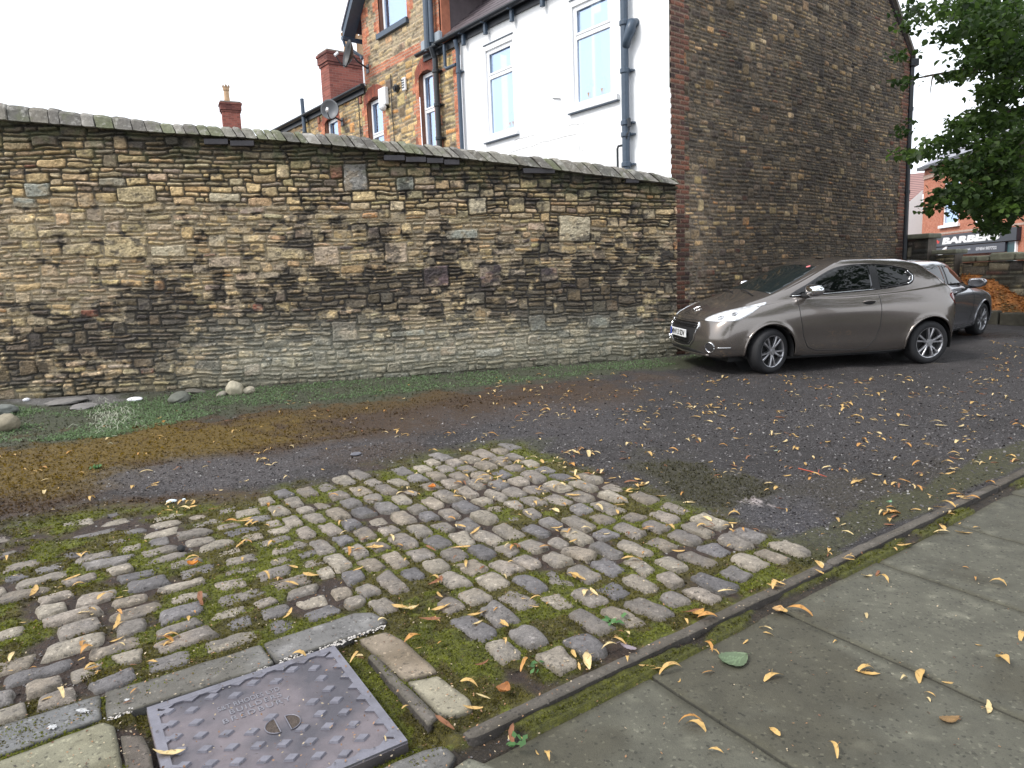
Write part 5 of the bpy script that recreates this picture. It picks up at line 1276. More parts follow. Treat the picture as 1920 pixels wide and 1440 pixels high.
            patch('rear_side_window', [(2.32, s*.7, 1.04), (2.95, s*.7, 1.07), (2.9, s*.6, 1.33), (2.32, s*.6, 1.357)], D_, .0055, MAT['carglass'], sm=False)
            patch('quarter_light', [(3.0, s*.7, 1.08), (3.26, s*.7, 1.13), (3.2, s*.6, 1.22), (2.97, s*.6, 1.31)], D_, .0055, MAT['carglass'], sm=False)
            line('rear_door_gap', dens([(2.98, s*.8, 1.02), (2.98, s*.8, .8), (2.9, s*.8, .7)]), D_, .0045, MAT['rubber'])
            shut = dens([(2.27, s*.8, 1.02), (2.28, s*.8, .56), (2.24, s*.8, .32), (2.0, s*.8, .262), (1.5, s*.8, .255), (1.37, s*.8, .30), (1.30, s*.8, .50), (1.28, s*.8, .78), (1.35, s*.8, .965)])
        line('door_gap', shut, D_, .0045, MAT['rubber'])
        line('sill_strip', dens([(1.2, s*.8, .225), (2.1, s*.8, .215), (2.95, s*.8, .225)]), D_, .014, paint if False else MAT['rubber'], off=-.002)
        hx = 2.33 if not five else 2.12
        for hx in ([hx] if not five else [2.12, 2.84]):
            patch('handle_recess', [(hx-.09, s*.85, .865+e_), (hx, s*.85, .84+e_), (hx+.09, s*.85, .87+e_), (hx, s*.85, .905+e_)], D_, .0015, MAT['rubber'])
            h0, n0 = hit((hx, s*.85, .878+e_), D_); b = MB(); b.tube([h0+Vector((q, 0, .003*(1-(q/.1)**2)*3))+n0*(.028*(1-(q/.105)**4)) for q in np.linspace(-.1, .1, 9)], [.006, .012, .014, .014, .014, .014, .014, .012, .006], 8); b.build('door_handle', paint, root, smooth=True)
        # head lamp: clear lens with a bright reflector, and the fog lamp
        e_ = 0 if five else .05; hl = [(.11, s*.45, .665+e_), (.14, s*.48, .735+e_), (.26, s*.55, .80+e_), (.47, s*.65, .87+e_), (.72, s*.72, .94+e_), (.80, s*.745, .945+e_), (.66, s*.79, .83+e_), (.52, s*.80, .735+e_), (.38, s*.78, .675+e_), (.22, s*.65, .655+e_)]
        L_ = patch('headlight', hl, (.62, -.6*s, -.35), .004, MAT['lamp'])
        for (cx_, cy_, cz_, rr) in ((.28, .60, .715+e_*.8, .040), (.42, .70, .765+e_*.9, .036)):
            h0, n0 = hit((cx_, s*cy_, cz_), (.62, -.6*s, -.2)); a = n0.orthogonal().normalized(); c = n0.cross(a); b = MB()
            for r_ in (rr, rr*.45): b.tube([h0+n0*.006+(a*math.cos(t)+c*math.sin(t))*r_ for t in np.linspace(0, 2*PI, 17)], .004, 5)
            b.build('reflector', MAT['lampin'], L_)
        h0, n0 = hit((.15, s*.63, .355), (1, -.35*s, 0)); h0 = h0+Vector((0, 0, 0 if five else .03)); a = Vector((0, 0, 1)).cross(n0).normalized(); c = n0.cross(a); b = MB()
        b.tube([h0+n0*.006+(a*math.cos(t)+c*math.sin(t))*.072 for t in np.linspace(0, 2*PI, 25)], .009, 6)
        F_ = b.build('fog_light', MAT['chrome'], root, smooth=True)
        b = MB(); b.add([h0+n0*.004+(a*math.cos(t)+c*math.sin(t))*.066 for t in np.linspace(0, 2*PI, 24, endpoint=False)]+[h0+n0*.014], [(i, (i+1) % 24, 24) for i in range(24)]); b.build('fog_lens', MAT['lampin'], F_, smooth=True)
        line('fog_blade', dens([(.15, s*.69, .385), (.22, s*.745, .388), (.30, s*.80, .392)], 3), (.5, -.86*s, 0), .007, MAT['chrome'], off=.004)
        patch('tail_light', [(3.66, s*.8, .95), (3.72, s*.78, 1.0), (3.86, s*.6, 1.0), (3.92, s*.55, .88), (3.86, s*.72, .80), (3.78, s*.82, .84)], (-.6, -.8*s, 0), .004, MAT['red'])
        for (ax, az) in wc:      # rolled arch lips
            line('arch_lip', [(ax+(RA+.014)*math.cos(t), s*.8, az+(RA+.014)*math.sin(t)) for t in np.linspace(-.22, PI+.22, 44)], (0, -s, 0), .017, paint, off=-.003)
        # mirror
        b = MB(); mx, my, mz = (1.47, s*.955, 1.035) if five else (1.38, s*.97, 1.12); V = []; nu, nv = 14, 20
        for i in range(nu+1):
            ph = PI*i/nu-PI/2
            for k in range(nv):
                t = 2*PI*k/nv; x = math.cos(ph)*math.cos(t); y = math.sin(ph); z = math.cos(ph)*math.sin(t)
                x = math.copysign(abs(x)**.75, x)*.075; x = min(x, .045); V.append((mx+x*1.25+abs(y)*.02, my+.145*math.copysign(abs(y)**.8, y), mz+math.copysign(abs(z)**.8, z)*.082+.012*abs(y)))
        b.add(V, [(i*nv+k, i*nv+(k+1) % nv, (i+1)*nv+(k+1) % nv, (i+1)*nv+k) for i in range(nu) for k in range(nv)])
        mo = b.build('mirror', MAT['chrome'] if not five else paint, root, smooth=True); fix_normals(mo)
        b = MB(); b.tube([(mx-.01, s*.74, mz-.07), (mx-.01, s*.84, mz-.08), (mx, s*.93, mz-.06)], [.03, .028, .03], 8); b.box((mx+.046, my-.1, mz-.05), (mx+.052, my+.1, mz+.05)); b.build('mirror_foot', MAT['rubber'], mo, smooth=False)
    # front: mouth with chrome surround, slats, plate, lower intake
    mouth = [(0, -.40, .63+e_), (0, 0, .635+e_), (0, .40, .63+e_), (0, .42, .585+e_), (0, .36, .46), (0, .25, .375), (0, 0, .36), (0, -.25, .375), (0, -.36, .46), (0, -.42, .585+e_)]
    gr = patch('grille', mouth, (1, 0, 0), .002, MAT['rubber'])
    for z_, hw_ in ((.645+e_, .40), (.61+e_, .40), (.585+e_, .385), (.43, .30), (.405, .26)): line('slat', [(0, y, z_) for y in np.linspace(-hw_, hw_, 17)], (1, 0, 0), .0085, MAT['gloss_black'], gr, off=.008)
    ch = dens([(0, .405, .64+e_), (0, .425, .585+e_), (0, .375, .46), (0, .26, .372), (0, .12, .36), (0, 0, .358), (0, -.12, .36), (0, -.26, .372), (0, -.375, .46), (0, -.425, .585+e_), (0, -.405, .64+e_)], 4)
    line('chrome_surround', ch, (1, 0, 0), .012, MAT['chrome'], gr, off=.006)
    for s in (1, -1): line('chrome_fang', dens([(0, s*.405, .655+e_), (0, s*.435, .61+e_), (0, s*.42, .55+e_)], 3), (1, 0, 0), .019, MAT['chrome'], gr, off=.006)
    patch('lower_intake', [(.1, -.60, .285), (.1, -.3, .325), (.1, 0, .33), (.1, .3, .325), (.1, .60, .285), (.1, .5, .255), (.1, 0, .245), (.1, -.5, .255)], (1, 0, 0), .003, MAT['rubber'])
    line('front_lip', [(.1, y, .235+e_*.6) for y in np.linspace(-.62, .62, 25)], (1, 0, 0), .02, paint, off=-.004)
    line('bonnet_gap', [(.1, y, .67+e_+.02*(abs(y)/.45)**2) for y in np.linspace(-.45, .45, 25)], (1, 0, 0), .0045, MAT['rubber'])
    px_ = hit((0, 0, .53), (1, 0, 0))[0].x-.034; b = MB(); b.box((px_, -.26, .483), (px_+.012, .26, .595)); pl = b.build('number_plate', MAT['plate'], gr, bevel=.003)
    b = MB(); b.box((px_-.002, .218, .485), (px_-.0002, .258, .593)); b.build('country_band', MAT['blue'], pl)
    return body, bvh, hit, pl, gr, patch, line
def lathe(prof, n, mat_, name, parent, smooth=True, arc=2*PI):
    """profile of (radius, y): wheel axis along y"""
    V = []; m = len(prof)
    for k in range(n):
        t = 2*PI*k/n; V += [(r*math.cos(t), y, r*math.sin(t)) for r, y in prof]
    Fc = [(k*m+j, k*m+j+1, ((k+1) % n)*m+j+1, ((k+1) % n)*m+j) for k in range(n) for j in range(m-1)]
    o = mk(name, V, Fc, mat_, parent, smooth=smooth); fix_normals(o); return o
def make_wheel(parent, x, y, side, steer=0):
    w_ = bpy.data.objects.new('wheel', None); w_.empty_display_size = .1; link(w_, parent); w_.location = (x, y, .31); w_.rotation_euler = (0, .3*x, steer)
    s = side; hw = .098
    lathe([(.215, -hw), (.235, -hw-.006), (.268, -hw-.010), (.292, -hw+.002), (.305, -hw+.022), (.310, -.05), (.310, .05), (.305, hw-.022), (.292, hw-.002), (.268, hw+.010), (.235, hw+.006), (.215, hw)], 64, MAT['tyre'], 'tyre', w_)
    o = lathe([(.218, s*(hw+.004)), (.210, s*(hw+.004)), (.203, s*(hw-.012)), (.196, s*(hw-.05)), (.19, -s*hw)], 56, MAT['alloy'], 'rim', w_)
    b = MB(); b.add([(.2*math.cos(t), s*.02, .2*math.sin(t)) for t in np.linspace(0, 2*PI, 32, endpoint=False)], [tuple(range(32))]); b.build('brake_disc', MAT['rubber'], w_)
    b = MB()
    for k in range(5):
        for e in (-.17, .17):
            a0 = 2*PI*k/5+e*.35; a1 = 2*PI*k/5+e*1.25
            p0 = np.array((math.cos(a0)*.045, s*(hw-.016), math.sin(a0)*.045)); p1 = np.array((math.cos(a1)*.207, s*(hw-.004), math.sin(a1)*.207)); d = (p1-p0)/np.linalg.norm(p1-p0); q = np.array((-d[2], 0, d[0]))
            V = []
            for p, hw_ in ((p0, .015), (p0*.5+p1*.5+np.array((0, s*.004, 0)), .012), (p1, .017)):
                V += [p+q*hw_, p+q*hw_*.6+np.array((0, s*.008, 0)), p-q*hw_*.6+np.array((0, s*.008, 0)), p-q*hw_, p-q*hw_-np.array((0, s*.035, 0)), p+q*hw_-np.array((0, s*.035, 0))]
            b.add(V, [(i*6+j, i*6+(j+1) % 6, i*6+6+(j+1) % 6, i*6+6+j) for i in range(2) for j in range(6)])
    for (r_, y0, y1) in ((.055, hw-.05, hw-.006), (.03, hw-.01, hw+.002)):
        b.tube([(0, s*y0, 0), (0, s*y1, 0)], r_, 20)
    o = b.build('spokes', MAT['alloy'], w_); fix_normals(o)
    return w_
def car_axes(root, P, rz, lx, ly):
    """stand a car on the sloping ground with local point (lx, ly, 0) at P"""
    n = Vector((-SX, -SY, 1)).normalized(); ex = Vector((math.cos(rz), math.sin(rz), 0)); ex = (ex-n*ex.dot(n)).normalized(); ey = n.cross(ex)
    o = Vector((P[0], P[1], float(gz(P[0], P[1]))))-ex*lx-ey*ly
    root.matrix_world = Matrix(((ex.x, ey.x, n.x, o.x), (ex.y, ey.y, n.y, o.y), (ex.z, ey.z, n.z, o.z+.004), (0, 0, 0, 1))) @ Matrix.Scale(.985, 4)
def liners(root, f_=.86):
    for cx in (f_, 3.33):
        for s in (1, -1):
            b = MB(); n = 24; V = []
            for k in range(n+1):
                t = -.25+(PI+.5)*k/n
                for y in (.40, .845): V.append((cx+.352*math.cos(t), s*y, .31+.352*math.sin(t)))
            b.add(V, [(2*k, 2*k+1, 2*k+3, 2*k+2) for k in range(n)]); V = [(cx+.36*math.cos(t), s*.42, .31+.36*math.sin(t)) for t in np.linspace(0, 2*PI, 24, endpoint=False)]; b.add(V, [tuple(range(24))]); b.build('wheel_arch_liner', MAT['rubber'], root)
    b = MB(); b.box((.35, -.62, .16), (3.6, .62, .24)); b.build('underbody', MAT['rubber'], root)
c1 = bpy.data.objects.new('parked_car', None); COL.objects.link(c1)
tag(c1, 'grey brown three door hatchback parked against the gable wall, front wheel turned out', 'car', 'cars parked beside the gable wall')
paint1 = car_material('taupe_paint', (.18, .16, .146))
body, bvh, hit, pl, gr, patch, line = make_car(c1, paint1, -1)
liners(c1)
for x, s in ((.86, 1), (.86, -1), (3.33, 1), (3.33, -1)): make_wheel(c1, x, s*.755, s, (math.radians(17) if x < 1 else 0))
car_axes(c1, (3.45, 9.49), math.atan2(.45, 2.45), .81, -.835)
def car_text(txt, size, wd, fn, mat_, parent, name='lettering', bold=0):
    cu = bpy.data.curves.new('t', 'FONT'); cu.body = txt; cu.size = size; cu.extrude = .001; cu.offset = bold; cu.resolution_u = 3
    to = bpy.data.objects.new('t', cu); COL.objects.link(to); dg = bpy.context.evaluated_depsgraph_get(); me = bpy.data.meshes.new_from_object(to.evaluated_get(dg)); bpy.data.objects.remove(to)
    xs = [v.co.x for v in me.vertices]; ys = [v.co.y for v in me.vertices]; x0, x1 = min(xs), max(xs); y0, y1 = min(ys), max(ys)
    for v in me.vertices: v.co = Vector(fn((v.co.x-x0)/(x1-x0)*wd, (v.co.y-y0)/(y1-y0)*size, v.co.z))
    me.materials.clear(); me.materials.append(mat_); o = bpy.data.objects.new(name, me); link(o, parent); return o
# front faces -X: reading direction from the far side (+Y) to the near side (-Y)
PXF = min(v.co.x for v in pl.data.vertices)
car_text('MW13 SDV', .08, .435, lambda x, y, z: (PXF-.0014-z*.6, .212-x, .500+y), MAT['rubber'], pl, bold=.0022)
# small silver rampant animal badge on the bonnet
b = MB(); h0, n0 = hit((.2, 0, .80), (.5, 0, -.85)); h0 = h0+n0*.006
e = Vector((0, -1, 0)); u_ = n0.cross(e).normalized(); u_ = u_ if u_.z > 0 else -u_
for L_, r_ in (([(-.04, -.05), (-.02, -.02), (0, 0), (.012, .03), (.03, .05)], .011), ([(0, 0), (-.035, .005)], .006), ([(.01, .025), (-.025, .035)], .006), ([(-.02, -.02), (.02, -.045)], .007), ([(.03, .05), (.045, .04)], .009)):
    b.tube([h0+n0*.01+e*x+u_*y for x, y in L_], r_, 6)
b.build('badge', MAT['chrome'], c1, smooth=True)
line('roof_aerial', [(2.9, 0, 1.4), (2.95, 0, 1.4)], (0, 0, -1), .02, MAT['rubber'], off=.01)
b = MB(); 
for y0 in (-.45, .12): b.tube([hit((.80, y0, 1), (0.3, 0, -1))[0]+Vector((0, 0, .012)), hit((.86, y0+.28, 1), (0.3, 0, -1))[0]+Vector((0, 0, .02)), hit((.89, y0+.48, 1), (0.3, 0, -1))[0]+Vector((0, 0, .02))], .008, 6)
b.build('wiper', MAT['rubber'], c1)
b = MB(); h0, n0 = hit((1.75, -.33, 1.40), (1, 0, -.35)); b.tube([h0+n0*.005, h0+n0*.008], .032, 14); b.build('windscreen_sticker', mat('sticker', (.65, .2, .2), .5), c1)
c2 = bpy.data.objects.new('parked_car', None); COL.objects.link(c2)
tag(c2, 'dark grey five door hatchback facing away behind the grey brown car', 'car', 'cars parked beside the gable wall')
paint2 = car_material('dark_grey_paint', (.26, .26, .28))
make_car(c2, paint2, 1, five=True); liners(c2, .79)
for x, s in ((.79, 1), (.79, -1), (3.33, 1), (3.33, -1)): make_wheel(c2, x, s*.755, s, 0)
car_axes(c2, (8.50, 12.80), math.radians(38)+PI, .79, .835); c2.matrix_world = c2.matrix_world @ Matrix.Diagonal((1, 1, .955, 1))
# ------------------------------------------------------------------ far end of the lane: wall, leaf bank, shop
def uvz(u, v, z): x, y = uvxy(u, v); return np.array([x, y, z])
def far_wall():
    ob = empty('end_wall', tuple(uvz(17.3, 6, .6)), label='dark rubble wall with rough coping closing the far end of the lane', cat='wall')
    def seg(v0, v1, u0, top, name, seed):
        dx = .028; v = np.arange(v1, v0, dx); z = np.arange(.3, top, dx); S, Z = np.meshgrid(v-v1, z, indexing='ij')
        lay = rubble(v0-v1+.2, top+.3, seed, cu=.05, rows=(.05, .11)); i, p, R = stonefield(S, Z, lay, seed)
        n = len(lay[3]); C = pick(n, [10, 12, 8, 10, 8, 12, 12, 2, 8, 3, 6, 4], seed)*.62; h = p*(.03+.02*(i % 5)/5)
        col = C[i]*(.7+.6*fbm(S*12, Z*22, 64, 3))[..., None]; col = col*p[..., None]+np.array((.05, .045, .035))*(1-p[..., None])
        col = mixc(col, (.03, .03, .025), .2+.7*sst(.42, .62, fbm(S*2, Z*3, 65, 3)))
        V_ = np.repeat(v[:, None], len(z), 1); X, Y = uvxy(u0-h, V_); rel(grid_mesh(name, np.stack([X, Y, Z], -1), MAT['stone'], ob, col, flip=True), ob)
        b = MB(); b.box((u0+.01, v1, .3), (u0+.4, v0, top-.01), lambda x, y, z: tuple(uvz(x, y, z))); rel(b.build('wall_core', mat('core', (.12, .1, .08), vary=.4, bump=.4), ob), ob)
    seg(8.7, 7.95, 17.0, 2.34, 'pier', 5); seg(7.95, 7.42, 17.1, 1.97, 'stepped_wall', 6); seg(7.36, -6, 17.25, 1.78, 'stonework', 7)
    b = MB(); fr = lambda x, y, z: tuple(uvz(x, y, z))
    b.box((16.9, 7.88, 2.34), (17.5, 8.7, 2.45), fr); b.box((17.0, 7.36, 1.97), (17.6, 7.88, 2.07), fr); rel(b.build('cap_stone', MAT['flag2'], ob, bevel=.03, seg=2), ob)
    b = MB(); R = random.Random(4); v = 7.3
    while v > -6:
        w = R.uniform(.22, .5); t = R.uniform(.0, .06); o_ = R.uniform(-.03, .03); b.box((17.13+o_, v-w+.015, 1.775), (17.63, v, 1.90+t), fr); v -= w
    rel(b.build('coping', MAT['flag2'], ob, bevel=.035, seg=2), ob)
MAT['flag2'] = mat('far_coping', (.15, .15, .11), .9, vary=.45, vscale=6, bump=.5, bscale=12)
far_wall()
def leaf_quads(pts, size, cols, name, mat_, seed=1, flat=.6, parent=None, aspect=.6):
    R = np.random.default_rng(seed); n = len(pts); P = np.asarray(pts)
    a = R.uniform(0, 2*PI, n); tz = R.normal(0, flat, n); e1 = np.stack([np.cos(a)*np.cos(tz), np.sin(a)*np.cos(tz), np.sin(tz)], -1); r2 = R.normal(0, flat, n)
    e2 = np.stack([-np.sin(a)*np.cos(r2), np.cos(a)*np.cos(r2), np.sin(r2)], -1); s = (np.asarray(size)*R.uniform(.6, 1.3, n))[:, None]
    V = np.stack([P-e1*s*.5, P+e2*s*.5*aspect+e1*s*.08, P+e1*s*.5, P-e2*s*.5*aspect+e1*s*.08], 1).reshape(-1, 3); q = np.arange(4*n).reshape(n, 4)
    me = bpy.data.meshes.new(name); me.vertices.add(4*n); me.vertices.foreach_set('co', V.astype(np.float32).ravel()); me.loops.add(4*n); me.loops.foreach_set('vertex_index', q.astype(np.int32).ravel())
    me.polygons.add(n); me.polygons.foreach_set('loop_start', np.arange(0, 4*n, 4, dtype=np.int32)); me.update(calc_edges=True); me.materials.append(mat_); set_col(me, np.repeat(np.asarray(cols), 4, 0))
    o = bpy.data.objects.new(name, me); link(o, parent); return o
def leafmat(name, tr=.45):
    m = bpy.data.materials.new(name); m.use_nodes = True; n = m.node_tree; n.nodes.clear(); a = n.nodes.new('ShaderNodeVertexColor'); a.layer_name = 'col'
    p = n.nodes.new('ShaderNodeBsdfPrincipled'); p.inputs['Roughness'].default_value = .55; t = n.nodes.new('ShaderNodeBsdfTranslucent'); mx = n.nodes.new('ShaderNodeMixShader'); mx.inputs[0].default_value = tr; o = n.nodes.new('ShaderNodeOutputMaterial')
    n.links.new(a.outputs[0], p.inputs['Base Color']); n.links.new(a.outputs[0], t.inputs[0]); n.links.new(p.outputs[0], mx.inputs[1]); n.links.new(t.outputs[0], mx.inputs[2]); n.links.new(mx.outputs[0], o.inputs[0]); return m
MAT['leaf'] = leafmat('leaf', .55); MAT['litter'] = leafmat('litter', .2)
# bank of fallen orange leaves against the end wall
def bank():
    u = np.linspace(16.45, 17.3, 26); v = np.linspace(1.5, 7.3, 120); U, V = np.meshgrid(u, v, indexing='ij'); q = (U-16.45)/.85
    H = .15+q**.8*(.08+.74*sst(5.3, 7.1, V))*(.8+.4*fbm(U*3, V*3, 5, 3))+.03*fbm(U*12, V*12, 6, 2)
    X, Y = uvxy(U, V); Z = gz(X, Y)+H*sst(1.5, 2.5, V)
    c = np.array((.30, .12, .035))*(.5+fbm(U*14, V*14, 7, 4))[..., None]; c = mixc(c, (.06, .05, .02), sst(.5, .65, fbm(U*2, V*2, 8, 3))*.8)
    o = grid_mesh('leaf_bank', np.stack([X, Y, Z], -1), MAT['stone'], None, c, flip=False); tag(o, kind='stuff', label='bank of orange brown fallen leaves heaped against the end wall', cat='fallen leaves')
    R = np.random.default_rng(5); pts = []; cols = []
    for _ in range(3800):
        i = R.integers(0, 26); j = R.integers(0, 120)
        if R.random() > .25+.75*float(sst(3.5, 6, V[i, j])): continue
        pts.append((X[i, j]+R.normal(0, .02), Y[i, j]+R.normal(0, .02), Z[i, j]+.012)); k = R.random(); cols.append(np.array((.50, .22, .05))*(1-k)+np.array((.26, .09, .03))*k)
    l = leaf_quads(pts, .07, cols, 'loose_leaves', MAT['litter'], 3, .35, parent=o); l['kind'] = 'stuff'
    b = MB(); fr = lambda x, y, z: tuple(uvz(x, y, z)); R2 = random.Random(6); vv = 7.4
    while vv > -2:
        w = R2.uniform(.4, .8); g = float(gz(*uvxy(16.4, vv))); b.box((16.28+R2.uniform(-.02, .02), vv-w+.02, g-.1), (16.5, vv, g+.24+R2.uniform(-.03, .03)), fr); vv -= w
    e = b.build('retaining_edge', mat('edge_stone', (.07, .065, .05), .9, vary=.5, vscale=5, bump=.5, bscale=10), None, bevel=.03, seg=2); tag(e, 'low dark stone edge holding the bank of orange leaves', 'low wall')
bank()
# shop row
def shop():
    R0 = np.array([17.2, 24.0, 0]); L0 = np.array([17.95, 31.2, 0]); e = (R0-L0)/np.linalg.norm(R0-L0); nrm = np.array([-e[1], e[0], 0]); nrm = nrm if nrm@(-L0) > 0 else -nrm; LL = float(np.linalg.norm(R0-L0))
    ob = empty('brick_shop', tuple(L0), label='orange brick barber shop with dark fascia sign beyond the end wall', cat='shop')
    fr = lambda x, n, z: tuple(L0+e*x+nrm*n+np.array([0, 0, z]))
    tf = lambda t, n, z: np.array(fr(t, n, z))
    holes = [(1.75, 3.0, 3.32, 5.0), (4.6, 5.8, 3.32, 5.0)]
    o = holed_wall('brick_wall', holes, LL+2.6, -.6, 5.75, brickmat, ob, 0, .12, tf); rel(o, ob); 
    for k, h in enumerate(holes): window(ob, h[0], h[1], h[2], h[3], -.04, .3, tf=tf, ph=lambda q: rel(q, ob))
    b = MB(); b.box((1.6, 0, 3.2), (3.15, .1, 3.31), fr); b.box((4.45, 0, 3.2), (5.95, .1, 3.31), fr); rel(b.build('stone_sill', MAT['upvc'], ob), ob)
    b = MB(); b.box((0, 0, 2.95), (LL+2.6, .02, 3.03), fr); b.box((0, 0, 5.35), (LL+2.6, .05, 5.5), fr); rel(b.build('string_course', mat('pale_band', (.45, .33, .27), vary=.3), ob), ob)
    b = MB(); b.box((-.1, 0, 5.72), (LL+2.7, .28, 5.86), fr); rel(b.build('gutter', MAT['black'], ob), ob)
    v = [fr(-.1, .3, 5.8), fr(LL+2.7, .3, 5.8), fr(LL+2.7, -4, 8.3), fr(-.1, -4, 8.3)]; rel(mk('roof', v, [(0, 1, 2, 3)], mat('grey_slates', (.24, .24, .27), .6, vary=.3), ob), ob)
    b = MB(); b.box((0, -7, -.6), (LL+2.6, -.13, 5.7), fr); rel(b.build('shop_body', mat('body_brick', (.3, .12, .07)), ob), ob)
    dark = mat('fascia_dark', (.022, .024, .034), .4)
    b = MB(); b.box((.35, 0, 2.45), (LL-.1, .16, 2.9), fr); rel(b.build('fascia', dark, ob, bevel=.01), ob); b = MB(); b.box((.35, 0, 2.1), (LL-.8, .12, 2.43), fr); fl = rel(b.build('lower_fascia', mat('fascia_slate', (.04, .043, .06), .4), ob), ob)
    b = MB(); b.box((.35, -.05, -.4), (LL-.8, .0, 2.08), fr); rel(b.build('shop_front', mat('shop_front', (.14, .14, .16), .3, vary=.4, vscale=1.5), ob), ob)
    b = MB(); b.box((LL-.75, .0, -.4), (LL-.35, .06, 2.43), fr); rel(b.build('shop_pilaster', mat('pilaster', (.03, .08, .09), .4), ob), ob); b = MB(); b.box((LL-.33, .0, -.4), (LL-.25, .07, 2.43), fr); rel(b.build('corner_post', MAT['upvc'], ob), ob)
    wh = mat('sign_white', (.8, .8, .8), .5); rd = mat('sign_red', (.7, .05, .03), .5); gyt = mat('sign_grey', (.5, .5, .52), .5)
    def tx(s, x, z, size, wd, m_, sh=.35, n=.164, bold=.0):
        o = car_text(s, size, wd, lambda a, b_, c: np.array(fr(x+a+b_*sh, n+c*2, z+b_))-L0, m_, ob, bold=bold); return o
    tx('BARBERS', 2.15, 2.53, .27, 4.0, wh, bold=.018); tx("ry's", 1.35, 2.56, .17, .55, rd, bold=.014)
    tx('Open 7 days a week', 2.75, 2.22, .1, 1.5, gyt, .2, .124, .006); tx('07454 907722', 4.6, 2.2, .12, 1.35, gyt, .1, .124, .006)
    b = MB(); b.prism([(1.75, 2.1), (2.15, 2.12), (2.45, 2.3), (2.55, 2.5), (2.2, 2.38), (1.9, 2.22)], .125, .135, lambda x, z, n: fr(x, n, z)); rel(fix_normals(b.build('emblem', wh, ob)), ob)
    b = MB(); b.prism([(2.15, 2.16), (2.4, 2.28), (2.45, 2.36), (2.2, 2.24)], .136, .142, lambda x, z, n: fr(x, n, z)); rel(fix_normals(b.build('emblem_mark', rd, ob)), ob)
    b = MB(); b.box((-.55, .02, 2.25), (.1, .1, 3.05), fr); rel(b.build('side_sign', dark, ob), ob)
    # white and tiled houses left of the shop
    hb = empty('far_house', tuple(L0+np.array([0, 4, 0])), label='house with pinkish tiled roof and white rendered side left of the barber shop', cat='house')
    def q3(px, py, D): d = ray(px, py); k = D/d[1]; p = d*k; return np.array([p[0], p[1], p[2]+EYE])
    def slab(name, pts, D, m_, th=.25, D2=None):
        v = [q3(x, y, (D2[i] if D2 else D)) for i, (x, y) in enumerate(pts)]; back = [p+np.array([.5, .9, 0])*th for p in v]; n = len(v)
        return rel(fix_normals(mk(name, v+back, [tuple(range(n)), tuple(range(2*n-1, n-1, -1))]+[(i, (i+1) % n, n+(i+1) % n, n+i) for i in range(n)], m_, hb)), hb)
    slab('white_wall', [(1696, 392), (1703, 380), (1730, 356), (1730, 500), (1696, 500)], 33, MAT['render'], 3)
    slab('cream_wall', [(1676, 384), (1702, 384), (1702, 500), (1676, 500)], 35, mat('cream', (.45, .36, .22)), 4)
    tile = mat('pink_tiles', (.27, .14, .12), .8); n = tile.node_tree; w_ = n.nodes.new('ShaderNodeTexWave'); w_.wave_type = 'BANDS'; w_.bands_direction = 'Z'; w_.inputs['Scale'].default_value = 2.6; w_.inputs['Distortion'].default_value = .4
    tcn = n.nodes.new('ShaderNodeTexCoord'); n.links.new(tcn.outputs['Object'], w_.inputs['Vector']); rp = n.nodes.new('ShaderNodeValToRGB'); rp.color_ramp.elements[0].color = (.10, .05, .045, 1); rp.color_ramp.elements[1].color = (.34, .19, .17, 1); n.links.new(w_.outputs['Fac'], rp.inputs[0]); n.links.new(rp.outputs[0], n.nodes['Principled BSDF'].inputs['Base Color'])
    slab('tiled_roof', [(1672, 330), (1735, 323), (1735, 360), (1700, 386), (1672, 386)], 0, tile, .3, [39, 39, 35.5, 34.5, 34.5])
brickmat = mat('far_brick', (.46, .17, .10), .85, vary=.25, vscale=14)
_n = brickmat.node_tree; _b = _n.nodes.new('ShaderNodeTexBrick'); _b.inputs['Scale'].default_value = 4.4; _b.inputs['Color1'].default_value = (.40, .13, .07, 1); _b.inputs['Color2'].default_value = (.52, .20, .12, 1); _b.inputs['Mortar'].default_value = (.45, .3, .24, 1); _b.inputs['Mortar Size'].default_value = .01
_tc = _n.nodes.new('ShaderNodeTexCoord'); _mp = _n.nodes.new('ShaderNodeMapping'); _mp.inputs['Rotation'].default_value = (PI/2, 0, 0); _sx = _n.nodes.new('ShaderNodeSeparateXYZ'); _cx = _n.nodes.new('ShaderNodeCombineXYZ')
_n.links.new(_tc.outputs['Object'], _sx.inputs[0]); _n.links.new(_sx.outputs['Y'], _cx.inputs['X']); _n.links.new(_sx.outputs['Z'], _cx.inputs['Y']); _n.links.new(_cx.outputs[0], _b.inputs['Vector']); _n.links.new(_b.outputs['Color'], _n.nodes['Principled BSDF'].inputs['Base Color'])
shop()

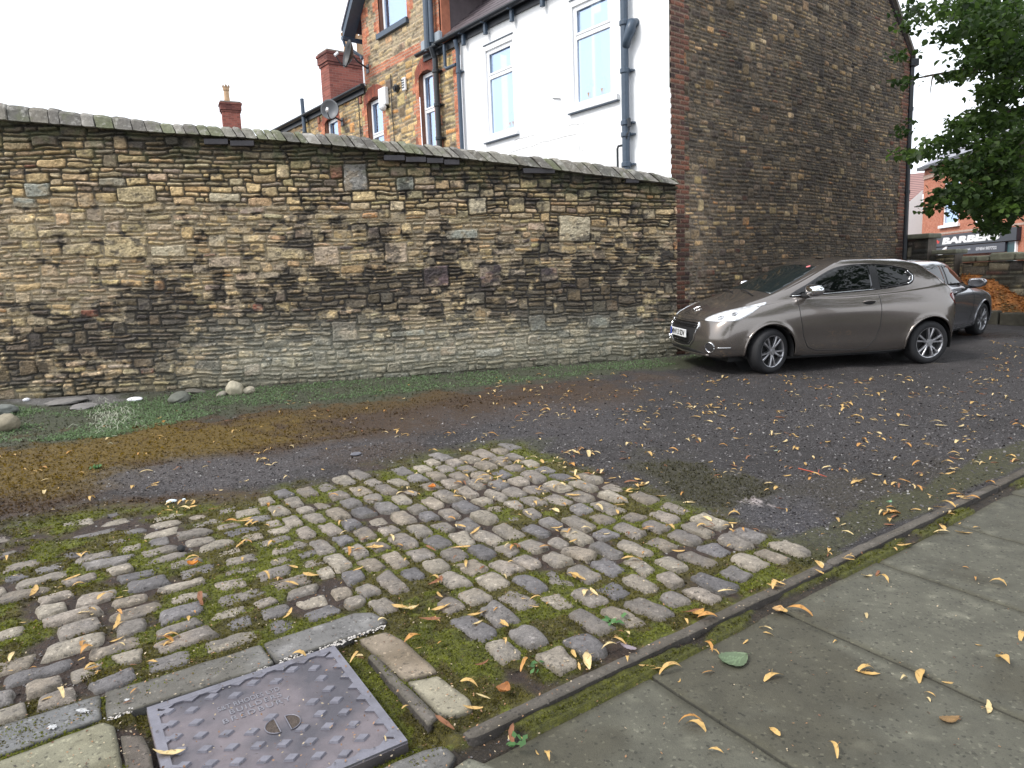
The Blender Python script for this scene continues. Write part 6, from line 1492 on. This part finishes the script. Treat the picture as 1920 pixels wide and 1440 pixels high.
# ------------------------------------------------------------------ trees
bark = mat('bark', (.06, .048, .035), .95, vary=.4, vscale=8, bump=.8, bscale=14)
def leafy(name, sprays, size, parent, seed, base=(.050, .088, .022), light=(.13, .21, .035), per=16, spread=.28, ls=None):
    """leaf-shaped faces (two halves folded at the rib) hanging in sprays"""
    R = np.random.default_rng(seed); S = np.asarray(sprays); n = len(S)*per; P = np.repeat(S, per, 0); dirn = R.normal(0, 1, (len(S), 3)); dirn[:, 2] = -.4*np.abs(dirn[:, 2]); dirn /= np.linalg.norm(dirn, axis=1, keepdims=True)
    t = R.uniform(-1, 1, (n, 1)); P = P+np.repeat(dirn, per, 0)*t*spread+R.normal(0, spread*.33, (n, 3))*np.array([1, 1, .55])
    a = R.uniform(0, 2*PI, n); pitch = R.normal(-.5, .45, n); e1 = np.stack([np.cos(a)*np.cos(pitch), np.sin(a)*np.cos(pitch), np.sin(pitch)], -1)
    roll = R.normal(0, .5, n); sd_ = np.stack([-np.sin(a), np.cos(a), 0*a], -1); up = np.cross(e1, sd_); e2 = sd_*np.cos(roll)[:, None]+up*np.sin(roll)[:, None]; e3 = np.cross(e1, e2)
    s = (size*R.uniform(.6, 1.25, n))[:, None]
    sh = [(0, 0, 0), (.18, .36, .08), (.55, .40, .10), (1.0, 0, -.06), (.55, -.40, .10), (.18, -.36, .08)]
    V = np.stack([P+e1*s*x+e2*s*y+e3*s*z for x, y, z in sh], 1).reshape(-1, 3); b = np.arange(n)[:, None]*6
    q = np.concatenate([b+np.array([[0, 1, 2, 3]]), b+np.array([[0, 3, 4, 5]])], 0)
    me = bpy.data.meshes.new(name); me.vertices.add(len(V)); me.vertices.foreach_set('co', V.astype(np.float32).ravel()); me.loops.add(q.size); me.loops.foreach_set('vertex_index', q.astype(np.int32).ravel()); me.polygons.add(len(q)); me.polygons.foreach_set('loop_start', np.arange(0, q.size, 4, dtype=np.int32)); me.update(calc_edges=True)
    k = np.clip(np.repeat(R.beta(1.2, 3.2, len(S)), per)+R.normal(0, .1, n), 0, 1)[:, None]; c = np.asarray(base)*(1-k)+np.asarray(light)*k; c = c*R.uniform(.75, 1.25, (n, 1))
    me.materials.append(MAT['leaf']); set_col(me, np.repeat(c, 6, 0)); o = bpy.data.objects.new(name, me); link(o, parent); return o
def limbs(root, base, hub, targets, r0=.2, name='trunk'):
    b = MB(); base = Vector(base); hub = Vector(hub); b.tube([base, base.lerp(hub, .3)+Vector((.06, -.04, 0)), base.lerp(hub, .7)+Vector((-.05, .05, 0)), hub], [r0*1.25, r0, r0*.85, r0*.75], 12); rel(b.build(name, bark, root, smooth=True), root)
    b = MB(); R = random.Random(3)
    for t in targets:
        t = Vector(t); m1 = hub.lerp(t, .33)+Vector((0, 0, .35*R.uniform(.4, 1.3))); m2 = hub.lerp(t, .7)+Vector((R.uniform(-.2, .2), R.uniform(-.2, .2), .25)); b.tube([hub-Vector((0, 0, R.uniform(0, .8))), m1, m2, t], [r0*.38, r0*.24, r0*.12, .012], 7)
        for k in range(7):
            s_ = R.uniform(.3, 1); p = (hub.lerp(m1, s_) if s_ < .33 else m1.lerp(m2, R.random()) if s_ < .7 else m2.lerp(t, R.random())); q = p+Vector((R.uniform(-.8, .8), R.uniform(-.8, .8), R.uniform(-.7, .15))); b.tube([p, p.lerp(q, .5)+Vector((0, 0, .08)), q], [.02, .012, .005], 5)
    rel(b.build('branch', bark, root, smooth=True), root)
def main_tree():
    R = np.random.default_rng(31); base = np.array([11.6, 11.9, float(gz(11.6, 11.9))]); ob = empty('lime_tree', tuple(base), label='leafy green tree overhanging the lane from the right in front of the barber shop', cat='tree')
    EL = [(1860, 30, 55, 45, 36), (1905, 105, 45, 35, 26), (1845, 105, 38, 26, 18), (1785, 15, 42, 16, 8), (1715, 18, 20, 8, 2), (1710, 42, 12, 5, 2), (1775, 70, 18, 12, 3), (1730, 142, 30, 6, 0), (1790, 138, 24, 9, 4), (1885, 165, 45, 20, 16), (1855, 212, 30, 18, 10), (1815, 236, 36, 14, 9), (1775, 262, 32, 9, 6), (1735, 288, 14, 5, 2), (1870, 285, 50, 30, 26), (1905, 235, 30, 35, 14), (1805, 318, 34, 16, 12), (1860, 350, 50, 24, 28), (1785, 362, 28, 12, 9), (1750, 385, 14, 6, 3), (1868, 395, 34, 14, 13), (1905, 330, 30, 45, 20), (1865, 424, 22, 8, 6), (1850, 300, 70, 50, 14), (1880, 60, 50, 60, 16), (1895, 385, 30, 16, 12), (1820, 385, 28, 10, 6), (1693, 100, 5, 5, 1), (1700, 152, 6, 4, 1), (1692, 240, 8, 4, 1), (1695, 290, 14, 5, 2)]
    sp = []
    for cx, cy, rx, ry, n in EL:
        for _ in range(int(n*1.9+.5)):
            a = R.uniform(0, 2*PI); q = math.sqrt(R.random()); px, py = cx+rx*q*math.cos(a), cy+ry*q*math.sin(a); d = ray(px, py); D = R.uniform(9.6, 13.2)/d[1]; p = d*D; sp.append((p[0], p[1], p[2]+EYE))
    # the rest of the crown, beyond the frame
    for _ in range(520):
        a = R.uniform(0, 2*PI); q = R.random()**.4; ph = R.uniform(-.55, 1.3); p = np.array([12.4+4.0*q*math.cos(a)*math.cos(ph), 11.8+3.6*q*math.sin(a)*math.cos(ph), 6.2+4.0*q*math.sin(ph)])
        x, y = to_px(*p)
        if x < 1935 and y > -25: continue
        sp.append(tuple(p))
    rel(leafy('crown', sp, .090, ob, 9, per=23, spread=.21, base=(.026, .052, .015), light=(.10, .17, .028)), ob)
    tg = [sp[i] for i in R.choice(len(sp), 26, replace=False)]
    limbs(ob, base-np.array([0, 0, .1]), (11.9, 11.9, 4.6), tg, .2)
main_tree()
def back_tree(x, y, cz, r, n, label, seed):
    R = np.random.default_rng(seed); base = (x, y, float(gz(x, y))-.1); ob = empty('lime_tree', base, label=label, cat='tree')
    sp = []
    for _ in range(n):
        v = R.normal(0, 1, 3); v /= np.linalg.norm(v); q = R.random()**.33; sp.append((x+v[0]*r*q, y+v[1]*r*q, cz+v[2]*r*.8*q))
    rel(leafy('crown', sp, .22, ob, seed, per=12, spread=.4, base=(.04, .07, .02)), ob); limbs(ob, base, (x, y, cz-r*.5), [sp[i] for i in R.choice(n, 10)], .24)
back_tree(4.2, -4.6, 6.2, 3.9, 420, 'tall lime tree beside the pavement behind the photographer on the right', 41)
back_tree(11.5, 2.2, 6.6, 3.6, 380, 'tall lime tree beside the pavement out of view to the right', 42)
back_tree(-4.5, -7.5, 6.5, 3.8, 380, 'tall lime tree behind the photographer on the left', 43)

# ------------------------------------------------------------------ weeds, pebbles, litter
def px_region(n, poly, seed):
    R = np.random.default_rng(seed); P = np.array(poly, float); lo, hi = P.min(0), P.max(0); out = []
    while len(out) < n:
        q = R.uniform(lo, hi); c = False
        for a, b in zip(P, np.roll(P, -1, 0)):
            if (a[1] > q[1]) != (b[1] > q[1]) and q[0] < (b[0]-a[0])*(q[1]-a[1])/(b[1]-a[1])+a[0]: c = not c
        if c: out.append(q)
    return out
def weeds():
    R = np.random.default_rng(17); pts = []; cols = []; sz = []
    poly = [(-160, 790), (0, 762), (120, 772), (300, 742), (600, 719), (900, 698), (1255, 672), (1330, 666), (1320, 680), (1250, 688), (1000, 714), (780, 736), (600, 752), (440, 766), (330, 796), (200, 822), (0, 832), (-160, 850)]
    for q in px_region(32000, poly, 3):
        g = on_ground(*q)
        if fbm(np.array(g[0]*2.3), np.array(g[1]*2.3), 66, 3) < .42+R.normal(0, .07): continue
        h = R.random()**2*.028; pts.append((g[0], g[1], g[2]+.004+h)); k = R.random(); cols.append(np.array((.13, .20, .09))*(1-k)+np.array((.22, .31, .16))*k); sz.append(R.uniform(.014, .036))
    o = leaf_quads(pts, np.array(sz), cols, 'ground_cover', MAT['leaf'], 4, .7, aspect=.75); tag(o, kind='stuff', label='low green weeds growing along the foot of the boundary wall', cat='weeds')
    # withered pale stems
    b = MB(); R2 = random.Random(8)
    for _ in range(170):
        px, py = R2.gauss(212, 22), R2.gauss(786, 13); g = Vector(on_ground(px, py)); d = Vector((R2.uniform(-.1, .1), R2.uniform(-.1, .04), 0)); b.tube([g+Vector((0, 0, .01)), g+d*.5+Vector((0, 0, R2.uniform(.01, .06))), g+d+Vector((0, 0, .008))], .0022, 4)
    o = b.build('withered_weed', mat('straw', (.50, .52, .40), .8)); tag(o, 'pale withered weed stems lying on the green ground cover at left', 'dead weeds', kind='stuff')
    # small green shoots on the olive stripe and by the kerb
    for (px, py, n, s_, lb) in ((182, 880, 40, .03, 'tiny green shoot on the olive moss at left'), (1150, 1170, 9, .04, 'small pair of green leaflets on the cobbles right of centre'), (972, 1398, 9, .035, 'small green shoot beside the edging stone at the bottom'), (1005, 1255, 8, .03, 'small green shoot among the lower cobbles')):
        g = on_ground(px, py); R3 = np.random.default_rng(int(px)); p = [(g[0]+R3.normal(0, .022), g[1]+R3.normal(0, .022), g[2]+.012+abs(R3.normal(0, .012))) for _ in range(n)]
        o = leaf_quads(p, s_, [np.array((.13, .28, .10))*R3.uniform(.7, 1.2) for _ in range(n)], 'green_shoot', MAT['leaf'], int(py), .5, aspect=.7); tag(o, lb, 'weed')
weeds()
def rock(name, px, py, w_, h_, col, label, cat='stone', seed=1, flat=1.0, group=None):
    g = on_ground(px, py); D = math.hypot(g[0], g[1]); s = D/F; a, b_ = w_*s/2, h_*s/2*flat
    bm = bmesh.new(); bmesh.ops.create_icosphere(bm, subdivisions=4, radius=1); R = random.Random(seed); ph = R.uniform(0, 99)
    for v in bm.verts:
        n = float(fbm(np.array(v.co.x*1.3+ph), np.array(v.co.y*1.3+v.co.z*1.7), 33, 3)); k = .82+.36*n; k *= 1+.1*(float(fbm(np.array(v.co.x*4+ph), np.array(v.co.y*4+v.co.z*5), 34, 2))-.5); v.co = Vector((v.co.x*a*k, v.co.y*a*.8*k, v.co.z*b_*k))
    for f in bm.faces: f.smooth = True
    me = bpy.data.meshes.new(name); bm.to_mesh(me); bm.free(); me.materials.append(mat('m_'+name, col, .85, vary=.25, vscale=14, bump=.3, bscale=40)); o = bpy.data.objects.new(name, me); link(o)
    o.location = (g[0], g[1], g[2]+b_*.72); o.rotation_euler = (0, R.uniform(-.2, .2), R.uniform(0, 3)); tag(o, label, cat, group); return o
gr_ = 'rounded stones at the foot of the boundary wall'
rock('boulder', 441, 741, 28, 30, (.40, .36, .27), 'largest pale rounded cobble leaning at the foot of the boundary wall', group=gr_, seed=2)
rock('boulder', 467, 738, 24, 15, (.38, .34, .26), 'smaller pale oval cobble just right of the largest cobble', group=gr_, seed=3)
rock('boulder', 416, 743, 20, 10, (.24, .22, .18), 'small brownish cobble just left of the largest cobble', group=gr_, seed=4)
rock('boulder', 14, 808, 44, 30, (.24, .21, .15), 'brown rounded boulder in the weeds at the left edge', group=gr_, seed=5)
rock('boulder', 8, 778, 44, 20, (.17, .18, .165), 'flat grey boulder behind the brown one at the left edge', group=gr_, seed=6)
rock('flat_stone', 338, 754, 44, 20, (.115, .12, .10), 'dark flat angular stone lying below the boundary wall', seed=7)
rock('flat_stone', 368, 738, 34, 10, (.13, .12, .10), 'thin dark slab wedged against the wall foot', seed=8)
rock('rubble_lump', 125, 757, 60, 10, (.17, .16, .15), 'low grey lump of broken mortar below the wall at left', 'rubble', seed=9)
rock('rubble_lump', 160, 765, 50, 8, (.18, .17, .165), 'flatter grey mortar lump right of the other one', 'rubble', seed=10)
rock('white_litter', 254, 752, 26, 8, (.8, .8, .84), 'larger smooth white scrap at the wall foot', 'litter', seed=11)
rock('white_litter', 50, 752, 13, 6, (.8, .8, .84), 'small white scrap near the wall foot at far left', 'litter', seed=12)
rock('white_litter', 322, 942, 20, 6, (.62, .70, .74), 'larger crumpled white tissue on the moss left of the cobbles', 'litter', seed=13)
rock('white_litter', 345, 939, 8, 5, (.62, .70, .74), 'tiny white tissue piece right of the crumpled one', 'litter', seed=14)
rock('black_stone', 340, 1032, 16, 10, (.015, .015, .016), 'small black stone among the left cobbles', seed=15)
rock('flat_stone', 668, 852, 24, 4, (.12, .12, .14), 'thin bluish flat stone on the gravel track', seed=16)

# ------------------------------------------------------------------ fallen bracts and leaves
BC = {'tan': (.58, .37, .13), 'pale': (.68, .52, .26), 'orange': (.52, .26, .07), 'brown': (.24, .10, .045)}
def bract_mesh(name, seed, colour, L_=1.0, w=.24):
    R = random.Random(seed); n = 9; V = []; Fc = []; C = []; cu = R.uniform(.5, 2.0)*R.choice((1, 1, -.5)); tw = R.uniform(-1.4, 1.4); bend = R.uniform(-.9, .9); cup = R.uniform(.15, .5)
    x = y = z = 0; pts = []; 
    for i in range(n+1):
        f = i/n; a = -cu*.5+cu*f; yaw = bend*(f-.5); st = L_/n; pts.append((x, y, z, a, yaw)); x += math.cos(a)*math.cos(yaw)*st; y += math.sin(yaw)*st; z += -math.sin(a)*st
    zs_ = [p[2] for p in pts]; zm = min(zs_)
    for i, (x, y, z, a, yaw) in enumerate(pts):
        f = i/n; ww = w*(math.sin(PI*min(1, f*1.02+.04))**.55)*.5; t = tw*(f-.5)
        for k, sgn in ((0, -1), (1, 0), (2, 1)):
            o_ = ww*sgn*R.uniform(.72, 1.12); V.append((x-math.sin(yaw)*o_*math.cos(t)-L_/2, y+math.cos(yaw)*o_*math.cos(t), z-zm+.035+abs(o_)*cup+o_*math.sin(t))); b = np.array(BC[colour])*R.uniform(.85, 1.12); 
            if k == 1: b = b*1.12
            if f > .85 or (sgn and R.random() < .12): b = b*.72
            C.append(tuple(b))
    for i in range(n):
        for k in (0, 1): Fc.append((i*3+k, i*3+k+1, i*3+k+4, i*3+k+3))
    # stalk with little fruits
    m = len(V); sx = R.uniform(.3, .6); i0 = int(sx*n); p = Vector(V[i0*3+1]); q = p+Vector((R.uniform(.1, .35), R.uniform(-.3, .3), R.uniform(.0, .12))); q.z = max(q.z, .03); mid = (p+q)/2+Vector((0, 0, .08)); r = .008
    tb = MB(); tb.tube([p, mid, q], r, 4); V += tb.v; Fc += [tuple(j+m for j in f_) for f_ in tb.f]; C += [tuple(np.array(BC[colour])*.7)]*len(tb.v)
    me = bpy.data.meshes.new(name); me.from_pydata([tuple(v) for v in V], [], Fc); me.materials.append(MAT['litter']); set_col(me, C)
    for p_ in me.polygons: p_.use_smooth = True
    return me
CSEQ = ['tan', 'orange', 'pale', 'tan', 'tan', 'brown', 'pale', 'tan']
VAR = [(bract_mesh('bract', 100+i, CSEQ[i % 8], w=[.2, .26, .23, .30, .17][i % 5]), CSEQ[i % 8]) for i in range(40)]
def surf(px, py):
    """ground point under a pixel, on pavement or lane level"""
    g = on_ground(px, py); u, v = float(g[:2]@KU), float(g[:2]@KV); off = 0.0; zone = 'lane'
    if v < 1.93 and u > 1.1: off = -.028; zone = 'pavement'
    elif v < 2.05 and u > 1.1: off = -.015; zone = 'gap'
    elif v < 2.14 and u > 1.1: off = .014; zone = 'kerb'
    elif u < 3.55 and v < 5.15 and u > 1.35: off = .014; zone = 'right'
    elif u <= 1.35 and 3.1 < v < 5.5: off = .010; zone = 'left'
    elif 0.2 < u < 1.12 and 2.15 < v < 3.02: off = .020; zone = 'cover'
    elif u <= 1.35 and v <= 3.1: off = .012; zone = 'border'
    if off:
        g = on_ground(px, py, off)
    return g, zone, u, v
ZL = {'lane': 'the dark lane surface', 'pavement': 'the pavement flags', 'gap': 'the mossy gap below the edging stone', 'kerb': 'the narrow edging stone', 'right': 'the right hand cobbles', 'left': 'the mossy left hand cobbles', 'cover': 'the manhole cover', 'border': 'the flat stones beside the manhole cover'}
def litter():
    R = random.Random(77)
    near = [(85, 1312), (115, 1303), (250, 1298), (238, 1318), (155, 1208), (250, 1247), (355, 1160), (60, 1112), (115, 1103), (520, 1088), (495, 1081), (540, 1095), (385, 1122), (270, 1015), (322, 1410), (720, 1385), (785, 1215), (760, 1327), (540, 1155), (828, 1140), (806, 1143), (895, 1170), (945, 1173), (985, 1122), (1003, 1127), (1030, 1132), (1100, 1116), (875, 1058), (905, 1307), (885, 1328), (836, 1355), (878, 1287), (952, 1385), (962, 1378), (975, 1384), (1025, 1425), (1010, 1412), (1105, 1240), (1080, 1226), (1140, 1216), (1220, 1254), (1275, 1277), (1262, 1262), (1290, 1360), (1300, 1368), (1330, 1216), (1460, 1145), (1500, 1150), (1452, 1275), (1690, 1275), (1745, 1305), (1775, 1280), (1730, 1270), (1885, 1245), (1625, 1080), (1642, 1076), (1655, 1092), (1830, 1088), (1865, 1097), (1300, 1148), (1325, 1160), (1290, 1165), (1365, 1110), (1385, 1048), (1160, 960), (1225, 852), (775, 890), (860, 845), (1810, 1000), (1830, 990), (1765, 990), (1768, 1001), (1800, 982), (1680, 1030), (1695, 1025), (1190, 1050), (1180, 1052), (700, 1025), (640, 985), (590, 1080), (1740, 1312), (1915, 1195), (1395, 1205), (1340, 1225), (1180, 1240), (1160, 1205), (110, 918), (85, 925), (300, 965), (330, 962), (1600, 930), (1690, 935), (1560, 900)]
    pos = []
    for p in near: pos.append((p[0]+R.uniform(-3, 3), p[1], 1))
    def add(n, x0, x1, y0, y1, clump=.35, ok=lambda x, y: True):
        k = 0
        while k < n:
            x, y = R.uniform(x0, x1), R.uniform(y0, y1)
            if not ok(x, y): continue
            m = 1 if R.random() > clump else R.choice((2, 3, 4))
            for _ in range(m): pos.append((x+R.gauss(0, 9)*(m > 1), y+R.gauss(0, 3.5)*(m > 1), 0)); k += 1
    yk = lambda x: 1395-.468*(x-860) if x < 1490 else 1100-.5*(x-1490)
    add(420, 900, 1920, 702, 780, .4, lambda x, y: x < 1900 and y > 700+(1300-x)*.02); add(380, 900, 1920, 760, 920, .45, lambda x, y: y < yk(x)); add(80, 450, 1000, 735, 850, .3); add(120, 0, 620, 770, 960, .35)
    add(60, 1200, 1800, 900, 1010, .4, lambda x, y: y < yk(x) and y < 845+.36*(x-960)+20 or x > 1500 and y < yk(x)); add(140, 400, 1400, 860, 1060, .3, lambda x, y: y > 845+abs(x-960)*.25); add(85, 0, 1200, 1040, 1260, .3, lambda x, y: y < yk(x))
    add(36, 1350, 1910, 870, 1100, .6, lambda x, y: abs(y-yk(x)+12) < 16); add(70, 1850, 1920, 640, 700, .3); add(30, 300, 1250, 700, 760, .3, lambda x, y: y > 762-(x-300)*.09)
    add(12, 1250, 1920, 930, 1430, .3, lambda x, y: y > yk(x)+30)
    items = []
    for x, y, f in pos:
        if x > 1918 and y < 720 or y > 1432: continue
        g, zone, u, v = surf(x, y); sz = R.choice((.03, .045, .06, .075, .09, .105))*R.uniform(.85, 1.15)*(1.12 if f else 1); D = math.hypot(g[0], g[1]); items.append((sz/D, g, zone, u, v, sz, x, y))
    items.sort(key=lambda q: -q[0]); print('bracts', len(items))
    N_IND = 290; rest_v = []; rest_c = []; rest_f = []; nm = bpy.data.meshes
    for i, (_, g, zone, u, v, sz, x, y) in enumerate(items):
        me, cname = VAR[R.randrange(len(VAR))]; rz = R.uniform(0, 2*PI); tilt = (R.gauss(0, .12), R.gauss(0, .12))
        if i < N_IND:
            o = bpy.data.objects.new('fallen_bract', me); COL.objects.link(o); o.location = (g[0], g[1], g[2]+.0); o.rotation_euler = (tilt[0], tilt[1], rz); o.scale = (sz,)*3
            side = ('left' if x < 640 else 'middle' if x < 1280 else 'right'); 
            tag(o, f"{cname} curled winged bract fallen on {ZL[zone]}, {side} of photo", 'fallen leaf', 'fallen winged bracts')
        else:
            c, s_ = math.cos(rz), math.sin(rz); k = len(rest_v)
            co = np.empty(len(me.vertices)*3); me.vertices.foreach_get('co', co); co = co.reshape(-1, 3)*sz; X = co[:, 0]*c-co[:, 1]*s_; Y = co[:, 0]*s_+co[:, 1]*c
            nb_ = 30; rest_v += [(g[0]+a, g[1]+b, g[2]+z_) for a, b, z_ in zip(X[:nb_], Y[:nb_], co[:nb_, 2])]; rest_f += [tuple(j+k for j in p.vertices) for p in me.polygons if max(p.vertices) < nb_]
            rest_c += [tuple(np.array(BC[cname])*R.uniform(.75, 1.1))]*nb_
    o = mk('leaf_litter', rest_v, rest_f, MAT['litter'], None, True, rest_c); tag(o, kind='stuff', label='scattered small tan bracts littering the far part of the lane', cat='fallen leaves')
    # tiny crumbs of leaf and grit everywhere
    Rn = np.random.default_rng(6); pts = []; cols = []
    for _ in range(6500):
        x = Rn.uniform(-40, 1960); y = 700+740*Rn.random()**1.25
        g, zone, u, v = surf(x, y)
        if zone == 'pavement' and Rn.random() < .85: continue
        if zone == 'cover' and Rn.random() < .4: continue
        pts.append((g[0], g[1], g[2]+.004)); k = Rn.random(); cols.append(np.array([(.32, .17, .08), (.14, .07, .04), (.45, .36, .24), (.07, .06, .05)][Rn.integers(4)])*(.7+.6*k))
    o = leaf_quads(pts, .011, cols, 'leaf_crumbs', MAT['litter'], 9, .3); tag(o, kind='stuff', label='crumbs of dry leaf and grit scattered over the ground', cat='debris')
litter()
def broad_leaf(px, py, L_, w_, col, label, rz, curl=.5, veins=True, seed=0):
    g, zone, u, v = surf(px, py); R = random.Random(seed); n, m = 14, 8; V = []; C = []; Fc = []
    for i in range(n+1):
        f = i/n; hw_ = w_/2*(math.sin(PI*min(1, f**.75))**.7)+.0005
        for j in range(-m, m+1):
            q = j/m; x = (f-.5)*L_; y = q*hw_*(1+.04*math.sin(f*40)); z = .006+curl*(.25*abs(q)**1.6*w_*.5+.12*L_*(2*f-1)**2)+.0012*math.sin((f*9-abs(q)*3)*2*PI)
            V.append((x, y, z)); c = np.array(col)*(.85+.3*R.random()*.5)
            if veins and (j == 0 or ((f*9-abs(q)*3) % 1) < .14): c = c*1.5
            C.append(tuple(c))
    k = 2*m+1
    for i in range(n):
        for j in range(k-1): Fc.append((i*k+j, (i+1)*k+j, (i+1)*k+j+1, i*k+j+1))
    b = MB(); b.tube([(L_*.48, 0, .02), (L_*.62, .004, .012), (L_*.75, .012, .006)], .0012, 5); s_ = len(V); V += b.v; Fc += [tuple(q+s_ for q in f) for f in b.f]; C += [tuple(col)]*len(b.v)
    o = mk('fallen_leaf', V, Fc, MAT['litter'], None, True, C); o.location = tuple(g); o.rotation_euler = (0, 0, rz); tag(o, label, 'fallen leaf', 'fallen broad leaves'); return o
broad_leaf(1377, 1240, .135, .12, (.13, .18, .10), 'large dull green leaf with pale veins on the pavement flags', .4, .5)
broad_leaf(945, 1297, .06, .06, (.36, .15, .05), 'crumpled brown leaf between the lower cobbles and the kerb', 1.0, 1.6, seed=2)
broad_leaf(362, 1060, .06, .05, (.60, .22, .02), 'bright orange folded leaf on the left cobbles', .2, 1.8, seed=3)
broad_leaf(810, 915, .07, .06, (.60, .20, .03), 'bright orange leaf near the top of the cobbles', 1.4, 1.3, seed=4)
broad_leaf(1780, 1353, .08, .04, (.25, .15, .06), 'dark brown curled leaf at the right of the pavement', .1, .9, seed=5)
broad_leaf(1178, 1216, .085, .03, (.30, .25, .28), 'greyish mauve leaf beside the edging stone', 2.4, .5, seed=6)
broad_leaf(1460, 1146, .06, .055, (.58, .36, .16), 'tan broad leaf just below the edging stone', .9, 1.0, seed=7)
broad_leaf(1310, 1152, .075, .04, (.55, .30, .08), 'orange tan leaf at the right lower corner of the cobbles', .6, 1.0, seed=8)
broad_leaf(1668, 942, .05, .03, (.25, .45, .25), 'small fresh green leaf on the lane beyond the cobbles', .6, .3, seed=9)
broad_leaf(1455, 846, .05, .02, (.35, .42, .3), 'small pale green leaf in the middle of the lane', .6, .3, seed=10)
g0_, g1_ = on_ground(1497, 880), on_ground(1550, 896); b = MB(); b.tube([g0_+np.array([0, 0, .008]), (g0_+g1_)/2+np.array([0, 0, .014]), g1_+np.array([0, 0, .008])], [.005, .004, .003], 6); b.tube([(g0_*.3+g1_*.7)+np.array([0, 0, .012]), (g0_*.3+g1_*.7)+np.array([.03, .05, .03])], .002, 5)
tag(b.build('twig', mat('red_twig', (.45, .09, .05), .7), None, True), 'thin reddish twig lying on the dark lane surface', 'twig')
# flakes of white mortar along the joint between the flat stones and the manhole cover
def flakes():
    R = np.random.default_rng(15); P = []; C = []
    for (x0, y0, x1, y1, n) in ((305, 1322, 420, 1286, 60), (425, 1284, 508, 1253, 260), (520, 1244, 600, 1220, 90), (605, 1218, 722, 1174, 160), (196, 1352, 250, 1332, 30)):
        for _ in range(n):
            t = R.random(); px, py = x0+(x1-x0)*t+R.normal(0, 3), y0+(y1-y0)*t+R.normal(-1, 2.2); g = on_ground(px, py, .016); P.append((g[0], g[1], g[2])); C.append(np.array((.62, .58, .54))*R.uniform(.7, 1.1))
    for (px, py, n, r) in ((155, 1332, 60, 9), (98, 1363, 40, 9), (28+210, 1312, 12, 4)):
        for _ in range(n): g = on_ground(px+R.normal(0, r*.5), py+R.normal(0, r*.22), .014); P.append(tuple(g)); C.append(np.array((.60, .60, .60))*R.uniform(.7, 1.1))
    o = leaf_quads(P, .011, C, 'mortar_flakes', MAT['litter'], 5, .12, aspect=.8); tag(o, kind='stuff', label='white mortar flakes along the stones beside the manhole cover', cat='debris')
flakes()
# loose grit on the bare lane and tufts of moss standing up from the joints: small real faces
def specks():
    R = np.random.default_rng(44); U, V, Z, col, grit, moss = (GD_[k] for k in ('U', 'V', 'Z', 'col', 'grit', 'moss'))
    n = 330000; px = R.uniform(-60, 1980, n); py = 690+750*R.random(n)**.85
    d = CF[None]+CR[None]*((px-960)/F)[:, None]-CU[None]*((py-720)/F)[:, None]; t = -EYE/(d[:, 2]-SX*d[:, 0]-SY*d[:, 1]); X = d[:, 0]*t; Y = d[:, 1]*t
    u = X*KU[0]+Y*KU[1]; v = X*KV[0]+Y*KV[1]; ok = (t > 0) & (u < 17) & (u > -6) & (v < 10.5) & ~((v < 2.14) & (v > 2.03) & (u > 1.1)) & ~((v < 1.99) & (u > 1.1)); X, Y, u, v, py = X[ok], Y[ok], u[ok], v[ok], py[ok]
    i = np.clip(np.searchsorted(U, u), 1, len(U)-1); j = np.clip(np.searchsorted(V, v), 1, len(V)-1); z = Z[i, j]; g = grit[i, j]; m = moss[i, j]; c = col[i, j]; r = R.random(len(u)); D = np.hypot(X, Y)
    keep = np.where(m > .45, r < .62, r < .30*g); a = (m > .45) & keep; b = (m <= .45) & keep
    P = np.stack([X, Y, z], -1)
    for sel, nm, lb, ct in ((a, 'moss', 'yellow green moss tufts between the setts and on the lane', 'moss'), (b, 'loose_grit', 'loose grey grit scattered on the bare lane surface', 'grit')):
        q = P[sel].copy(); k = R.random(len(q))[:, None]; Ds = D[sel]; cc = c[sel]
        if nm == 'moss': q[:, 2] += R.random(len(q))**2*.010; cl = cc*(.5+1.2*k)+np.array((.010, .012, 0))*k; sz = np.clip(.0035*Ds, .009, .024)*R.uniform(.7, 1.3, len(q)); fl = .8
        else: q[:, 2] += .003; cl = np.where(k < .5, np.array((.03, .026, .026))*(1+k), np.where(k < .94, np.array((.10, .092, .092))*(.6+k*.7), np.array((.24, .23, .22)))); sz = np.clip(.0028*Ds, .006, .02)*R.uniform(.6, 1.5, len(q)); fl = .45
        o = leaf_quads(q, sz, cl, nm, MAT['leaf'] if nm == 'moss' else MAT['grit'], 7, fl, aspect=.8); tag(o, kind='stuff', label=lb, cat=ct); print(nm, len(q))
MAT['grit'] = mat('grit', rough=.8, vcol=True)
specks()
